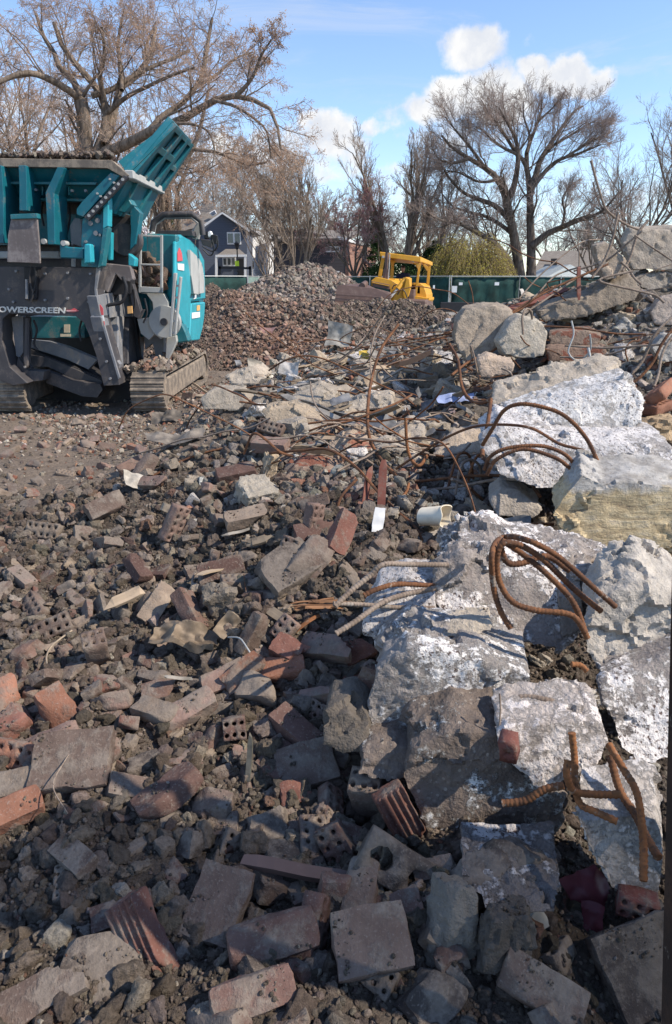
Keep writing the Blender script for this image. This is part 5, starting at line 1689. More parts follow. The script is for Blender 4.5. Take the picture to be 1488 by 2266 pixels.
# ------------------------------------------------------------------ boards and splinters
def board(px, py, L, w, h, yaw, el, mat, head, lift=.03, color=(1, 1, 1), name="wooden_board", cat="board", label=None, roll=0.0, group="boards in the rubble"):
    nseg = 7
    V, F = [], []
    for i in range(nseg + 1):
        x = -L / 2 + L * i / nseg
        k = 1.0 if 0 < i < nseg else RNG.uniform(.5, .95)
        for sy, sz in ((-1, -1), (1, -1), (1, 1), (-1, 1)):
            V.append((x + RNG.normal() * (.012 if i in (0, nseg) else .002), sy * w / 2 * k, sz * h / 2 * k + .012 * L * math.sin(i * 1.1)))
        if i:
            b = (i - 1) * 4
            for c in range(4):
                d = (c + 1) % 4
                F.append((b + c, b + d, b + 4 + d, b + 4 + c))
    F.append((3, 2, 1, 0))
    e = nseg * 4
    F.append((e, e + 1, e + 2, e + 3))
    me = bpy.data.meshes.new(name)
    me.from_pydata(V, [], F)
    o = finish(name, me, M[mat])
    o.location = ray_lift(px, py, lift)
    o.rotation_euler = (roll, -el, yaw)
    o.color = (*color, 1)
    tag(o, label or say(px, py, head, "lying", group), cat, group)
    return o


board(660, 1926, .33, .036, .022, R(-9), R(-3), 'bucket', '', .10, (1, 1, 1), "steel_flat_bar", "metal bar", "flat brown bar lying across the top of the smooth paver", .2, "odd metal pieces in the rubble")
board(552, 1685, .17, .018, .012, R(80), R(70), 'tin', '', .08, (.5, .5, .45), "metal_strip", "metal strip", "dull upright metal strip stuck in the shaded soil", 0, "odd metal pieces in the rubble")
board(755, 1520, .24, .02, .006, R(48), R(25), 'tin', '', .05, (.25, .24, .24), "metal_strip", "metal strip", "thin dark strip leaning beside the whitewashed block", .6, "odd metal pieces in the rubble")
bar("metal_strip", ys([(575, 1475), (610, 1440), (650, 1400), (690, 1370), (712, 1360)], 2.5, 2.72), .013, 'rebar_bright', "curved strip of rusty steel rising out of the bricks", False, .02, 8, "metal strip", "odd metal pieces in the rubble", .35)
board(846, 1078, .30, .045, .012, R(80), R(72), 'primer', '', .12, (1, 1, 1), "steel_channel", "steel channel", "red primer-painted channel standing upright beside the ridged slab", .2, "odd metal pieces in the rubble")
board(812, 1080, .26, .04, .010, R(70), R(60), 'primer', '', .08, (.7, .65, .65), "steel_channel", "steel channel", "darker red channel leaning in the shadow of the ridged slab", .9, "odd metal pieces in the rubble")
board(1180, 668, .85, .07, .03, R(20), R(16), 'primer', '', .22, (1.3, 1.2, 1.1), "steel_angle", "steel angle", "long red steel angle lying under a fan of bars", .5, "odd metal pieces in the rubble")
board(1281, 628, .30, .035, .02, R(95), R(75), 'primer', '', .55, (1.7, 1.4, 1.1), "steel_angle", "steel angle", "short orange-red angle standing up before the pale garage roof", 0, "odd metal pieces in the rubble")
board(900, 800, .75, .06, .05, R(-55), R(18), 'wood', '', .25, (1.0, .78, .72), "wooden_board", "board", "pinkish squared timber lying steeply through the tangle of rods", .3)
for i in range(7):
    board(690 + i * 6, 1330 + (i % 3) * 7, RNG.uniform(.12, .26), .014, .006, R(10) + RNG.normal() * .25, R(-6) + RNG.normal() * .15, 'wood', "reddish splinter of wood", .03 + .01 * i, (.75, .5, .38), "wood_splinter", "splinter", None, RNG.normal(), "splinters of wood by the dusty bars")
for (x0, y0, x1, y1), n, col in [((430, 790, 760, 920), 14, 'w'), ((740, 760, 1080, 960), 20, 'w'), ((560, 900, 760, 1010), 10, 'w'), ((1000, 640, 1320, 720), 14, 'w'), ((200, 1120, 640, 1500), 8, 'd')]:
    for i in range(n):
        px, py = RNG.uniform(x0, x1), RNG.uniform(y0, y1)
        if py < 780 and px < 720:
            py += 60
        k = RNG.uniform(.7, 1.15)
        long = RNG.uniform(.18, .75) if col == 'w' else RNG.uniform(.08, .2)
        kind = int(RNG.choice(3, p=[.55, .25, .2]))
        mt, hd, cc = [('wood', 'weathered', (k * .8, k * .8, k * .8)), ('wood', 'pale', (1.15, 1.1, 1.05)), ('tin', 'grey metal', (.9, .88, .85))][kind]
        ln = 'long' if long > .5 else 'short'
        board(px, py, long, RNG.uniform(.02, .06), RNG.uniform(.006, .02), RNG.uniform(-.9, .9), RNG.normal() * .25, mt, f"{ln} {hd} {'strip' if mt == 'tin' else 'board'}", RNG.uniform(.03, .15), cc,
              "metal_strip" if mt == 'tin' else "wooden_board", "metal strip" if mt == 'tin' else "board", None, RNG.normal() * .6, "strips in the tangle" if mt == 'tin' else "boards in the rubble")


# ------------------------------------------------------------------ crumpled sheets
def sheet(px, py, a, b, mat, label, yaw=0.0, tilt=(0, 0), crumple=.04, freq=5.0, lift=.03, color=(1, 1, 1), name="metal_sheet", cat="metal sheet", group="sheets in the rubble", n=26, fold=0.0, thick=.003):
    u, v = np.meshgrid(np.linspace(-.5, .5, n), np.linspace(-.5, .5, n))
    sd = int(RNG.integers(9999))
    q = np.stack([u.ravel() * a, v.ravel() * b, np.zeros(n * n)], -1)
    edge = 1 + .16 * fbm(q * freq * 1.6 + sd, 3, sd)
    q[:, :2] *= edge[:, None]
    ridge = 1 - 2 * np.abs(vnoise(q * freq + sd % 13, sd))
    q[:, 2] += crumple * (ridge * .7 + .5 * fbm(q * freq * 2.2 + sd, 2, sd + 1)) + fold * np.abs(q[:, 0]) * 1.2
    i = np.arange(n * n).reshape(n, n)
    F = np.stack([i[:-1, :-1], i[:-1, 1:], i[1:, 1:], i[1:, :-1]], -1).reshape(-1, 4)
    m = len(q)
    q2 = q.copy()
    q2[:, 2] -= thick
    rim = []
    loop = list(i[0, :]) + list(i[1:, -1]) + list(i[-1, -2::-1]) + list(i[-2:0:-1, 0])
    for k in range(len(loop)):
        p0, p1 = loop[k], loop[(k + 1) % len(loop)]
        rim.append((p1, p0, p0 + m, p1 + m))
    F = np.concatenate([F, F[:, ::-1] + m, np.array(rim)])
    me = mesh_np(name, np.concatenate([q, q2]), F)
    me.shade_smooth()
    me.set_sharp_from_angle(angle=R(30))
    o = finish(name, me, M[mat])
    o.location = ray_lift(px, py, lift)
    o.rotation_euler = (tilt[0], tilt[1], yaw)
    o.color = (*color, 1)
    return tag(o, label, cat, group)


sheet(415, 1410, .30, .13, 'tin', "crumpled tan tin sheet bridging a dark hollow in the bricks", R(-8), (R(28), R(6)), .055, 9, .11, (.66, .54, .42))
sheet(500, 1385, .12, .07, 'tin', "curled tin scrap under the grey angular stone", R(50), (R(40), R(-30)), .02, 9, .07, (.7, .58, .45))
sheet(1110, 1180, .34, .20, 'tin', "bent grey sheet lying crumpled between the blocks", R(-18), (R(38), R(-12)), .03, 5, .08, (.72, .80, .90))
sheet(1060, 1155, .16, .12, 'tin', "smaller grey sheet crumpled behind the bent grey sheet", R(20), (R(50), R(0)), .03, 6, .10, (.6, .66, .74))
sheet(838, 1150, .055, .12, 'white', "white shard of sheet standing up like a sail", R(15), (R(78), R(12)), .008, 7, .07, (1, 1, 1))
sheet(1302, 1975, .12, .12, 'plastic', "torn dark red tarpaulin scrap beside the pale lowest block", R(20), (R(48), R(-14)), .018, 9, .06, (.20, .052, .062), "tarpaulin_scrap", "tarpaulin")
sheet(1310, 2045, .06, .10, 'plastic', "small fold of dark red tarpaulin hanging lower down", R(-30), (R(55), R(-8)), .016, 11, .03, (.17, .045, .055), "tarpaulin_scrap", "tarpaulin")
sheet(1438, 1580, .17, .28, 'plastic', "torn black tar paper draped over the leaning whitewashed slab", R(10), (R(55), R(25)), .03, 8, .10, (.07, .07, .075), "tar_paper", "tar paper", n=30)
sheet(752, 742, .36, .34, 'tin', "pale torn sheet of metal standing up before the red gravel heap", R(-10), (R(70), R(8)), .05, 3, .22, (1.2, 1.2, 1.15))
sheet(562, 822, .18, .27, 'tin', "grey pointed metal scrap standing before the crusher gravel", R(30), (R(75), R(18)), .05, 3, .16, (.9, .88, .82))
sheet(640, 815, .24, .16, 'tin', "small white bent sheet beside the grey pointed scrap", R(-25), (R(60), R(0)), .04, 4, .12, (1.6, 1.6, 1.6))
sheet(810, 785, .15, .12, 'plastic', "yellow plastic scrap caught in the rods", R(10), (R(55), R(0)), .04, 5, .10, (.62, .44, .08), "plastic_scrap", "plastic")
sheet(1010, 882, .34, .10, 'plastic', "blue and white cloth scrap under the swooping bar", R(10), (R(30), R(0)), .03, 6, .08, (.35, .42, .66), "cloth_scrap", "cloth")
sheet(590, 735, .34, .26, 'plastic', "flat pinkish board lying on the red gravel heap", R(-20), (R(40), R(0)), .02, 3, .05, (.42, .24, .20), "fibre_board", "board")
sheet(372, 925, .34, .22, 'tin', "dull crumpled tarp by the crusher track", R(-12), (R(30), R(0)), .07, 4, .06, (.5, .46, .42))
sheet(385, 968, .5, .16, 'tin', "long bent tin strip arched over bricks near the crusher", R(10), (R(20), R(0)), .05, 4, .10, (.62, .58, .54))
sheet(300, 1065, .16, .12, 'tin', "white curled scrap on the slope crest beside pink bricks", R(35), (R(40), R(20)), .03, 6, .06, (1.5, 1.45, 1.35))
sheet(1140, 2040, .16, .10, 'plastic', "thin pale torn strip under the red tarpaulin scrap", R(35), (R(40), R(0)), .02, 9, .03, (.32, .30, .26), "plastic_scrap", "plastic")
for i in range(34):
    px, py = (RNG.uniform(700, 1080), RNG.uniform(760, 960)) if i < 20 else (RNG.uniform(460, 760), RNG.uniform(800, 900)) if i < 27 else (RNG.uniform(1100, 1330), RNG.uniform(620, 720))
    c, w = [((1.5, 1.5, 1.5), 'white'), ((.8, .8, .8), 'grey'), ((1.0, .85, .7), 'tan'), ((.55, .6, .7), 'bluish')][int(RNG.integers(4))]
    s = RNG.uniform(.07, .20)
    sheet(px, py, s, s * RNG.uniform(.4, .9), 'tin', say(px, py, f"{'small ' if s < .12 else ''}{w} bent sheet scrap", "caught", "sheet scraps in the tangle"), RNG.uniform(-1, 1), (RNG.uniform(.2, 1.3), RNG.normal() * .4), .04, 4, RNG.uniform(.05, .16), c, "sheet_scrap", "sheet scrap", "sheet scraps in the tangle", 14)

# plastic bucket, crushed on its side
bk = MB()
n = 28
for k, (x, r) in enumerate([(-.07, .050), (-.068, .060), (.02, .066), (.07, .070), (.075, .075), (.082, .075), (.082, .068), (.02, .062), (-.06, .055)]):
    for i in range(n):
        a = 2 * math.pi * i / n
        bk.v.append((x + (.012 * math.sin(3 * a) if k in (4, 5, 6) else 0), r * math.cos(a), r * math.sin(a) * .78))
for k in range(8):
    for i in range(n):
        j = (i + 1) % n
        bk.f.append((k * n + i, k * n + j, (k + 1) * n + j, (k + 1) * n + i))
bk.f.append(tuple(range(n - 1, -1, -1)))
bk.f.append(tuple(8 * n + i for i in range(n)))
o = bk.build("plastic_bucket", M['pvc'], None, 40)
o.location = ray_lift(958, 1142, .13)
o.rotation_euler = (R(10), R(-12), R(-35))
o.scale = (.95, .95, .95)
tag(o, "cream plastic bucket crushed between pale chunks", "bucket")

# a few roots and wires on the dark slope
for q, r, mt, lab in [
    ([(150, 1800), (118, 1740), (140, 1690), (165, 1650), (172, 1620)], .0022, 'rebar_grey', "thin tan root trailing over the wide dark paver"),
    ([(505, 1410), (530, 1412), (545, 1430), (570, 1470)], .0035, 'silver', "pale wire curving down from the tin sheet"),
    ([(425, 1320), (426, 1290), (430, 1272), (440, 1268)], .006, 'rebar_grey', "short bent rod sticking up out of the slope"),
    ([(106, 1480), (104, 1450), (120, 1425), (160, 1395)], .004, 'wood', "crooked twig lying on the dark slope"),
    ([(545, 1310), (542, 1290), (540, 1270)], .002, 'rebar', "thin dark wire standing by the maroon brick"),
    ([(540, 1005), (560, 960), (585, 970), (620, 1000), (650, 1010)], .008, 'rebar', "bent rusty bar rising behind the speckled mortar lump"),
    ([(620, 1010), (680, 965), (760, 940), (830, 960), (900, 935), (1010, 905)], .006, 'rebar_grey', "very long thin rod arching over the ridged clay slab"),
    ([(600, 870), (680, 910), (750, 950), (800, 980)], .009, 'rebar', "straight rusty rod slanting down to the ridged clay slab"),
    ([(520, 870), (700, 790), (850, 762), (1010, 735)], .010, 'rebar', "longest rod, slanting up across the whole tangle"),
    ([(640, 990), (690, 960), (740, 962)], .006, 'rebar', "low rusty hoop on the long tan beam"),
    ([(405, 830), (430, 850), (470, 880), (478, 905)], .006, 'rebar_grey', "thin wire looping near the crusher track"),
]:
    Ya, Yb = hit(*q[0]).y - .08, hit(*q[-1]).y - .10
    bar("wire" if r < .005 else "steel_rod", ys(q, Ya, Yb), r, mt, lab, False, .02, 6, "wire" if r < .005 else "rod", "loose wires and rods")


# soil crumbs and dust that have settled on top of the bricks and stones of the near slope
bpy.context.view_layer.update()
_dg = bpy.context.evaluated_depsgraph_get()


def settle(n, xr, yr, names, zmax=2.5, keep=None):
    out = []
    xs, yy = RNG.uniform(*xr, n), yr[0] + (yr[1] - yr[0]) * RNG.uniform(0, 1, n) ** 1.3
    for x, y in zip(xs, yy):
        if not in_view(np.array([x]), np.array([y]))[0]:
            continue
        ok, loc, no, _i, ob, _m = S.ray_cast(_dg, Vector((x, y, zmax)), Vector((0, 0, -1)), distance=4.0)
        if ok and no.z > .55 and ob.name.split('.')[0] in names:
            if fbm(np.array([[x * 14, y * 14, loc.z * 14]]), 2, 8)[0] > .40:
                out.append(tuple(loc))
    return np.array(out)


p = settle(90000, (-2.6, 1.6), (.9, 4.8), {'brick', 'half_brick', 'broken_brick', 'paver_brick', 'split_brick', 'stone', 'cored_brick', 'pierced_block', 'ridged_tile', 'concrete_shard'})
o = scatter_mesh("settled_crumbs", p, 0.0014 + 0.0048 * RNG.uniform(0, 1, len(p)) ** 3, palette(len(p), SOILC, [4, 5, 5, 2, .4, .4], .16), V_SM, M['clod'], 0.15)
tag(o, "soil crumbs settled on top of the bricks and stones", None, None, 'stuff')
# ------------------------------------------------------------------ the teal tracked crusher
def PX(px, py, x0):
    """the place on the upright plane X = x0 seen at a photo pixel"""
    d = ray(px, py)
    return Vector(CAMV + d * (x0 / d[0]))


def yplate(name, pts, Yd, back, mat, parent, bevel=0.004, smooth=None):
    """outline in the photo at distance Yd (or one distance per point), pushed back"""
    w = [P(p[0], p[1], p[2] if len(p) > 2 else Yd) for p in pts]
    return MB().prism(w, back if not isinstance(back, (int, float)) else (0, back, 0)).build(name, mat, parent, smooth, bevel)


def xplate(name, pts, x0, inward, mat, parent, bevel=0.004):
    w = [PX(p[0], p[1], x0) for p in pts]
    return MB().prism(w, (-inward, 0, 0)).build(name, mat, parent, None, bevel)


CR = empty("rock_crusher", (P(160, 905, 10).x, 10.3, 0.0), "teal tracked rock crusher with raised hopper wing standing on muddy tracks", "crusher")
m = M
# hopper
yplate("hopper_wall", [(-160, 362, 8.55), (240, 371, 8.55), (272, 386, 8.6), (216, 440, 8.85), (-160, 433, 8.85)], 0, .06, m['teal'], CR)
yplate("hopper_flange", [(-160, 400, 8.62), (214, 403, 8.62), (212, 409, 8.62), (-160, 406, 8.62)], 0, (0, .1, 0), m['teal_dusty'], CR, .004)
yplate("hopper_rim", [(-160, 347), (247, 354), (286, 388), (276, 394), (238, 372), (-160, 366)], 8.48, .16, m['track'], CR)
yplate("hopper_floor", [(-160, 352, 8.66), (248, 358, 8.66), (345, 410, 11.2), (-160, 400, 11.2)], 0, (0, 0, -.12), m['track'], CR)
yplate("inner_wall", [(-160, 430), (238, 436), (236, 592), (-160, 590)], 9.25, .1, m['steel_dark'], CR)
yplate("lower_hopper", [(-160, 470), (180, 474), (180, 520), (150, 540), (-160, 545)], 9.1, .2, m['teal_dusty'], CR)
for q in ([(-14, 366), (4, 366), (8, 430), (9, 538), (-10, 538), (-12, 430)], [(41, 366), (58, 366), (60, 412), (60, 466), (43, 466), (43, 412)], [(127, 370), (144, 371), (120, 428), (122, 541), (106, 541), (101, 426)]):
    yplate("hopper_rib", q, 8.42, .40, m['teal'], CR, .005)
f = yplate("rubber_flap", [(25, 484), (82, 481), (87, 540), (89, 583), (52, 581), (16, 580), (18, 520)], 8.30, .035, m['flap'], CR)
yplate("flap_hinge", [(23, 474), (82, 472), (83, 483), (24, 485)], 8.27, .10, m['teal_dusty'], CR, .004)
yplate("side_plate", [(183, 484), (205, 470), (222, 476), (238, 438), (240, 505), (231, 540), (224, 586), (214, 592), (180, 590), (180, 534)], 8.58, .10, m['teal'], CR)
yplate("edge_strip", [(229, 442), (240, 436), (239, 500), (228, 506)], 8.54, .16, m['teal_sunlit'], CR)
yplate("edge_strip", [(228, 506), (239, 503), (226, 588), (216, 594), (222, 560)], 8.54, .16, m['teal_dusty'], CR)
yplate("diagonal_brace", [(170, 462), (182, 446), (245, 382), (266, 388), (184, 480), (170, 474)], 8.50, .08, m['teal'], CR)
yplate("bolt_bar", [(186, 480), (274, 388), (286, 392), (196, 488)], 8.47, .06, m['steel_dark'], CR)
for i in range(9):
    t = (i + .5) / 9
    p = P(192 + 84 * t, 482 - 90 * t, 8.455)
    MB().tube([p, p + Vector((0, .03, 0))], .017, 8).build("bolt", m['silver'], CR)
for bx, by in ((243, 396), (252, 404), (215, 428), (222, 434)):
    p = P(bx, by, 8.48)
    MB().tube([p, p + Vector((0, .03, 0))], .012, 8).build("bolt", m['silver'], CR)
yplate("locking_arm", [(132, 541), (150, 546), (186, 548), (186, 573), (133, 571)], 8.40, .10, m['teal'], CR, .012)
yplate("arm_end", [(186, 542), (190, 539), (201, 540), (203, 582), (186, 584)], 8.34, .12, m['teal_sunlit'], CR, .015)
for px, py in ((140, 538), (96, 534)):
    p = P(px, py, 8.38)
    MB().tube([p, p + Vector((0, .12, 0))], .03, 12).build("pivot_pin", m['silver'], CR, 40)
for px, py in ((212, 516), (200, 494), (216, 488)):
    p = P(px, py, 8.56)
    MB().tube([p, p + Vector((0, .04, 0))], .028, 10).build("bolt", m['steel_grey_lit'], CR, 40)
yplate("cover_post", [(155, 500), (165, 482), (178, 484), (182, 545), (176, 545), (164, 540), (158, 545)], 8.75, .2, m['steel_grey_lit'], CR)
yplate("hose_column", [(158, 568), (164, 568), (164, 590), (158, 590)], 8.7, .06, m['silver'], CR, .003)
# the raised wing, leaning out along the machine's side
A, B, C_, D = P(284, 384, 8.60), P(356, 420, 10.7), P(425, 312, 10.9), P(384, 267, 8.9)
nrm = (B - A).cross(D - A).normalized()
if nrm.x > 0:
    nrm = -nrm
wg = MB().prism([A, B, C_, D], nrm * .07).build("wing", m['teal'], CR, None, .006)
yplate("wing_flange", [(262, 357, 8.70), (381, 265, 9.0), (392, 277, 8.86), (284, 385, 8.56)], 0, (0, .09, 0), m['teal_dusty'], CR)


def wing_pt(u, v, off=0.0):
    return A.lerp(B, u).lerp(D.lerp(C_, u), v) - nrm * off


for u0, u1 in ((.0, .09), (.32, .42), (.64, .74), (.92, 1.0)):
    MB().prism([wing_pt(u0, .02), wing_pt(u1, .02), wing_pt(u1, .97), wing_pt(u0, .97)], -nrm * .055).build("wing_rib", m['teal'], CR, None, .003)
for v0, v1, u0, u1 in ((.50, .60, .09, .32), (.50, .60, .42, .64), (.40, .48, .74, .92), (.90, .97, .09, .92)):
    MB().prism([wing_pt(u0, v0), wing_pt(u1, v0), wing_pt(u1, v1), wing_pt(u0, v1)], -nrm * .05).build("wing_rib", m['teal_dusty'], CR, None, .003)
MB().bar(P(286, 386, 8.5), P(357, 422, 10.75), .10, .09).build("wing_rail", m['silver'], CR, None, .01)
# side of the hopper below the rail
q = [P(284, 394, 8.65), P(352, 428, 10.6), P(322, 486, 10.4), P(312, 494, 10.2), P(244, 470, 8.75)]
MB().prism(q, (-.08, 0, 0)).build("hopper_side", m['teal'], CR, None, .006)
for t in (.18, .62):
    a = P(284, 394, 8.65).lerp(P(352, 428, 10.6), t)
    b = P(244, 470, 8.75).lerp(P(322, 486, 10.4), t)
    MB().bar(a, b, .07, .10, up=(1, 0, 0)).build("hopper_rib", m['teal_dusty'], CR, None, .006)
yplate("curved_guard", [(244, 450), (262, 428), (285, 440), (292, 452), (276, 470), (246, 462)], 9.0, .25, m['teal_dusty'], CR)
yplate("jaw_plate", [(240, 462), (300, 480), (308, 500), (306, 560), (290, 592), (240, 590)], 9.35, .15, m['steel_dark'], CR)
yplate("teal_gusset", [(288, 468), (296, 455), (310, 470), (306, 500), (300, 540), (288, 552), (290, 508)], 9.15, .18, m['teal'], CR, .005)
p = P(276, 530, 9.2)
MB().tube([p, p + Vector((0, .2, 0))], .19, 22).build("flywheel_cover", m['steel_dark'], CR, 40)
yplate("edge_strip", [(238, 512), (247, 514), (246, 575), (240, 576)], 8.95, .1, m['teal_sunlit'], CR)
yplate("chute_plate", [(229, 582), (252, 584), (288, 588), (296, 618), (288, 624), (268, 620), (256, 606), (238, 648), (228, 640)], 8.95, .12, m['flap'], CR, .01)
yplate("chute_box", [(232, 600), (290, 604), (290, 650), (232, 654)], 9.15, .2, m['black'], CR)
yplate("teal_block", [(284, 560), (300, 572), (298, 590), (284, 588)], 9.0, .15, m['teal_sunlit'], CR, .01)
# dark front frame with its two legs
FRM = yplate("front_frame", [(-160, 588), (222, 592), (213, 640), (216, 668), (240, 756), (262, 834), (265, 852), (230, 854), (213, 786), (199, 745), (186, 714), (168, 700), (20, 694), (6, 706), (5, 755), (22, 812), (62, 848), (30, 853), (0, 842), (-32, 760), (-60, 700), (-160, 692)],
             8.62, .30, m['steel_dark'], CR, .005)
yplate("lens_bracket", [(52, 590), (86, 590), (80, 664), (56, 664)], 8.56, .08, m['black'], CR, .008)
yplate("lens_bracket", [(56, 618), (61, 618), (61, 662), (56, 662)], 8.52, .05, m['steel_grey_lit'], CR, .004)
yplate("leg_panel", [(25, 700), (52, 700), (52, 780), (44, 792), (36, 788)], 8.85, .1, m['steel_grey_lit'], CR)
yplate("ram", [(53, 700), (64, 700), (63, 812), (55, 818), (50, 800)], 8.75, .1, m['steel_dark'], CR, .02)
yplate("frame_foot", [(40, 790), (62, 820), (98, 822), (96, 842), (60, 846), (30, 840)], 8.8, .2, m['steel_dark'], CR, .004)
yplate("edge_trim", [(213, 592), (222, 590), (214, 640), (217, 668), (241, 752), (266, 836), (262, 840), (238, 760), (212, 672), (209, 640)], 8.60, .035, m['steel_grey_lit'], CR, .003)
# lettering on the frame
fc = bpy.data.curves.new("lettering", 'FONT')
fc.body = "POWERSCREEN"
fc.size = 1.0
fc.offset = 0.028
fc.shear = 0.12
fc.extrude = 0.02
fc.resolution_u = 3
fo = bpy.data.objects.new("lettering", fc)
COL.objects.link(fo)
bpy.context.view_layer.update()
w0, h0 = fo.dimensions.x, fo.dimensions.y
a, b = P(-15, 690, 8.615), P(146, 693, 8.615)
fo.data.materials.append(m['letter'])
fo.location = a
fo.scale = ((b - a).length / w0, (P(0, 679, 8.6) - P(0, 692, 8.6)).length / h0, .3)
fo.rotation_euler = (R(90), math.atan2(a.z - b.z, b.x - a.x), 0)
bpy.context.view_layer.update()
_lm = bpy.data.meshes.new_from_object(fo.evaluated_get(bpy.context.evaluated_depsgraph_get()))
_mw = fo.matrix_world.copy()
bpy.data.objects.remove(fo)
fo = bpy.data.objects.new("lettering", _lm)
COL.objects.link(fo)
fo.matrix_world = _mw
fo.parent = CR
fo['label'] = "white block lettering on the dark frame"
yplate("arrow_mark", [(147, 686), (156, 686), (164, 682), (176, 688), (164, 691), (147, 690)], 8.613, .02, m['sticker_red'], CR, 0)
yplate("arrow_mark", [(147, 687), (176, 688), (147, 689)], 8.609, .008, m['letter'], CR, 0)
# grey side frame with its openings, running back along the machine
X0 = P(224, 650, 8.7).x
xplate("side_frame", [(214, 655), (236, 650), (272, 642), (300, 640), (302, 700), (296, 702), (270, 700), (246, 703), (232, 712), (226, 712)], X0, .12, m['steel_grey_lit'], CR, .004)
for q, mt in (([(224, 700), (240, 704), (258, 800), (274, 842), (266, 852), (256, 836)], 'steel_grey_lit'), ([(262, 700), (276, 700), (272, 770), (276, 840), (270, 850), (262, 800)], 'steel_grey_lit'),
              ([(286, 703), (298, 700), (309, 726), (309, 794), (304, 806), (284, 806)], 'steel_dark'), ([(308, 720), (322, 716), (318, 800), (308, 806)], 'steel_grey_lit')):
    xplate("frame_web", q, X0 + .02, .14, m[mt], CR, .01)
yplate("frame_web", [(318, 742), (340, 728), (362, 745), (362, 800), (348, 802), (338, 760), (322, 772)], 9.9, .15, m['steel_grey_lit'], CR, .004)
yplate("bearing_lug", [(246, 800), (258, 796), (266, 806), (262, 824), (250, 826)], 8.75, .1, m['steel_grey_lit'], CR, .004)
yplate("opening_shade", [(226, 700), (300, 700), (318, 860), (250, 860)], 9.9, .1, m['black'], CR, 0)  # black plate put in for the shade inside the frame openings
yplate("angle_strut", [(284, 630), (294, 628), (312, 690), (318, 684), (308, 706), (296, 700)], 9.2, .12, m['steel_dark'], CR, .008)
yplate("red_mark", [(216, 676), (222, 674), (228, 682), (229, 697), (217, 698)], 8.601, .01, m['sticker_red'], CR, 0)
yplate("white_mark", [(217, 699), (229, 698), (231, 710), (219, 711)], 8.601, .01, m['white'], CR, 0)
yplate("red_mark", [(219, 712), (231, 711), (232, 722), (223, 724)], 8.601, .01, m['sticker_red'], CR, 0)
yplate("orange_mark", [(282, 678), (292, 677), (293, 693), (283, 694)], 9.1, .03, m['sticker_orange'], CR, 0)
yplate("belly_backing", [(40, 690), (300, 690), (320, 860), (30, 860)], 10.7, .1, m['black'], CR, 0)  # black plate added to keep the view through the belly dark
# hoses, ribs and small fittings under the hopper and along the frame
for i, q in enumerate([[(70, 590), (66, 620), (74, 650), (68, 668)], [(78, 590), (80, 625), (72, 655)], [(184, 700), (176, 730), (180, 755)], [(62, 705), (70, 740), (60, 790), (72, 815)], [(75, 708), (82, 730), (76, 760), (84, 775)],
                       [(255, 600), (262, 640), (252, 668)], [(296, 640), (300, 672), (292, 700)], [(320, 660), (326, 690), (318, 715)], [(150, 440), (155, 480), (148, 520)], [(96, 440), (92, 470), (98, 500)]]):
    MB().tube(spline([P(x, y, 8.52 if i < 2 else 8.8 if i < 5 else 9.2 if i < 8 else 9.0) for x, y in q], .03), .013, 6).build("hose", m['black'] if i % 2 else m['rubber'], CR, 60)
for px, py, Yb in ((36, 600, 8.6), (100, 606, 8.6), (150, 604, 8.6), (200, 606, 8.6), (30, 668, 8.6), (100, 664, 8.6), (150, 660, 8.6), (196, 668, 8.6), (206, 700, 8.6), (222, 750, 8.6), (236, 800, 8.6), (244, 838, 8.6), (20, 640, 8.6), (48, 836, 8.75), (56, 812, 8.75),
                   (190, 560, 8.56), (190, 535, 8.56), (206, 545, 8.56), (207, 575, 8.56), (222, 520, 8.56), (20, 420, 8.61), (80, 420, 8.61), (160, 422, 8.61), (190, 422, 8.61)):
    p = P(px, py, Yb)
    MB().tube([p + Vector((0, .03, 0)), p + Vector((0, -.012, 0))], .016, 6).build("bolt", m['steel_grey_lit'], CR)
for x in (64, 92, 150):
    yplate("stiffener", [(x, 412), (x + 4, 412), (x + 3, 432), (x + 1, 432)], 8.70, .1, m['teal_dusty'], CR, .003)
yplate("lower_lip", [(-160, 433), (214, 440), (214, 446), (-160, 439)], 8.80, .12, m['teal_dusty'], CR, .003)
yplate("cross_tube", [(-160, 556), (130, 556), (130, 572), (-160, 572)], 8.95, .1, m['silver'], CR, .01)
yplate("cross_tube", [(-160, 498), (12, 498), (12, 504), (-160, 504)], 9.0, .1, m['steel_grey_lit'], CR, .006)
# belly: engine box and the two inclined conveyor skirts
yplate("belly_box", [(62, 700), (188, 702), (188, 748), (60, 748)], 9.9, .4, m['teal_dusty'], CR)
yplate("paper_label", [(142, 718), (155, 718), (155, 736), (142, 736)], 9.88, .01, m['pvc'], CR, 0)
yplate("paper_label", [(134, 739), (157, 739), (157, 745), (134, 745)], 9.88, .01, m['pvc'], CR, 0)
yplate("conveyor_skirt", [(60, 752), (110, 756), (150, 768), (216, 796), (196, 818), (150, 796), (62, 768)], 9.3, .12, m['steel_grey_lit'], CR)
yplate("conveyor_skirt", [(62, 785), (104, 790), (226, 842), (226, 852), (160, 838), (106, 812), (64, 812)], 9.2, .12, m['steel_dark'], CR)
yplate("conveyor_skirt", [(102, 820), (160, 842), (222, 850), (228, 862), (216, 880), (184, 878), (103, 848)], 9.05, .12, m['steel_dark'], CR)
yplate("conveyor_belt", [(62, 770), (230, 838), (230, 846), (62, 782)], 9.25, .5, m['rubber'], CR, .004)
yplate("chassis_beam", [(48, 840), (300, 845), (300, 902), (48, 900)], 9.7, 1.8, m['rubber'], CR)
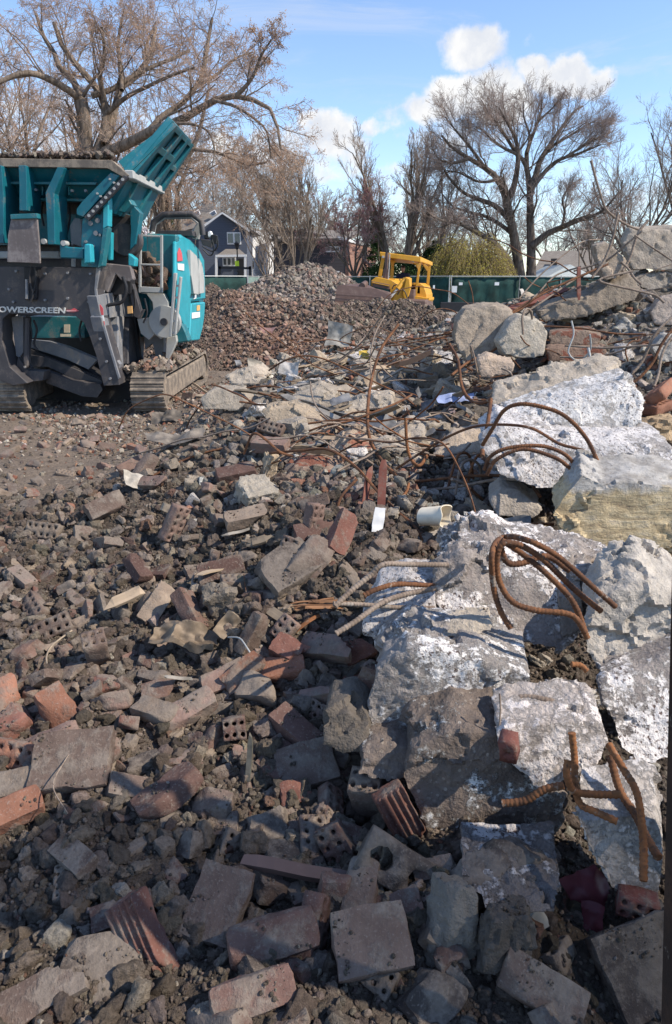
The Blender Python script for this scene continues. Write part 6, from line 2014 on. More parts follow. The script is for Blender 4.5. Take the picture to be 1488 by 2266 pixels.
# engine house at the far side: lit flank, front, doors, vents
XS = -2.2
xplate("engine_cover", [(391, 522), (404, 519), (424, 531), (441, 550), (453, 574), (456, 664), (424, 668), (421, 730), (412, 733), (398, 704), (389, 640), (389, 560)], XS, .14, m['teal_sunlit'], CR, .035)
xplate("lower_door", [(424, 671), (455, 668), (453, 700), (449, 728), (442, 753), (421, 756)], XS, .10, m['teal_sunlit'], CR, .02)
xplate("crescent_panel", [(390, 535), (400, 528), (412, 550), (421, 600), (424, 650), (420, 664), (412, 672), (418, 720), (410, 728), (398, 700), (390, 640)], XS + .05, .06, m['teal_sunlit'], CR, .02)
yplate("engine_front", [(324, 516), (391, 519), (389, 640), (398, 704), (412, 734), (420, 756), (394, 760), (372, 735), (330, 700)], 9.78, .2, m['teal_dusty'], CR, .02)
q = [PX(391, 522, XS - .12), PX(404, 519, XS - .12), PX(424, 531, XS - .12), PX(441, 550, XS - .12), PX(453, 574, XS - .12), PX(449, 728, XS - .12), PX(442, 753, XS - .12), PX(394, 745, XS - .12)]
MB().prism(q, (-1.0, 0, 0)).build("engine_house", m['teal'], CR, None, .02)
for q in ([(422, 553), (436, 566), (441, 600), (440, 652), (430, 650), (424, 610)], [(441, 572), (448, 584), (453, 620), (453, 648), (443, 650), (442, 610)]):
    xplate("vent_grille", q, XS + .07, .05, m['silver'], CR, .004)
for q, nm, mt in (([(394, 560), (398, 548), (403, 560), (405, 577), (394, 578)], "red_mark", 'sticker_red'), ([(394, 583), (408, 584), (408, 599), (395, 597)], "white_mark", 'white'), ([(431, 628), (435, 628), (435, 660), (430, 662)], "white_mark", 'white'),
                  ([(426, 692), (443, 690), (443, 702), (426, 705)], "white_mark", 'white'), ([(437, 676), (443, 675), (443, 687), (437, 688)], "orange_mark", 'sticker_orange')):
    xplate(nm, q, XS + .062 if nm != "orange_mark" and q[0][0] < 424 else XS + .012, .008, m[mt], CR, 0)
# guard cage, ladder, round belt guard
Yg = 9.45
for q in ([(307, 520), (313, 520), (312, 648), (307, 648)], [(354, 520), (360, 520), (360, 648), (355, 648)], [(313, 519), (354, 521), (354, 525), (313, 523)], [(312, 583), (355, 584), (355, 588), (312, 587)], [(310, 634), (358, 636), (358, 648), (310, 647)]):
    yplate("cage_bar", q, Yg, .04, m['silver'], CR, .005)
for px in (366, 371):
    MB().bar(P(px, 526, 9.9), P(px + 1, 608, 9.9), .03).build("cage_bar", m['silver'], CR, None, .004)
yplate("belt_guard", [(309, 649), (362, 650), (372, 668), (374, 700), (368, 742), (356, 750), (342, 740), (330, 752), (312, 738), (304, 706), (334, 702), (340, 690), (338, 668), (324, 650)], 9.55, .12, m['silver'], CR, .01)
p = P(364, 712, 9.5)
MB().tube([p, p + Vector((0, .12, 0))], .21, 24).build("belt_guard", m['silver'], CR, 40)
MB().tube([p + Vector((0, -.03, 0)), p + Vector((0, 0, 0))], .05, 12).build("hub_cap", m['steel_dark'], CR, 40)
for q in ([(384, 604), (391, 604), (380, 746), (374, 746)], [(397, 612), (402, 613), (389, 742), (385, 742)]):
    yplate("ladder_rail", q, 9.35, .07, m['silver'], CR, .006)
for k in range(5):
    y = 632 + k * 26
    xa = 389 - (y - 604) * .075
    MB().bar(P(xa, y, 9.38), P(xa + 13, y + 1, 9.38), .03).build("ladder_rung", m['silver'], CR, None, .004)
yplate("grey_chute", [(368, 748), (390, 742), (392, 756), (372, 800), (366, 800)], 9.7, .1, m['silver'], CR, .01)
# hoop of dark tube over the engine and the gear on it
MB().tube([P(337, 512, 11.2), P(340, 492, 11.2), P(362, 475, 11.2), P(425, 474, 11.2), P(446, 490, 11.2), P(449, 520, 11.2)], .045, 10).build("hoop", m['steel_dark'], CR, 60)
MB().tube([P(340, 512, 11.4), P(344, 495, 11.4), P(364, 481, 11.4), P(424, 480, 11.4), P(440, 495, 11.4), P(424, 518, 11.4)], .03, 8).build("hoop", m['silver'], CR, 60)
yplate("console", [(352, 510), (425, 510), (428, 522), (352, 522)], 11.0, .4, m['steel_dark'], CR, .004)
yplate("grey_panel", [(442, 488), (448, 494), (440, 530), (425, 528), (430, 505)], 11.3, .08, m['silver'], CR, .008)
for q, mt in (([(452, 512), (462, 512), (462, 528), (452, 528)], 'black'), ([(466, 518), (480, 520), (480, 540), (468, 538)], 'black'), ([(458, 515), (466, 510), (470, 520), (462, 526)], 'white'), ([(444, 528), (470, 532), (468, 548), (448, 542)], 'steel_dark')):
    yplate("valve_block", q, 11.4, .12, m[mt], CR, .008)
for q in ([(448, 545), (470, 556), (482, 545), (481, 522)], [(450, 552), (466, 566), (474, 552), (470, 530)]):
    MB().tube(spline([P(x, y, 11.35) for x, y in q], .03), .012, 6).build("hose", m['black'], CR, 60)
MB().tube(spline([P(x, y, 8.85) for x, y in ((272, 612), (280, 640), (270, 668), (246, 674), (238, 676))], .03), .022, 7).build("hose", m['black'], CR, 60)


# tracks: one belt with its grouser ridges, rollers' frame inside
def track(pxa, pxb, Ya, Yb, nm):
    xa, xb = P(pxa, 870, Ya).x, P(pxb, 870, Ya).x
    r = .25
    path = []
    n = 14
    for k in range(n + 1):
        a = math.pi / 2 + math.pi * k / n
        path.append((Ya + r + r * math.cos(a), r + .01 + r * math.sin(a)))
    for k in range(n + 1):
        a = -math.pi / 2 + math.pi * k / n
        path.append((Yb - r + r * math.cos(a), r + .01 + r * math.sin(a)))
    path.append(path[0])
    # walk the path at even steps
    pts = []
    step = .012
    for i in range(len(path) - 1):
        a, b = Vector((path[i][0], path[i][1], 0)), Vector((path[i + 1][0], path[i + 1][1], 0))
        m_ = max(1, int((b - a).length / step))
        for k in range(m_):
            pts.append(a.lerp(b, k / m_))
    V, F = [], []
    N = len(pts)
    s = 0
    for i in range(N):
        t = (pts[(i + 1) % N] - pts[i - 1]).normalized()
        nn = Vector((t.y, -t.x, 0))
        ctr = Vector((min(max(pts[i].x, Ya + r), Yb - r), r + .01, 0))
        if (pts[i] - ctr).dot(nn) < 0:
            nn = -nn
        o_ = .024 if i % 6 in (0, 1) else .012 if i % 6 == 3 else 0.0
        po, pi = pts[i] + nn * o_, pts[i] - nn * .035
        V += [(xa, po.x, po.y), (xb, po.x, po.y), (xb, pi.x, pi.y), (xa, pi.x, pi.y)]
    for i in range(N):
        j = (i + 1) % N
        for c in range(4):
            d = (c + 1) % 4
            F.append((i * 4 + c, i * 4 + d, j * 4 + d, j * 4 + c))
    me = bpy.data.meshes.new("track_belt")
    me.from_pydata(V, [], F)
    bm = bmesh.new()
    bm.from_mesh(me)
    bmesh.ops.recalc_face_normals(bm, faces=bm.faces)
    bm.to_mesh(me)
    bm.free()
    finish("track_belt", me, m['track'], CR)
    mb = MB().box(((xa + xb) / 2, (Ya + Yb) / 2, .27), (abs(xb - xa) - .05, Yb - Ya - .42, .30))
    mb.build("track_frame", m['track'], CR, None, .02)
    for yc in (Ya + r, Yb - r):
        MB().tube([(xa + .03, yc, r + .01), (xb - .03, yc, r + .01)], .19, 20).build("idler_wheel", m['track'], CR, 40)


track(289, 363, 8.72, 11.9, "track")
track(-30, 54, 8.72, 11.9, "track")
keep_world(CR)

# loose stuff lying on the machine
pts = []
for i in range(900):
    px, py = RNG.uniform(-20, 250), 0
    a = P(px, 351, RNG.uniform(8.5, 9.3))
    pts.append((a.x, a.y, P(120, 349, 8.5).z + .012 + .03 * RNG.uniform()))
pts = np.array(pts)
o = scatter_mesh("soil_on_hopper", pts, RNG.uniform(.012, .035, len(pts)), palette(len(pts), [(0.13, 0.10, 0.085), (0.19, 0.155, 0.13), (0.25, 0.20, 0.165)], [4, 4, 2]), V_ANG, M['clod'], .2)
tag(o, "crust of soil and grit along the top of the crusher hopper", None, None, 'stuff')
pts = []
for i in range(120):
    k = RNG.uniform()
    px = 302 + 66 * RNG.uniform()
    y = 9.55 + .5 * RNG.uniform()
    a = P(px, 640, y)
    top = P(330, 560 + abs(px - 325) * .9 + 10 * RNG.uniform(), y)
    pts.append((a.x, y, a.z + (top.z - a.z) * RNG.uniform()))
pts = np.array(pts)
o = scatter_mesh("brick_spill", pts, RNG.uniform(.04, .085, len(pts)), palette(len(pts), [(0.16, 0.115, 0.09), (0.24, 0.17, 0.13), (0.32, 0.19, 0.14), (0.12, 0.095, 0.08)], [4, 4, 2, 2]), V_ANG, M['clod'], .2)
tag(o, "heap of broken brick behind the guard cage of the crusher", None, None, 'stuff')
xa, xb = P(286, 840, 8.8).x, P(366, 840, 8.8).x
n = 700
pts = np.stack([RNG.uniform(xa - .05, xb + .02, n), RNG.uniform(8.85, 11.4, n), np.full(n, .53)], -1)
pts[:, 2] += .07 * (1 - np.abs(pts[:, 0] - (xa + xb) / 2) / abs(xb - xa) * 2).clip(0) * RNG.uniform(0, 1, n) + .05 * RNG.uniform(0, 1, n) ** 2
o = scatter_mesh("grit_on_track", pts, .012 + .045 * RNG.uniform(0, 1, n) ** 3, palette(n, [(0.26, 0.21, 0.165), (0.33, 0.27, 0.22), (0.34, 0.20, 0.15)], [5, 4, 2]), V_ANG, M['clod'], .2)
tag(o, "pale grit and chips lying along the top of the crusher track", None, None, 'stuff')
# ------------------------------------------------------------------ yellow track loader beyond the heaps
LD = empty("track_loader", (P(890, 672, 27).x, 27.2, 0.0), "yellow track loader with open cab and raised brown bucket behind the dark heap", "loader")


def lp(name, pts, Yd, back, mat, bevel=.006):
    return yplate(name, pts, Yd, back, M[mat], LD, bevel)


BK = (.45, 1.0, 0)      # the machine points towards the camera's left
v = [P(741, 666, 25.3), P(746, 633, 25.5), P(758, 630, 25.5), P(833, 639, 25.3), P(863, 647, 25.2), P(865, 655, 25.1), P(859, 672, 25.1), P(800, 678, 25.1), P(745, 674, 25.2)]
MB().prism(v, (.05, .08, 0)).build("bucket", M['bucket'], LD, None, .006)
v2 = [P(747, 632, 25.55), P(806, 626, 26.3), P(836, 640, 25.5)]
MB().prism(v2, (0, .06, -.04)).build("bucket_floor", M['bucket'], LD, None, .01)
lp("bucket_lip", [(742, 660), (858, 667), (858, 672), (742, 666)], 25.05, .08, 'bucket')
p = P(804, 631, 25.7)
MB().tube([p + Vector((-.05, -.25, -.03)), p + Vector((.1, .5, .05))], .11, 14).build("torque_tube", M['bucket'], LD, 40)
lp("hood", [(822, 632), (822, 621), (832, 613), (866, 620), (878, 628), (874, 668), (864, 668), (864, 640)], 26.2, BK, 'yellow', .006)
lp("grille", [(823, 622), (863, 630), (863, 641), (826, 634)], 26.15, .08, 'bucket')
lp("grille_slats", [(824, 624), (862, 632), (862, 634), (824, 626)], 26.10, .05, 'yellow', .006)
lp("cowl", [(862, 616), (875, 617), (875, 628), (860, 626)], 26.7, (.3, .5, 0), 'yellow', .006)
lp("cab_post", [(837, 612), (846, 564), (853, 564), (845, 613)], 26.9, .16, 'yellow')
lp("cab_post", [(864, 618), (867, 574), (873, 574), (871, 618)], 27.6, .16, 'yellow')
lp("cab_post", [(918, 652), (928, 578), (933, 577), (923, 652)], 27.4, .16, 'yellow')
lp("cab_post", [(942, 660), (948, 584), (954, 583), (948, 660)], 28.6, .16, 'yellow')
lp("cab_gusset", [(864, 575), (880, 577), (873, 582), (872, 590), (866, 590)], 27.55, .12, 'yellow', .006)
lp("cab_gusset", [(912, 581), (930, 583), (926, 598), (921, 586)], 27.35, .12, 'yellow', .006)
lp("cab_gusset", [(934, 580), (948, 590), (946, 600), (938, 588)], 27.9, .12, 'yellow', .006)
v = [P(841, 557, 26.8), P(931, 568, 27.3), P(958, 580, 28.8), P(874, 572, 28.4)]
MB().prism(v, (0, 0, -.14)).build("cab_roof", M['yellow'], LD, None, .006)
lp("roof_band", [(841, 558), (931, 569), (931, 580), (843, 567)], 26.8, (.02, .12, 0), 'yellow', .006)
q = [P(931, 569, 27.3), P(958, 581, 28.8), P(957, 588, 28.8), P(931, 579, 27.3)]
MB().prism(q, (-.08, 0, 0)).build("roof_band", M['yellow'], LD, None, .01)
MB().tube([P(853, 618, 26.5), P(855, 596, 26.5)], .10, 12).build("exhaust_muffler", M['bucket'], LD, 40)
MB().tube([P(855, 596, 26.5), P(857, 559, 26.5)], .065, 12).build("exhaust_stack", M['bucket'], LD, 40)
MB().tube([P(860, 618, 26.4), P(863, 562, 26.4)], .02, 6).build("grab_rail", M['silver'], LD, 40)
lp("lift_arm", [(868, 668), (880, 640), (890, 617), (898, 613), (904, 616), (904, 632), (898, 654), (888, 670)], 25.9, (.15, .2, 0), 'yellow', .006)
lp("lift_link", [(892, 650), (900, 616), (906, 618), (908, 640), (902, 660), (896, 662)], 25.8, .12, 'yellow', .006)
MB().tube([P(864, 658, 25.7), P(880, 640, 25.8)], .05, 8).build("ram_rod", M['silver'], LD, 40)
MB().tube([P(880, 640, 25.8), P(896, 618, 26.0)], .085, 10).build("ram_barrel", M['yellow'], LD, 40)
lp("bucket_rib", [(744, 650), (864, 658), (864, 661), (744, 654)], 25.02, .06, 'bucket')
lp("headlamp", [(846, 566), (851, 566), (851, 571), (846, 571)], 26.7, .1, 'silver')
lp("headlamp", [(912, 575), (917, 576), (917, 581), (912, 580)], 26.9, .1, 'silver')
lp("cab_floor", [(862, 626), (930, 632), (930, 650), (862, 648)], 27.6, (.3, 1.0, 0), 'black')
lp("hydraulic_tank", [(905, 640), (916, 640), (916, 664), (905, 664)], 27.2, (.1, .2, 0), 'bucket')
for q_ in ([(880, 652), (888, 640), (896, 645), (902, 660)], [(868, 640), (872, 632), (880, 630)]):
    MB().tube(spline([P(x, y, 25.65) for x, y in q_], .05), .022, 6).build("hose", M['black'], LD, 60)
lp("seat_back", [(886, 604), (908, 604), (910, 632), (884, 632)], 28.3, .14, 'black', .03)
lp("console", [(878, 618), (900, 618), (902, 640), (876, 640)], 27.3, .3, 'yellow', .006)
lp("fuel_tank", [(905, 626), (930, 627), (938, 633), (944, 652), (944, 664), (904, 668)], 27.6, (.4, 1.2, 0), 'yellow', .006)
lp("fender", [(918, 655), (946, 660), (950, 658), (950, 664), (940, 676), (916, 676)], 27.3, (.3, .8, 0), 'yellow', .006)
lp("track_side", [(866, 660), (944, 664), (944, 692), (862, 692)], 26.6, (.5, 1.8, 0), 'bucket', .05)
keep_world(LD)

# the driver: one skinned body, seated, hands forward on the levers
def skinned(name, joints, bones, mat, sub=1):
    me = bpy.data.meshes.new(name)
    keys = list(joints)
    me.from_pydata([joints[k][0] for k in keys], [(keys.index(a), keys.index(b)) for a, b in bones], [])
    o = bpy.data.objects.new(name, me)
    COL.objects.link(o)
    md = o.modifiers.new("skin", 'SKIN')
    md.use_smooth_shade = True
    for i, k in enumerate(keys):
        sv = me.skin_vertices[0].data[i]
        sv.radius = joints[k][1] if isinstance(joints[k][1], tuple) else (joints[k][1],) * 2
        sv.use_root = (i == 0)
    s_ = o.modifiers.new("sub", 'SUBSURF')
    s_.levels = s_.render_levels = sub
    dg = bpy.context.evaluated_depsgraph_get()
    out = bpy.data.meshes.new_from_object(o.evaluated_get(dg))
    bpy.data.objects.remove(o)
    return finish(name, out, mat, None, 180)


M['navy_cloth'] = make_plain_mat("navy_cloth", (0.018, 0.022, 0.045), 0.9)
M['skin'] = make_plain_mat("skin", (0.36, 0.21, 0.15), 0.6, var=0.08)
h0 = P(892, 596, 27.9)
J = {'pelvis': ((0, 0, -.66), (.15, .13)), 'waist': ((0, 0, -.50), (.14, .11)), 'chest': ((0, 0, -.30), (.17, .12)), 'neckb': ((0, 0, -.16), .065), 'neck': ((0, 0, -.10), .055),
     'sl': ((-.18, 0, -.20), .07), 'el': ((-.26, -.08, -.42), .05), 'hl': ((-.20, -.32, -.44), .035), 'sr': ((.18, 0, -.20), .07), 'er': ((.26, -.08, -.42), .05), 'hr': ((.20, -.32, -.44), .035),
     'kl': ((-.14, -.42, -.64), .08), 'kr': ((.14, -.42, -.64), .08), 'fl': ((-.14, -.46, -1.02), .055), 'fr': ((.14, -.46, -1.02), .055)}
body = skinned("person", J, [('pelvis', 'waist'), ('waist', 'chest'), ('chest', 'neckb'), ('neckb', 'neck'), ('chest', 'sl'), ('sl', 'el'), ('el', 'hl'), ('chest', 'sr'), ('sr', 'er'), ('er', 'hr'), ('pelvis', 'kl'), ('kl', 'fl'), ('pelvis', 'kr'), ('kr', 'fr')], M['navy_cloth'], 2)
body.location = h0
tag(body, "driver in navy shirt and dark cap sitting at the loader levers", "person")
V, F = chunk_geo(RNG, (.078, .095, .115), n=10, cuts=0, crisp=3.2, rough=0.0)
V[:, 0] *= 1 - .25 * np.clip(-V[:, 2] / .11, 0, 1)
V[(V[:, 1] < -.085) & (np.abs(V[:, 0]) < .02) & (np.abs(V[:, 2]) < .03), 1] -= .02
hd = finish("head", mesh_np("head", V, F), M['skin'], body, 180)
hd.location = (0, -.02, .0)
V, F = chunk_geo(RNG, (.085, .102, .06), n=8, cuts=0, crisp=3.0, rough=0.0)
V[:, 2] = np.maximum(V[:, 2], -.012)
V[(V[:, 1] < -.08) & (V[:, 2] < .01), 1] -= .055
cp_ = finish("cap", mesh_np("cap", V, F), M['black'], body, 60)
cp_.location = (0, -.02, .075)


# ------------------------------------------------------------------ screened fences
M['screen'] = make_plain_mat("green_fence_cloth", (0.012, 0.043, 0.038), 0.85, var=0.5, scale=1.4, bstr=0.3)
M['screen_pale'] = make_plain_mat("greyed_fence_cloth", (0.14, 0.20, 0.18), 0.8, var=0.2, scale=2.0)
M['galv'] = make_plain_mat("galvanised_tube", (0.42, 0.43, 0.42), 0.45, 0.4, 0.1)


def fence(label, pts, mat, H=1.85, posts=True):
    """pts: ground points (x, y)"""
    root = empty("screen_fence", (pts[0][0], pts[0][1], 0), label, "fence", "green screened site fences")
    for (xa, ya), (xb, yb) in zip(pts[:-1], pts[1:]):
        n = max(2, int(math.hypot(xb - xa, yb - ya) / .25))
        V, F = [], []
        for i in range(n + 1):
            t = i / n
            for k in range(5):
                z = .06 + (H - .1) * k / 4
                w = .08 * math.sin(i * 1.7 + k * .9) * math.sin(math.pi * k / 4)
                V.append((xa + (xb - xa) * t, ya + (yb - ya) * t + w, z))
        for i in range(n):
            for k in range(4):
                F.append((i * 5 + k, (i + 1) * 5 + k, (i + 1) * 5 + k + 1, i * 5 + k + 1))
        me = bpy.data.meshes.new("screen_panel")
        me.from_pydata(V, [], F)
        so = finish("screen_panel", me, M[mat], root, 180)
        md = so.modifiers.new("t", 'SOLIDIFY')
        md.thickness = .012
        MB().tube([(xa, ya - .05, H), (xb, yb - .05, H)], .024, 8).build("top_rail", M['galv'], root, 60)
        L = math.hypot(xb - xa, yb - ya)
        k = max(1, round(L / 3.0))
        for i in range(k + 1):
            t = i / k
            MB().tube([(xa + (xb - xa) * t, ya + (yb - ya) * t - .05, 0), (xa + (xb - xa) * t, ya + (yb - ya) * t - .05, H + .05)], .03, 8).build("post", M['galv'], root, 60)
    keep_world(root)
    return root


def gxy(px, Y):
    p = P(px, 620, Y)
    return (p.x, p.y)


fence("dark green screened fence before the navy house", [gxy(380, 36), gxy(548, 38.5)], 'screen')
fence("pale mesh fence running back before the white-sided house", [gxy(549, 38.5), gxy(612, 46)], 'screen_pale')
fence("long green screened fence behind the yellow loader", [gxy(613, 46), gxy(740, 43), gxy(995, 38.5)], 'screen')
fr = fence("dark green screened gate fence under the yellowish willow", [gxy(999, 39.2), gxy(1150, 39.6), gxy(1330, 40.5), gxy(1600, 42)], 'screen')
for px, py, w, h in ((1006, 640, .28, .34), (1020, 628, .2, .14), (1100, 628, .24, .16)):
    c = P(px, py, 39.0)
    o = MB().box((c.x, c.y, c.z), (w, .02, h)).build("paper_notice", M['white'], None)
    tag(o, {1006: "larger white notice fixed low on the gate fence", 1020: "small white tag high on the gate fence near the larger notice", 1100: "small white tag high on the fence under the willow's middle"}[px], "notice", "paper notices on the fence")
c = P(960, 635, 38.6)
o = MB().box((c.x, c.y - .12, c.z), (.10, .02, .18)).build("paper_notice", M['white'], None)
tag(o, "small white tag on the fence panel just beside the loader", "notice", "paper notices on the fence")
# low grey barrier and grass strip before the fence
o = MB().box((P(1040, 680, 38).x, 38.0, .28), (3.2, .10, .5)).build("silt_barrier", M['black'], None, None, .03)
tag(o, "low black cloth barrier at the foot of the gate fence", "barrier")
a = P(1015, 690, 33)
o = MB().box((a.x + .4, 33.6, .02), (1.6, 1.0, .05)).build("grass_verge", M['grass'], None)
tag(o, "small patch of spring grass beyond the low heap", None, None, 'stuff')


# ------------------------------------------------------------------ houses
M['navy_siding'] = make_siding_mat("navy_lap_siding", (0.10, 0.115, 0.15))
M['white_siding'] = make_siding_mat("pale_lap_siding", (0.74, 0.74, 0.74))
M['grey_siding'] = make_siding_mat("grey_lap_siding", (0.38, 0.36, 0.33))
M['shingle'] = make_shingle_mat("weathered_shingles", (0.20, 0.175, 0.15), (0.27, 0.24, 0.21))
M['shingle_pale'] = make_shingle_mat("pale_green_shingles", (0.40, 0.44, 0.43), (0.48, 0.51, 0.50))
M['housebrick'] = make_wall_brick_mat("house_brick", (0.26, 0.115, 0.08), (0.33, 0.16, 0.11), (0.36, 0.31, 0.27))
M['shaded_front'] = make_siding_mat("shade_toned_house_front", (0.055, 0.05, 0.055), .25)  # dark tone puts the shade of the brick house's front into its colour


def hp(root, name, pts, back, mat, bevel=0.0):
    return MB().prism([P(*p) for p in pts], back).build(name, M[mat], root, None, bevel)


def hwindow(root, x0, y0, x1, y1, Yd, nm="window", mull=1):
    """frame, pane and mullion, facing the camera"""
    a, b = P(x0, y1, Yd), P(x1, y0, Yd)
    fr = MB().box(((a.x + b.x) / 2, Yd - .05, (a.z + b.z) / 2), (b.x - a.x, .12, b.z - a.z)).build(nm, M['white'], root)
    w, h = (b.x - a.x), (b.z - a.z)
    k = mull + 1
    for i in range(k):
        xc = a.x + w * (i + .5) / k
        pn = MB().box((xc, Yd - .118, (a.z + b.z) / 2), (w / k - .14, .03, h - .2)).build("pane", M['glass'], fr)
    return fr


NH = empty("navy_house", (P(500, 610, 58).x, 60, 0), "navy gabled house with grey roof, skylights and white-trimmed porch", "house")
hp(NH, "wall", [(452, 498, 58), (492, 471, 58), (547, 507, 58), (547, 640, 58), (440, 640, 58), (440, 506, 58)], (0, 7, 0), 'navy_siding')
hp(NH, "side_wing", [(380, 520, 60), (450, 515, 60), (450, 640, 60), (380, 640, 60)], (0, 6, 0), 'navy_siding')
hp(NH, "roof", [(360, 520, 59.5), (430, 462, 63), (462, 446, 65), (494, 470, 62), (452, 500, 59.5)], (0, .3, -.25), 'shingle')
hp(NH, "roof", [(488, 468, 57.6), (494, 468, 57.6), (556, 508, 57.6), (552, 512, 57.6), (492, 473, 57.6)], (0, 7.5, 0), 'shingle')
hp(NH, "gable_trim", [(447, 500, 57.5), (492, 469, 57.5), (492, 473, 57.5), (450, 504, 57.5)], (0, .12, 0), 'white')
hp(NH, "gable_trim", [(492, 469, 57.5), (556, 509, 57.5), (552, 513, 57.5), (492, 473, 57.5)], (0, .12, 0), 'white')
for q in ([(428, 470, 61.2), (440, 463, 61.6), (444, 473, 61.2), (434, 477, 60.9)], [(464, 471, 61.2), (476, 464, 61.6), (480, 472, 61.2), (470, 477, 60.9)]):
    sk = hp(NH, "skylight", [(a, b, y - .6) for a, b, y in q], (0, .1, -.05), 'white')
    hp(sk, "pane", [(a + (cx_ - a) * .2, b + (cy_ - b) * .2, y - .68) for (a, b, y), (cx_, cy_) in [(k, (sum(z[0] for z in q) / 4, sum(z[1] for z in q) / 4)) for k in q]], (0, .05, -.02), 'glass')
hwindow(NH, 504, 514, 533, 541, 58)
hp(NH, "porch_roof", [(477, 567, 56), (500, 551, 57.5), (530, 551, 57.5), (546, 565, 56)], (0, .4, -.1), 'shingle')
hp(NH, "porch_trim", [(477, 564, 55.9), (546, 563, 55.9), (546, 568, 55.9), (477, 569, 55.9)], (0, .15, 0), 'white')
for px in (479, 543):
    MB().bar(P(px, 568, 56), P(px, 640, 56), .16).build("porch_post", M['white'], NH)
hwindow(NH, 494, 569, 522, 589, 58, "window", 2)
hp(NH, "door", [(527, 572, 57.9), (540, 572, 57.9), (540, 640, 57.9), (527, 640, 57.9)], (0, .1, 0), 'black')
hwindow(NH, 456, 572, 464, 600, 59.9, "window", 0)
keep_world(NH)

WH = empty("white_house", (P(580, 610, 62).x, 62, 0), "pale white-sided house wall with small windows beside the navy house", "house")
w = [P(548, 506, 60), P(611, 520, 72), P(611, 640, 72), P(548, 640, 60)]
MB().prism(w, (-.3, .2, 0)).build("wall", M['white_siding'], WH)
w = [P(544, 501, 59.7), P(613, 517, 72.3), P(613, 522, 72.3), P(544, 507, 59.7)]
MB().prism(w, (-1.2, .2, .3)).build("roof_edge", M['shingle'], WH)
for t0, t1, ya, yb in ((.13, .22, 574, 598), (.40, .52, 575, 597), (.66, .72, 574, 590), (.80, .86, 576, 594)):
    q = []
    for t, y in ((t0, ya), (t1, ya), (t1, yb), (t0, yb)):
        q.append(P(548 + 63 * t, y, 60 + 12 * t - .05))
    fr = MB().prism(q, (-.15, .05, 0)).build("window", M['white'], WH)
    c = sum(q, Vector()) / 4
    MB().prism([c + (p_ - c) * .72 + Vector((.05, -.08, 0)) for p_ in q], (-.06, .02, 0)).build("pane", M['glass'], fr)
keep_world(WH)

BH = empty("brick_house", (P(760, 610, 62).x, 62, 0), "red brick house with front coloured dark for shade and pale eaves behind the loader", "house")
hp(BH, "front_wall", [(606, 530, 62), (772, 530, 62), (772, 650, 62), (606, 650, 62)], (0, 5, 0), 'shaded_front')
hp(BH, "upper_wall", [(606, 500, 62.5), (772, 530, 62.5), (606, 532, 62.5)], (0, 5, 0), 'shaded_front')
w = [P(772, 532, 61.9), P(832, 548, 70), P(832, 650, 70), P(772, 650, 61.9)]
MB().prism(w, (-.3, .1, 0)).build("side_wall", M['housebrick'], BH)
for t0, t1 in ((.06, .13), (.40, .52), (.72, .80)):
    q = [P(772 + 60 * t, y + (t * 16), 61.9 + 8.1 * t - .04) for t, y in ((t0, 536), (t1, 536), (t1, 650), (t0, 650))]
    MB().prism(q, (-.05, .02, 0)).build("pilaster", M['pvc'], BH)
w = [P(768, 527, 61), P(838, 545, 70.5), P(836, 551, 70.5), P(768, 534, 61)]
MB().prism(w, (-.8, .1, .2)).build("eaves", M['white'], BH)
hp(BH, "roof", [(598, 528, 61.4), (770, 527, 61.0), (800, 512, 66), (640, 505, 66)], (0, .2, -.25), 'shingle')
hwindow(BH, 721, 545, 753, 558, 62, "window", 2)
hwindow(BH, 730, 600, 752, 612, 62, "window", 1)
keep_world(BH)

FH = empty("grey_house", (P(1240, 610, 75).x, 75, 0), "low grey-roofed house behind the big bare tree", "house")
hp(FH, "roof", [(1180, 600, 74), (1205, 556, 78), (1330, 552, 78), (1360, 600, 74)], (0, .3, -.3), 'shingle')
hp(FH, "wall", [(1186, 600, 75), (1354, 600, 75), (1354, 640, 75), (1186, 640, 75)], (0, 4, 0), 'grey_siding')
hp(FH, "chimney", [(1224, 572, 74.5), (1233, 572, 74.5), (1233, 596, 74.5), (1224, 596, 74.5)], (0, .7, 0), 'black')
keep_world(FH)
GA = empty("garage", (P(1262, 620, 50).x, 50, 0), "small garage with a pale hipped roof behind the bar tangle", "garage")
hp(GA, "roof", [(1192, 623, 49), (1262, 585, 52), (1336, 622, 49)], (0, 6, 0), 'shingle_pale')
hp(GA, "eaves", [(1190, 622, 48.9), (1338, 621, 48.9), (1338, 626, 48.9), (1190, 627, 48.9)], (0, .2, 0), 'white')
hp(GA, "wall", [(1200, 626, 49.5), (1328, 626, 49.5), (1328, 680, 49.5), (1200, 680, 49.5)], (0, 5, 0), 'grey_siding')
keep_world(GA)
LP = empty("street_lamp", (P(525, 600, 50).x, 50, 0), "black lantern street lamp before the navy house porch", "lamp")
a = P(525, 552, 50)
MB().tube([(a.x, a.y, 0), (a.x, a.y, .5), (a.x, a.y, a.z)], [.09, .055, .045], 10).build("post", M['black'], LP, 40)
MB().tube([(a.x, a.y, a.z), (a.x, a.y, a.z + .1), (a.x, a.y, a.z + .34), (a.x, a.y, a.z + .38), (a.x, a.y, a.z + .52)], [.07, .12, .17, .22, .03], 8).build("lantern", M['black'], LP)
keep_world(LP)
c = P(525, 583, 49.7)
o = MB().box((c.x, c.y, c.z), (.28, .03, .34)).build("crossing_sign", make_plain_mat("lime_sign", (.62, .85, .05), .4, var=.03), None, None, .004)
tag(o, "bright lime sign fixed to the street lamp post", "sign")
SF = empty("sign_frame", (P(520, 600, 47).x, 47, 0), "dark timber sign frame over the fence before the navy house", "sign frame")
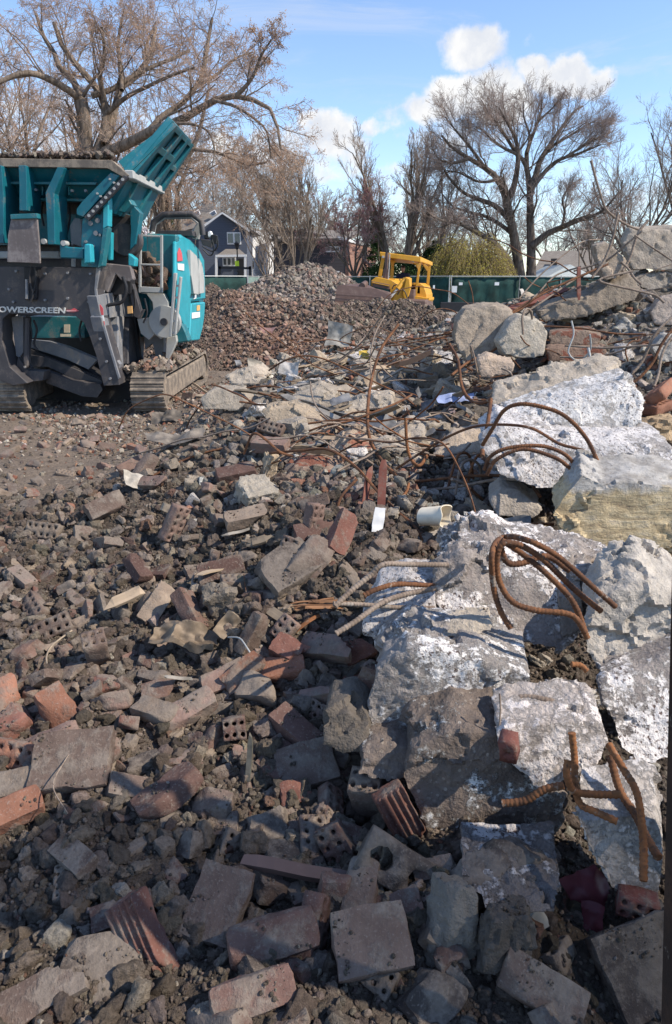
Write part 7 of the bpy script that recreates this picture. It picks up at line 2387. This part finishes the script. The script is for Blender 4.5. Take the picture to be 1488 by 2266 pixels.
for q in ([(484, 590), (556, 591), (556, 596), (484, 595)], [(484, 588), (489, 588), (489, 640), (484, 640)], [(551, 589), (556, 589), (556, 640), (551, 640)]):
    MB().prism([P(x, y, 47) for x, y in q], (0, .15, 0)).build("timber", M['black'], SF)
keep_world(SF)

# the screened fence beside the photographer, out of the frame: it throws the shade over the near right of the slope
def near_fence():
    root = empty("screen_fence", (.3, .3, 0), "green screened fence standing beside the camera, shading the near bricks", "fence", "green screened site fences")
    a, b = Vector((.75, 1.02, 0)), Vector((1.12, 1.39, 0))
    n = 24
    V, F = [], []
    for i in range(n + 1):
        t = i / n
        p = a.lerp(b, t)
        for k in range(5):
            V.append((p.x + .01 * math.sin(i * 1.3), p.y, .02 + (1.83 - 1.3 * max(0, t - .78) / .22) * k / 4 + (.03 * math.sin(i * .9) if k == 4 else 0)))
    for i in range(n):
        for k in range(4):
            F.append((i * 5 + k, (i + 1) * 5 + k, (i + 1) * 5 + k + 1, i * 5 + k + 1))
    me = bpy.data.meshes.new("screen_panel")
    me.from_pydata(V, [], F)
    finish("screen_panel", me, M['screen_mesh'], root, 180)
    for t in (0, 1):
        p = a.lerp(b, t)
        MB().tube([(p.x + .02, p.y - .02, 0), (p.x + .02, p.y - .02, 1.9)], .024, 8).build("post", M['galv'], root, 60)
    keep_world(root)


# an open weave: part of the sunlight comes through
_m, _t = new_mat("open_weave_fence_cloth")
_d = node(_t, 'ShaderNodeBsdfDiffuse', {'Color': (0.02, 0.07, 0.06, 1)})
_tr = node(_t, 'ShaderNodeBsdfTransparent')
_mx = node(_t, 'ShaderNodeMixShader', {0: 0.20, 1: _d.outputs[0], 2: _tr.outputs[0]})
node(_t, 'ShaderNodeOutputMaterial', {'Surface': _mx.outputs[0]})
M['screen_mesh'] = _m
M['post_dark'] = make_rust_mat("dark_rusted_post", (0.030, 0.020, 0.016), (0.055, 0.032, 0.022), (0.02, 0.015, 0.013))
near_fence()
# the leaning dark post the photographer stands behind
_a, _b = Vector((.384 + .036, .55, .827)), Vector((.375 + .041, .75, 1.541))
_u = (_b - _a).normalized()
_p0 = _a - _u * ((_a.z + .02) / _u.z)
_p1 = _b + _u * .32
PO = MB().bar(_p0, _p1, .055, .055).build("fence_post", M['post_dark'], None, None, .004)
tag(PO, "dark rusty square post leaning at the very edge, close to the camera", "post")
# ------------------------------------------------------------------ bare trees, grown branch by branch
TR = np.random.default_rng(5)


def bark_mat(name, a, b):
    m, t = new_mat(name)
    g = node(t, 'ShaderNodeNewGeometry').outputs['Position']
    st = node(t, 'ShaderNodeMapping', {'Vector': g, 'Scale': (9.0, 9.0, 1.6)}).outputs[0]
    n1 = noise(t, st, 1.0, 6, 0.7)
    c = mixc(t, band(t, n1, 0.35, 0.65), a, b)
    end_mat(t, c, 0.95, n1, 0.8, 0.03, spec=0.1)
    return m


M['bark'] = bark_mat("grey_brown_bark", (0.11, 0.085, 0.066), (0.25, 0.20, 0.16))
M['bark_dark'] = bark_mat("dark_bark", (0.075, 0.060, 0.050), (0.17, 0.14, 0.118))
TWIG = {}
for k, c in {'grey': (0.22, 0.185, 0.16), 'pink': (0.36, 0.27, 0.215), 'tan': (0.34, 0.27, 0.215), 'orange': (0.40, 0.245, 0.13), 'red': (0.34, 0.27, 0.235), 'dark': (0.115, 0.095, 0.082), 'far': (0.32, 0.28, 0.25),
             'willow': (0.50, 0.43, 0.09), 'willow_dark': (0.22, 0.17, 0.09), 'green': (0.035, 0.065, 0.022), 'bud': (0.50, 0.305, 0.19), 'budred': (0.42, 0.19, 0.20), 'budtan': (0.36, 0.29, 0.22)}.items():
    TWIG[k] = make_plain_mat("twigs_" + k, c, 0.9, var=0.25, scale=0.8, spec=0.1)


def rot_about(v, ax, ang):
    c, s = np.cos(ang)[:, None], np.sin(ang)[:, None]
    return v * c + np.cross(ax, v) * s + ax * (ax * v).sum(-1, keepdims=True) * (1 - c)


def unit(v):
    return v / np.maximum(np.linalg.norm(v, axis=-1, keepdims=True), 1e-9)


def grow(start, dirs, length, nseg, wob, up):
    """polylines (n, nseg+1, 3)"""
    n = len(start)
    pts = np.empty((n, nseg + 1, 3))
    pts[:, 0] = start
    d = unit(dirs)
    st = (length / nseg)[:, None]
    for i in range(nseg):
        d = unit(d + TR.normal(size=(n, 3)) * wob + np.array((0, 0, up)))
        pts[:, i + 1] = pts[:, i] + d * st
    return pts


def children(pts, rad, per, ang, lratio, length, t0=.25, upb=0.0, rr=.55, tap=.55):
    """side branches off polylines: (start, dir, length, radius)"""
    n, k, _ = pts.shape
    i = np.repeat(np.arange(n), per)
    t = np.tile(np.linspace(t0, .97, per), n) + TR.normal(size=n * per) * .04
    t = np.clip(t, .05, 1.0) * (k - 1)
    a = np.minimum(t.astype(int), k - 2)
    f = (t - a)[:, None]
    p = pts[i, a] * (1 - f) + pts[i, a + 1] * f
    tg = unit(pts[i, a + 1] - pts[i, a])
    ax = unit(np.cross(tg, TR.normal(size=tg.shape)))
    d = rot_about(tg, ax, np.abs(ang * (1 + .3 * TR.normal(size=len(i)))))
    d = unit(d + np.array((0, 0, upb)))
    fr = t / (k - 1)
    L = length[i] * lratio * (.6 + tap - tap * fr) * TR.uniform(.65, 1.25, len(i))
    r0 = rad[i, a] * rr
    return p, d, L, r0


def tubes(pts, rad, sides):
    """(n,k,3),(n,k) -> V, F"""
    n, k, _ = pts.shape
    tg = np.empty_like(pts)
    tg[:, 1:-1] = pts[:, 2:] - pts[:, :-2]
    tg[:, 0] = pts[:, 1] - pts[:, 0]
    tg[:, -1] = pts[:, -1] - pts[:, -2]
    tg = unit(tg)
    ref = unit(np.array((.31, .77, .21)))
    x = unit(np.cross(tg, ref))
    y = np.cross(tg, x)
    a = np.arange(sides) * 2 * np.pi / sides
    V = pts[:, :, None, :] + rad[:, :, None, None] * (np.cos(a)[None, None, :, None] * x[:, :, None, :] + np.sin(a)[None, None, :, None] * y[:, :, None, :])
    V = V.reshape(-1, 3)
    base = (np.arange(n) * k * sides)[:, None, None]
    r = (np.arange(k - 1) * sides)[None, :, None]
    c = np.arange(sides)[None, None, :]
    c2 = (c + 1) % sides
    q = np.stack([base + r + c, base + r + c2, base + r + sides + c2, base + r + sides + c], -1).reshape(-1, 4)
    return V, q


class Tree:
    def __init__(s):
        s.T, s.C, s.B = [], [], []

    def put(s, where, pts, r0, r1, sides):
        k = pts.shape[1]
        t = np.linspace(0, 1, k)[None, :]
        rad = r0[:, None] * (1 - t) + r1[:, None] * t
        where.append(tubes(pts, rad, sides))
        return rad

    def link(s, root, bark, twig, bud=None):
        for lst, nm, mt in ((s.T, 'trunk', bark), (s.C, 'crown', twig)):
            V, F, o = [], [], 0
            for v, f in lst:
                V.append(v)
                F.append(f + o)
                o += len(v)
            if not V:
                continue
            me = mesh_np(nm, np.concatenate(V), np.concatenate(F))
            me.polygons.foreach_set('use_smooth', np.ones(len(me.polygons), dtype=bool))
            finish(nm, me, mt, root)
        if s.B and bud is not None:
            p = np.concatenate(s.B)
            n = len(p)
            sz = s.bs * TR.uniform(.5, 1.3, n)[:, None]
            u = unit(TR.normal(size=(n, 3))) * sz
            w = unit(np.cross(u, TR.normal(size=(n, 3)))) * sz * .6
            h = unit(np.cross(u, w)) * sz * .6
            V = np.stack([p - u, p + w, p + u, p - w, p + h], 1).reshape(-1, 3)
            b = (np.arange(n) * 5)[:, None]
            F = np.concatenate([b + np.array([[0, 1, 4]]), b + np.array([[1, 2, 4]]), b + np.array([[2, 3, 4]]), b + np.array([[3, 0, 4]]), b + np.array([[0, 3, 1]]), b + np.array([[1, 3, 2]])])
            finish("buds", mesh_np("buds", V, F), bud, root)


def limbs_to_pts(limbs, nseg):
    """traced limbs [(points, r0, r1)] -> even polylines"""
    out, r0, r1, L = [], [], [], []
    for pts, a, b in limbs:
        c = spline(pts, .05 * max((Vector(pts[-1]) - Vector(pts[0])).length, .5))
        c = np.array([tuple(p) for p in c])
        s = np.concatenate([[0], np.cumsum(np.linalg.norm(np.diff(c, axis=0), axis=1))])
        t = np.linspace(0, s[-1], nseg + 1)
        q = np.stack([np.interp(t, s, c[:, k]) for k in range(3)], -1)
        out.append(q)
        r0.append(a)
        r1.append(b)
        L.append(s[-1])
    return np.array(out), np.array(r0), np.array(r1), np.array(L)


def bare_tree(label, base, H, bark, twig, bud=None, r=.25, limbs=None, stems=1, fork=.32, spread=.5, per=(5, 5, 5, 4), ang=.75, up=.06, droop=0.0, wob=.13, twig_r=.012, bud_n=0, bud_s=.05, name="bare_tree", group="bare trees round the site", lr=(.55, .55, .55, .6), cap=5.0):
    root = empty(name, (base[0], base[1], 0), label, "tree", group)
    T = Tree()
    T.bs = bud_s
    if limbs:
        pts, r0, r1, L = limbs_to_pts(limbs, 14)
        rad = T.put(T.T, pts, r0, r1, 9)
        l1 = per[0]
        p, d, Ln, rr = children(pts, rad, l1, ang, lr[0] * .8, np.minimum(L, cap), .28, .05, .30, .95)
    else:
        st = np.array([(base[0], base[1], -.2)] * stems, dtype=float)
        a = TR.uniform(0, 6.28) + np.arange(stems) * 2 * np.pi / stems
        dr = np.stack([np.cos(a), np.sin(a), np.zeros(stems)], -1) * (spread if stems > 1 else .06) + np.array((0, 0, 1.0))
        L = np.full(stems, H * (fork if stems == 1 else .55)) * TR.uniform(.9, 1.1, stems)
        pts = grow(st, dr, L, 8, .035, .03)
        r0 = np.full(stems, r)
        rad = T.put(T.T, pts, r0, r0 * .62, 9)
        m = 5 if stems == 1 else 4
        if stems == 1:
            # main limbs rise from the fork
            i = np.zeros(m, int)
            aa = TR.uniform(0, 6.28) + np.arange(m) * 2 * np.pi / m
            p = np.repeat(pts[:1, -1], m, axis=0) - np.array((0, 0, 1)) * TR.uniform(0, L[0] * .25, (m, 1))
            d = np.stack([np.cos(aa), np.sin(aa), np.zeros(m)], -1) * spread + np.array((0, 0, 1.0))
            Ln = np.full(m, H * (1 - fork) * .85) * TR.uniform(.75, 1.1, m)
            rr = np.full(m, r * .5)
        else:
            p, d, Ln, rr = children(pts, rad, m, .45, .9, L, .35, .25, .6)
        pts = grow(p, d, Ln, 9, wob * .7, up)
        rad = T.put(T.T, pts, rr, rr * .35, 7)
        p, d, Ln, rr = children(pts, rad, per[0], ang, lr[0], Ln, .25, .1, .6)
    # branches
    pts = grow(p, d, Ln, 7, wob, up)
    rad = T.put(T.T, pts, np.maximum(rr, twig_r * 1.3), np.maximum(rr * .4, twig_r), 5)
    for lev, k in enumerate(per[1:]):
        last = lev == len(per) - 2
        p, d, Ln, rr = children(pts, rad, k, ang * .95, lr[min(lev + 1, 3)], Ln, .2, .04 - droop * .4, .6)
        pts = grow(p, d, Ln, 5 if not last else 4, wob, up - droop)
        a = np.maximum(rr * .8, twig_r * (.75 if last else 1.0))
        rad = T.put(T.C, pts, a, np.maximum(a * .55, twig_r * .5), 3)
    if bud_n:
        tip = pts[:, 1:].reshape(-1, 3)
        n = min(bud_n, len(tip) * 2)
        T.B.append(tip[TR.integers(len(tip), size=n)] + TR.normal(size=(n, 3)) * .05)
    T.link(root, bark, twig, bud)
    keep_world(root)
    return root


def traced(px, Y0, jit, r0, r1, zfix=None):
    out = []
    y = Y0
    for i, (a, b) in enumerate(px):
        out.append(P(a, b, y))
        y += jit / len(px)
    return (out, r0, r1)


# the big tree behind the crusher
YL = 26.0
L1 = [traced([(197, 640), (194, 420), (193, 350), (189, 292), (184, 239), (179, 220)], YL, 0, 0.258, 0.230),
      traced([(179, 220), (160, 205), (121, 181), (87, 166), (48, 162), (0, 181), (-60, 200)], YL, -2.5, 0.129, 0.051),
      traced([(182, 230), (164, 181), (131, 147), (121, 118), (97, 80), (80, 30)], YL, 1.5, 0.129, 0.051),
      traced([(200, 640), (205, 420), (208, 350), (227, 312), (237, 254), (232, 220), (203, 181), (174, 147), (140, 108), (120, 50)], YL, .8, 0.258, 0.068),
      traced([(232, 320), (242, 292), (252, 254), (261, 215), (271, 191), (310, 162), (334, 118), (345, 60)], YL, 2.5, 0.152, 0.060),
      traced([(205, 400), (208, 355), (252, 331), (290, 316), (329, 292), (387, 273), (435, 246), (474, 222), (523, 212), (581, 229), (610, 260), (622, 330)], YL, -3.5, 0.205, 0.034),
      traced([(523, 212), (545, 190), (562, 165), (580, 120), (600, 90)], YL - 3.3, -.8, 0.068, 0.025),
      traced([(329, 292), (340, 280), (358, 258), (402, 229), (431, 196), (450, 162), (458, 110), (470, 40)], YL, 1.5, 0.114, 0.051),
      traced([(440, 190), (480, 165), (520, 130), (560, 115)], YL + 1, 1, 0.061, 0.025),
      traced([(203, 212), (252, 196), (290, 171), (339, 147), (387, 128), (420, 110)], YL, 1.5, 0.099, 0.043),
      traced([(238, 250), (280, 215), (330, 190), (385, 165), (430, 150)], YL, -2, 0.084, 0.034),
      traced([(232, 220), (222, 170), (232, 120), (225, 60)], YL, -1.5, 0.091, 0.043),
      traced([(270, 200), (268, 150), (262, 100), (270, 40)], YL, 2, 0.076, 0.043),
      traced([(290, 171), (320, 140), (325, 100), (345, 50)], YL + 2, 1, 0.068, 0.034),
      traced([(387, 273), (426, 275), (460, 290), (475, 330), (470, 370)], YL - 2, -.6, 0.053, 0.017),
      traced([(426, 331), (474, 336), (513, 350), (547, 365), (590, 360)], YL + .5, -1, 0.068, 0.025),
      traced([(474, 222), (520, 235), (560, 260), (590, 290), (600, 350)], YL - 2.8, -1, 0.053, 0.021)]
bare_tree("largest bare tree, forked trunk and wide reaching limbs, behind the teal crusher", gxy(200, YL), 14, M['bark'], TWIG['pink'], TWIG['bud'], limbs=L1, per=(9, 6, 5, 4), ang=.8, up=.015, droop=.05, twig_r=.007, bud_n=26000, bud_s=.020, cap=3.9,
          lr=(.62, .60, .58, .6))
Yq = 30.0
L1b = [traced([(352, 640), (356, 520), (360, 432), (377, 399), (402, 370), (426, 331), (442, 290), (450, 254), (462, 200)], Yq, 0, .22, .05), traced([(376, 640), (372, 520), (374, 430), (368, 380), (360, 330), (350, 260)], Yq, .5, .2, .05),
       traced([(392, 640), (398, 520), (390, 440), (404, 400), (424, 350)], Yq, .5, .17, .05), traced([(345, 640), (350, 520), (338, 440), (330, 400)], Yq, 0, .16, .05)]
bare_tree("clump of slim bare trunks rising behind the raised crusher wing", gxy(370, Yq), 11, M['bark'], TWIG['pink'], TWIG['bud'], limbs=L1b, per=(8, 5, 5, 4), ang=.7, up=.03, droop=.03, twig_r=.0085, bud_n=7000, bud_s=.02)
# the round-headed tree on the far side
YR = 47.0
L2 = [traced([(1152, 640), (1151, 610), (1142, 547), (1132, 493), (1122, 444), (1102, 395), (1073, 371), (1039, 351), (995, 322), (978, 300)], YR, -2, .38, .06),
      traced([(1122, 444), (1137, 415), (1146, 366), (1146, 327), (1137, 297), (1122, 270), (1105, 240)], YR, -1, .22, .05),
      traced([(1178, 640), (1176, 610), (1176, 542), (1173, 473), (1173, 415), (1166, 371), (1166, 337), (1176, 307), (1190, 273), (1200, 239), (1200, 215)], YR, 1, .35, .05),
      traced([(1173, 415), (1186, 390), (1193, 361), (1210, 332), (1230, 302), (1254, 268), (1274, 244), (1290, 235)], YR, 1.5, .22, .05),
      traced([(1176, 418), (1215, 371), (1244, 351), (1279, 341), (1313, 327), (1330, 320)], YR, -1.5, .17, .04),
      traced([(1178, 545), (1210, 518), (1244, 503), (1279, 488), (1313, 478), (1337, 464), (1367, 429)], YR, -2.5, .24, .05),
      traced([(1144, 612), (1130, 585), (1112, 557), (1078, 527), (1044, 508), (1014, 493), (975, 488), (946, 469)], YR, -3, .27, .05),
      traced([(1133, 500), (1120, 478), (1093, 454), (1054, 439), (1024, 425), (995, 395), (975, 361)], YR, 2, .20, .04),
      traced([(1137, 520), (1112, 500), (1078, 480), (1040, 470), (1000, 455), (980, 430)], YR, 3, .15, .04),
      traced([(1244, 503), (1250, 470), (1245, 440), (1262, 410)], YR - 1, 1, .1, .03),
      traced([(1166, 371), (1150, 345), (1120, 330), (1090, 310), (1060, 280)], YR, -1.5, .13, .04),
      traced([(1166, 340), (1172, 300), (1160, 260), (1158, 225)], YR, 2.5, .10, .03),
      traced([(1073, 371), (1040, 325), (1010, 290), (985, 258)], YR - 1, -1, .12, .03), traced([(1039, 351), (1005, 360), (972, 352), (958, 330)], YR - 2, .5, .10, .03),
      traced([(1146, 345), (1112, 290), (1082, 250), (1066, 222)], YR, -1.5, .12, .03), traced([(1192, 268), (1222, 240), (1240, 218)], YR + 1, -1, .08, .03),
      traced([(1213, 328), (1262, 300), (1300, 276), (1330, 262)], YR + 1, -1, .10, .03), traced([(1250, 349), (1300, 318), (1336, 298)], YR - 1.5, .5, .09, .03), traced([(1105, 398), (1060, 402), (1010, 380), (978, 384)], YR, 2, .10, .03)]
bare_tree("round-headed bare tree with twin dark trunks beside the yellowish willow", gxy(1165, YR), 16, M['bark_dark'], TWIG['red'], None, limbs=L2, per=(12, 7, 6, 4), ang=.68, up=.03, twig_r=.0075, lr=(.64, .62, .60, .6), cap=4.2)
# the others
bare_tree("upright bare tree with ascending stems behind the loader", gxy(888, 50), 12.5, M['bark'], TWIG['tan'], None, r=.26, stems=3, spread=.30, per=(6, 6, 5, 4), ang=.5, up=.07, twig_r=.010)
bare_tree("slimmer upright bare tree beside the round-headed tree", gxy(958, 54), 11.0, M['bark'], TWIG['grey'], None, r=.2, stems=2, spread=.25, per=(6, 5, 5, 4), ang=.5, up=.07, twig_r=.010)
bare_tree("vase-shaped many-stemmed bare tree behind the highest grey heap", gxy(655, 47), 10.2, M['bark'], TWIG['tan'], None, r=.11, stems=6, spread=.36, per=(6, 6, 5, 4), ang=.45, up=.05, twig_r=.0095)
bare_tree("reddish budding tree before the brick house", gxy(782, 50), 8.2, M['bark'], TWIG['red'], TWIG['budred'], r=.18, fork=.25, spread=.7, per=(7, 6, 5, 4), ang=.7, up=.04, twig_r=.012, bud_n=14000, bud_s=.032)
bare_tree("orange-brown drooping tree above the navy house", gxy(592, 82), 17.5, M['bark'], TWIG['orange'], TWIG['orange'], r=.26, fork=.45, spread=.45, per=(7, 6, 6, 4), ang=.8, up=-.02, droop=.14, twig_r=.012, bud_n=26000, bud_s=.045)
bare_tree("leaning bare sapling between the white house and the grey heap", gxy(585, 45), 6.5, M['bark'], TWIG['tan'], None, r=.1, fork=.3, spread=.6, per=(5, 5, 4), ang=.6, twig_r=.0095)
bare_tree("tall bare tree at the frame edge above the topmost slab", gxy(1400, 55), 13.0, M['bark_dark'], TWIG['tan'], None, r=.27, fork=.25, spread=.45, per=(6, 6, 5, 4), ang=.6, up=.05, twig_r=.011)
bare_tree("bare tree farthest along the frame edge", gxy(1500, 60), 16.5, M['bark_dark'], TWIG['tan'], None, r=.3, fork=.3, spread=.4, per=(6, 6, 5, 4), ang=.6, up=.05, twig_r=.011)
bare_tree("shorter twiggy tree between the round-headed tree and the edge", gxy(1310, 62), 9.5, M['bark'], TWIG['far'], None, r=.2, fork=.2, spread=.6, per=(6, 6, 5, 4), ang=.6, up=.04, twig_r=.012)
bare_tree("pale pinkish tree at the frame edge above the hopper", gxy(20, 40), 15.0, M['bark'], TWIG['pink'], TWIG['bud'], r=.24, fork=.3, spread=.5, per=(7, 6, 5, 4), ang=.65, up=.03, twig_r=.011, bud_n=9000, bud_s=.03)
bare_tree("pale twiggy tree behind the hopper, left of the forked trunk".replace(", left of the forked trunk", " and the forked trunk"), gxy(120, 46), 15.5, M['bark'], TWIG['pink'], TWIG['bud'], r=.24, stems=4, spread=.45, per=(6, 6, 5, 4), ang=.6, up=.03, twig_r=.012, bud_n=9000, bud_s=.032)
bare_tree("pale tree seen through the largest tree's long limb", gxy(300, 52), 14.5, M['bark'], TWIG['pink'], TWIG['bud'], r=.24, fork=.25, spread=.55, per=(7, 6, 5, 4), ang=.65, up=.03, twig_r=.013, bud_n=8000, bud_s=.034)
bare_tree("thin pale tree just above the navy house roof", gxy(470, 66), 14.0, M['bark'], TWIG['far'], TWIG['budtan'], r=.24, fork=.25, spread=.5, per=(7, 6, 5, 4), ang=.65, up=.03, twig_r=.015, bud_n=6000, bud_s=.04)
bare_tree("grey twiggy tree behind the vase-shaped tree", gxy(700, 74), 13.0, M['bark'], TWIG['tan'], None, r=.25, stems=4, spread=.5, per=(6, 6, 5, 4), ang=.6, up=.04, twig_r=.013)
# the row of trees farthest off
for i, (px, Yd, H, lab) in enumerate([(830, 84, 11, "distant twiggy tree behind the loader cab"), (1010, 88, 11, "distant twiggy tree behind the willow"), (1090, 92, 12, "distant twiggy tree behind the twin dark trunks"),
                                      (1230, 90, 11.5, "distant twiggy tree above the low grey-roofed house"), (1360, 95, 12, "distant twiggy tree near the topmost slab"), (930, 78, 10, "distant grey tree between the two upright trees"),
                                      (420, 90, 15, "distant grey tree over the hoop of the crusher"), (770, 95, 12, "distant grey tree behind the reddish tree"), (560, 92, 14, "distant pale tree over the white-sided house")]):
    bare_tree(lab, gxy(px, Yd), H, M['bark'], TWIG['far'], None, r=.28, fork=.15, spread=.8, per=(7, 6, 5, 4), ang=.7, up=.03, twig_r=.018, group="distant trees behind the houses", name="distant_tree")


# ------------------------------------------------------------------ leafy things
def leafy(name, label, base, H, wid, mat, n, size, shape, trunk_r=.08, strands=0, group=None, col2=None, cat="shrub"):
    root = empty(name, (base[0], base[1], 0), label, cat, group)
    st = np.array([(base[0], base[1], -.1)] * 6, dtype=float)
    a = np.arange(6) * 1.05
    dr = np.stack([np.cos(a) * .45, np.sin(a) * .45, np.ones(6)], -1)
    T = Tree()
    pts = grow(st, dr, np.full(6, H * .75), 8, .08, .05)
    T.put(T.T, pts, np.full(6, trunk_r), np.full(6, trunk_r * .3), 6)
    if strands:
        p = []
        k = strands
        th = TR.uniform(0, 6.28, k)
        rr = wid * np.sqrt(TR.uniform(0, 1, k)) * (1 + .16 * np.sin(th * 3 + 1) + .10 * np.sin(th * 7))
        z = H * (1 - .45 * (rr / wid) ** 2) * TR.uniform(.62, 1.03, k) * (1 + .10 * np.sin(th * 4 + rr * 3) + .08 * np.sin(rr * 9))
        s0 = np.stack([base[0] + rr * .85 * np.cos(th), base[1] + rr * .85 * np.sin(th), z], -1)
        d0 = np.stack([np.cos(th), np.sin(th), TR.uniform(.0, .8, k)], -1)
        L = TR.uniform(.3, .85, k) * z
        pts = grow(s0, d0, L, 7, .16, -.42)
        pts[:, :, 2] = np.maximum(pts[:, :, 2], .05)
        rad = T.put(T.C, pts, np.full(k, .013), np.full(k, .006), 3)
        T.bs = size
        q = pts[:, 1:].reshape(-1, 3)
        T.B.append(q[TR.integers(len(q), size=n)] + TR.normal(size=(n, 3)) * .03)
        T.link(root, M['bark'], TWIG['willow_dark'], mat)
    else:
        T.bs = size
        u = TR.uniform(0, 1, n) ** .8
        th = TR.uniform(0, 6.28, n)
        if shape == 'cone':
            r = wid * (1 - u * .95) * TR.uniform(.45, 1.08, n) * (1 + .25 * np.sin(th * 5 + u * 30))
        else:
            r = wid * np.sqrt(np.clip(1 - (2 * u - .9) ** 2, 0.03, 1)) * TR.uniform(.5, 1.05, n) * (1 + .25 * np.sin(th * 3 + u * 9))
        q = np.stack([base[0] + r * np.cos(th), base[1] + r * np.sin(th), .1 + u * H], -1)
        q = q[fbm(q * 1.3, 3, 4) + .3 * TR.normal(size=n) > -.35]
        T.B.append(q)
        T.link(root, M['bark'], mat, mat)
    keep_world(root)


leafy("willow_shrub", "rounded yellowish green willow shrub behind the gate fence", gxy(1036, 44), 3.95, 2.6, TWIG['willow'], 36000, .035, 'dome', strands=2600)
leafy("evergreen_shrub", "dark green evergreen bush just behind the loader cab roof", gxy(878, 47), 3.2, 1.9, TWIG['green'], 9000, .09, 'dome')
leafy("spruce_tree", "dark narrow evergreen behind the upright bare tree", gxy(832, 66), 7.0, 1.6, TWIG['green'], 5000, .12, 'cone', cat="tree")
leafy("spruce_tree", "dark evergreen half hidden behind the hoop of the crusher", gxy(378, 48), 6.6, 1.7, TWIG['green'], 8000, .10, 'cone', cat="tree")
leafy("spruce_tree", "dull evergreen above the low grey-roofed house", gxy(1290, 96), 8.6, 2.3, TWIG['green'], 7000, .14, 'cone', cat="tree")
leafy("evergreen_shrub", "dark ivy mass under the slimmer upright tree", gxy(960, 52), 4.2, 1.2, TWIG['green'], 6000, .09, 'dome')
leafy("blossom_shrub", "whitish flowering shrub low behind the crusher wing", gxy(328, 40), 4.3, 1.1, make_plain_mat("white_blossom", (.62, .58, .60), .9), 4000, .06, 'dome')
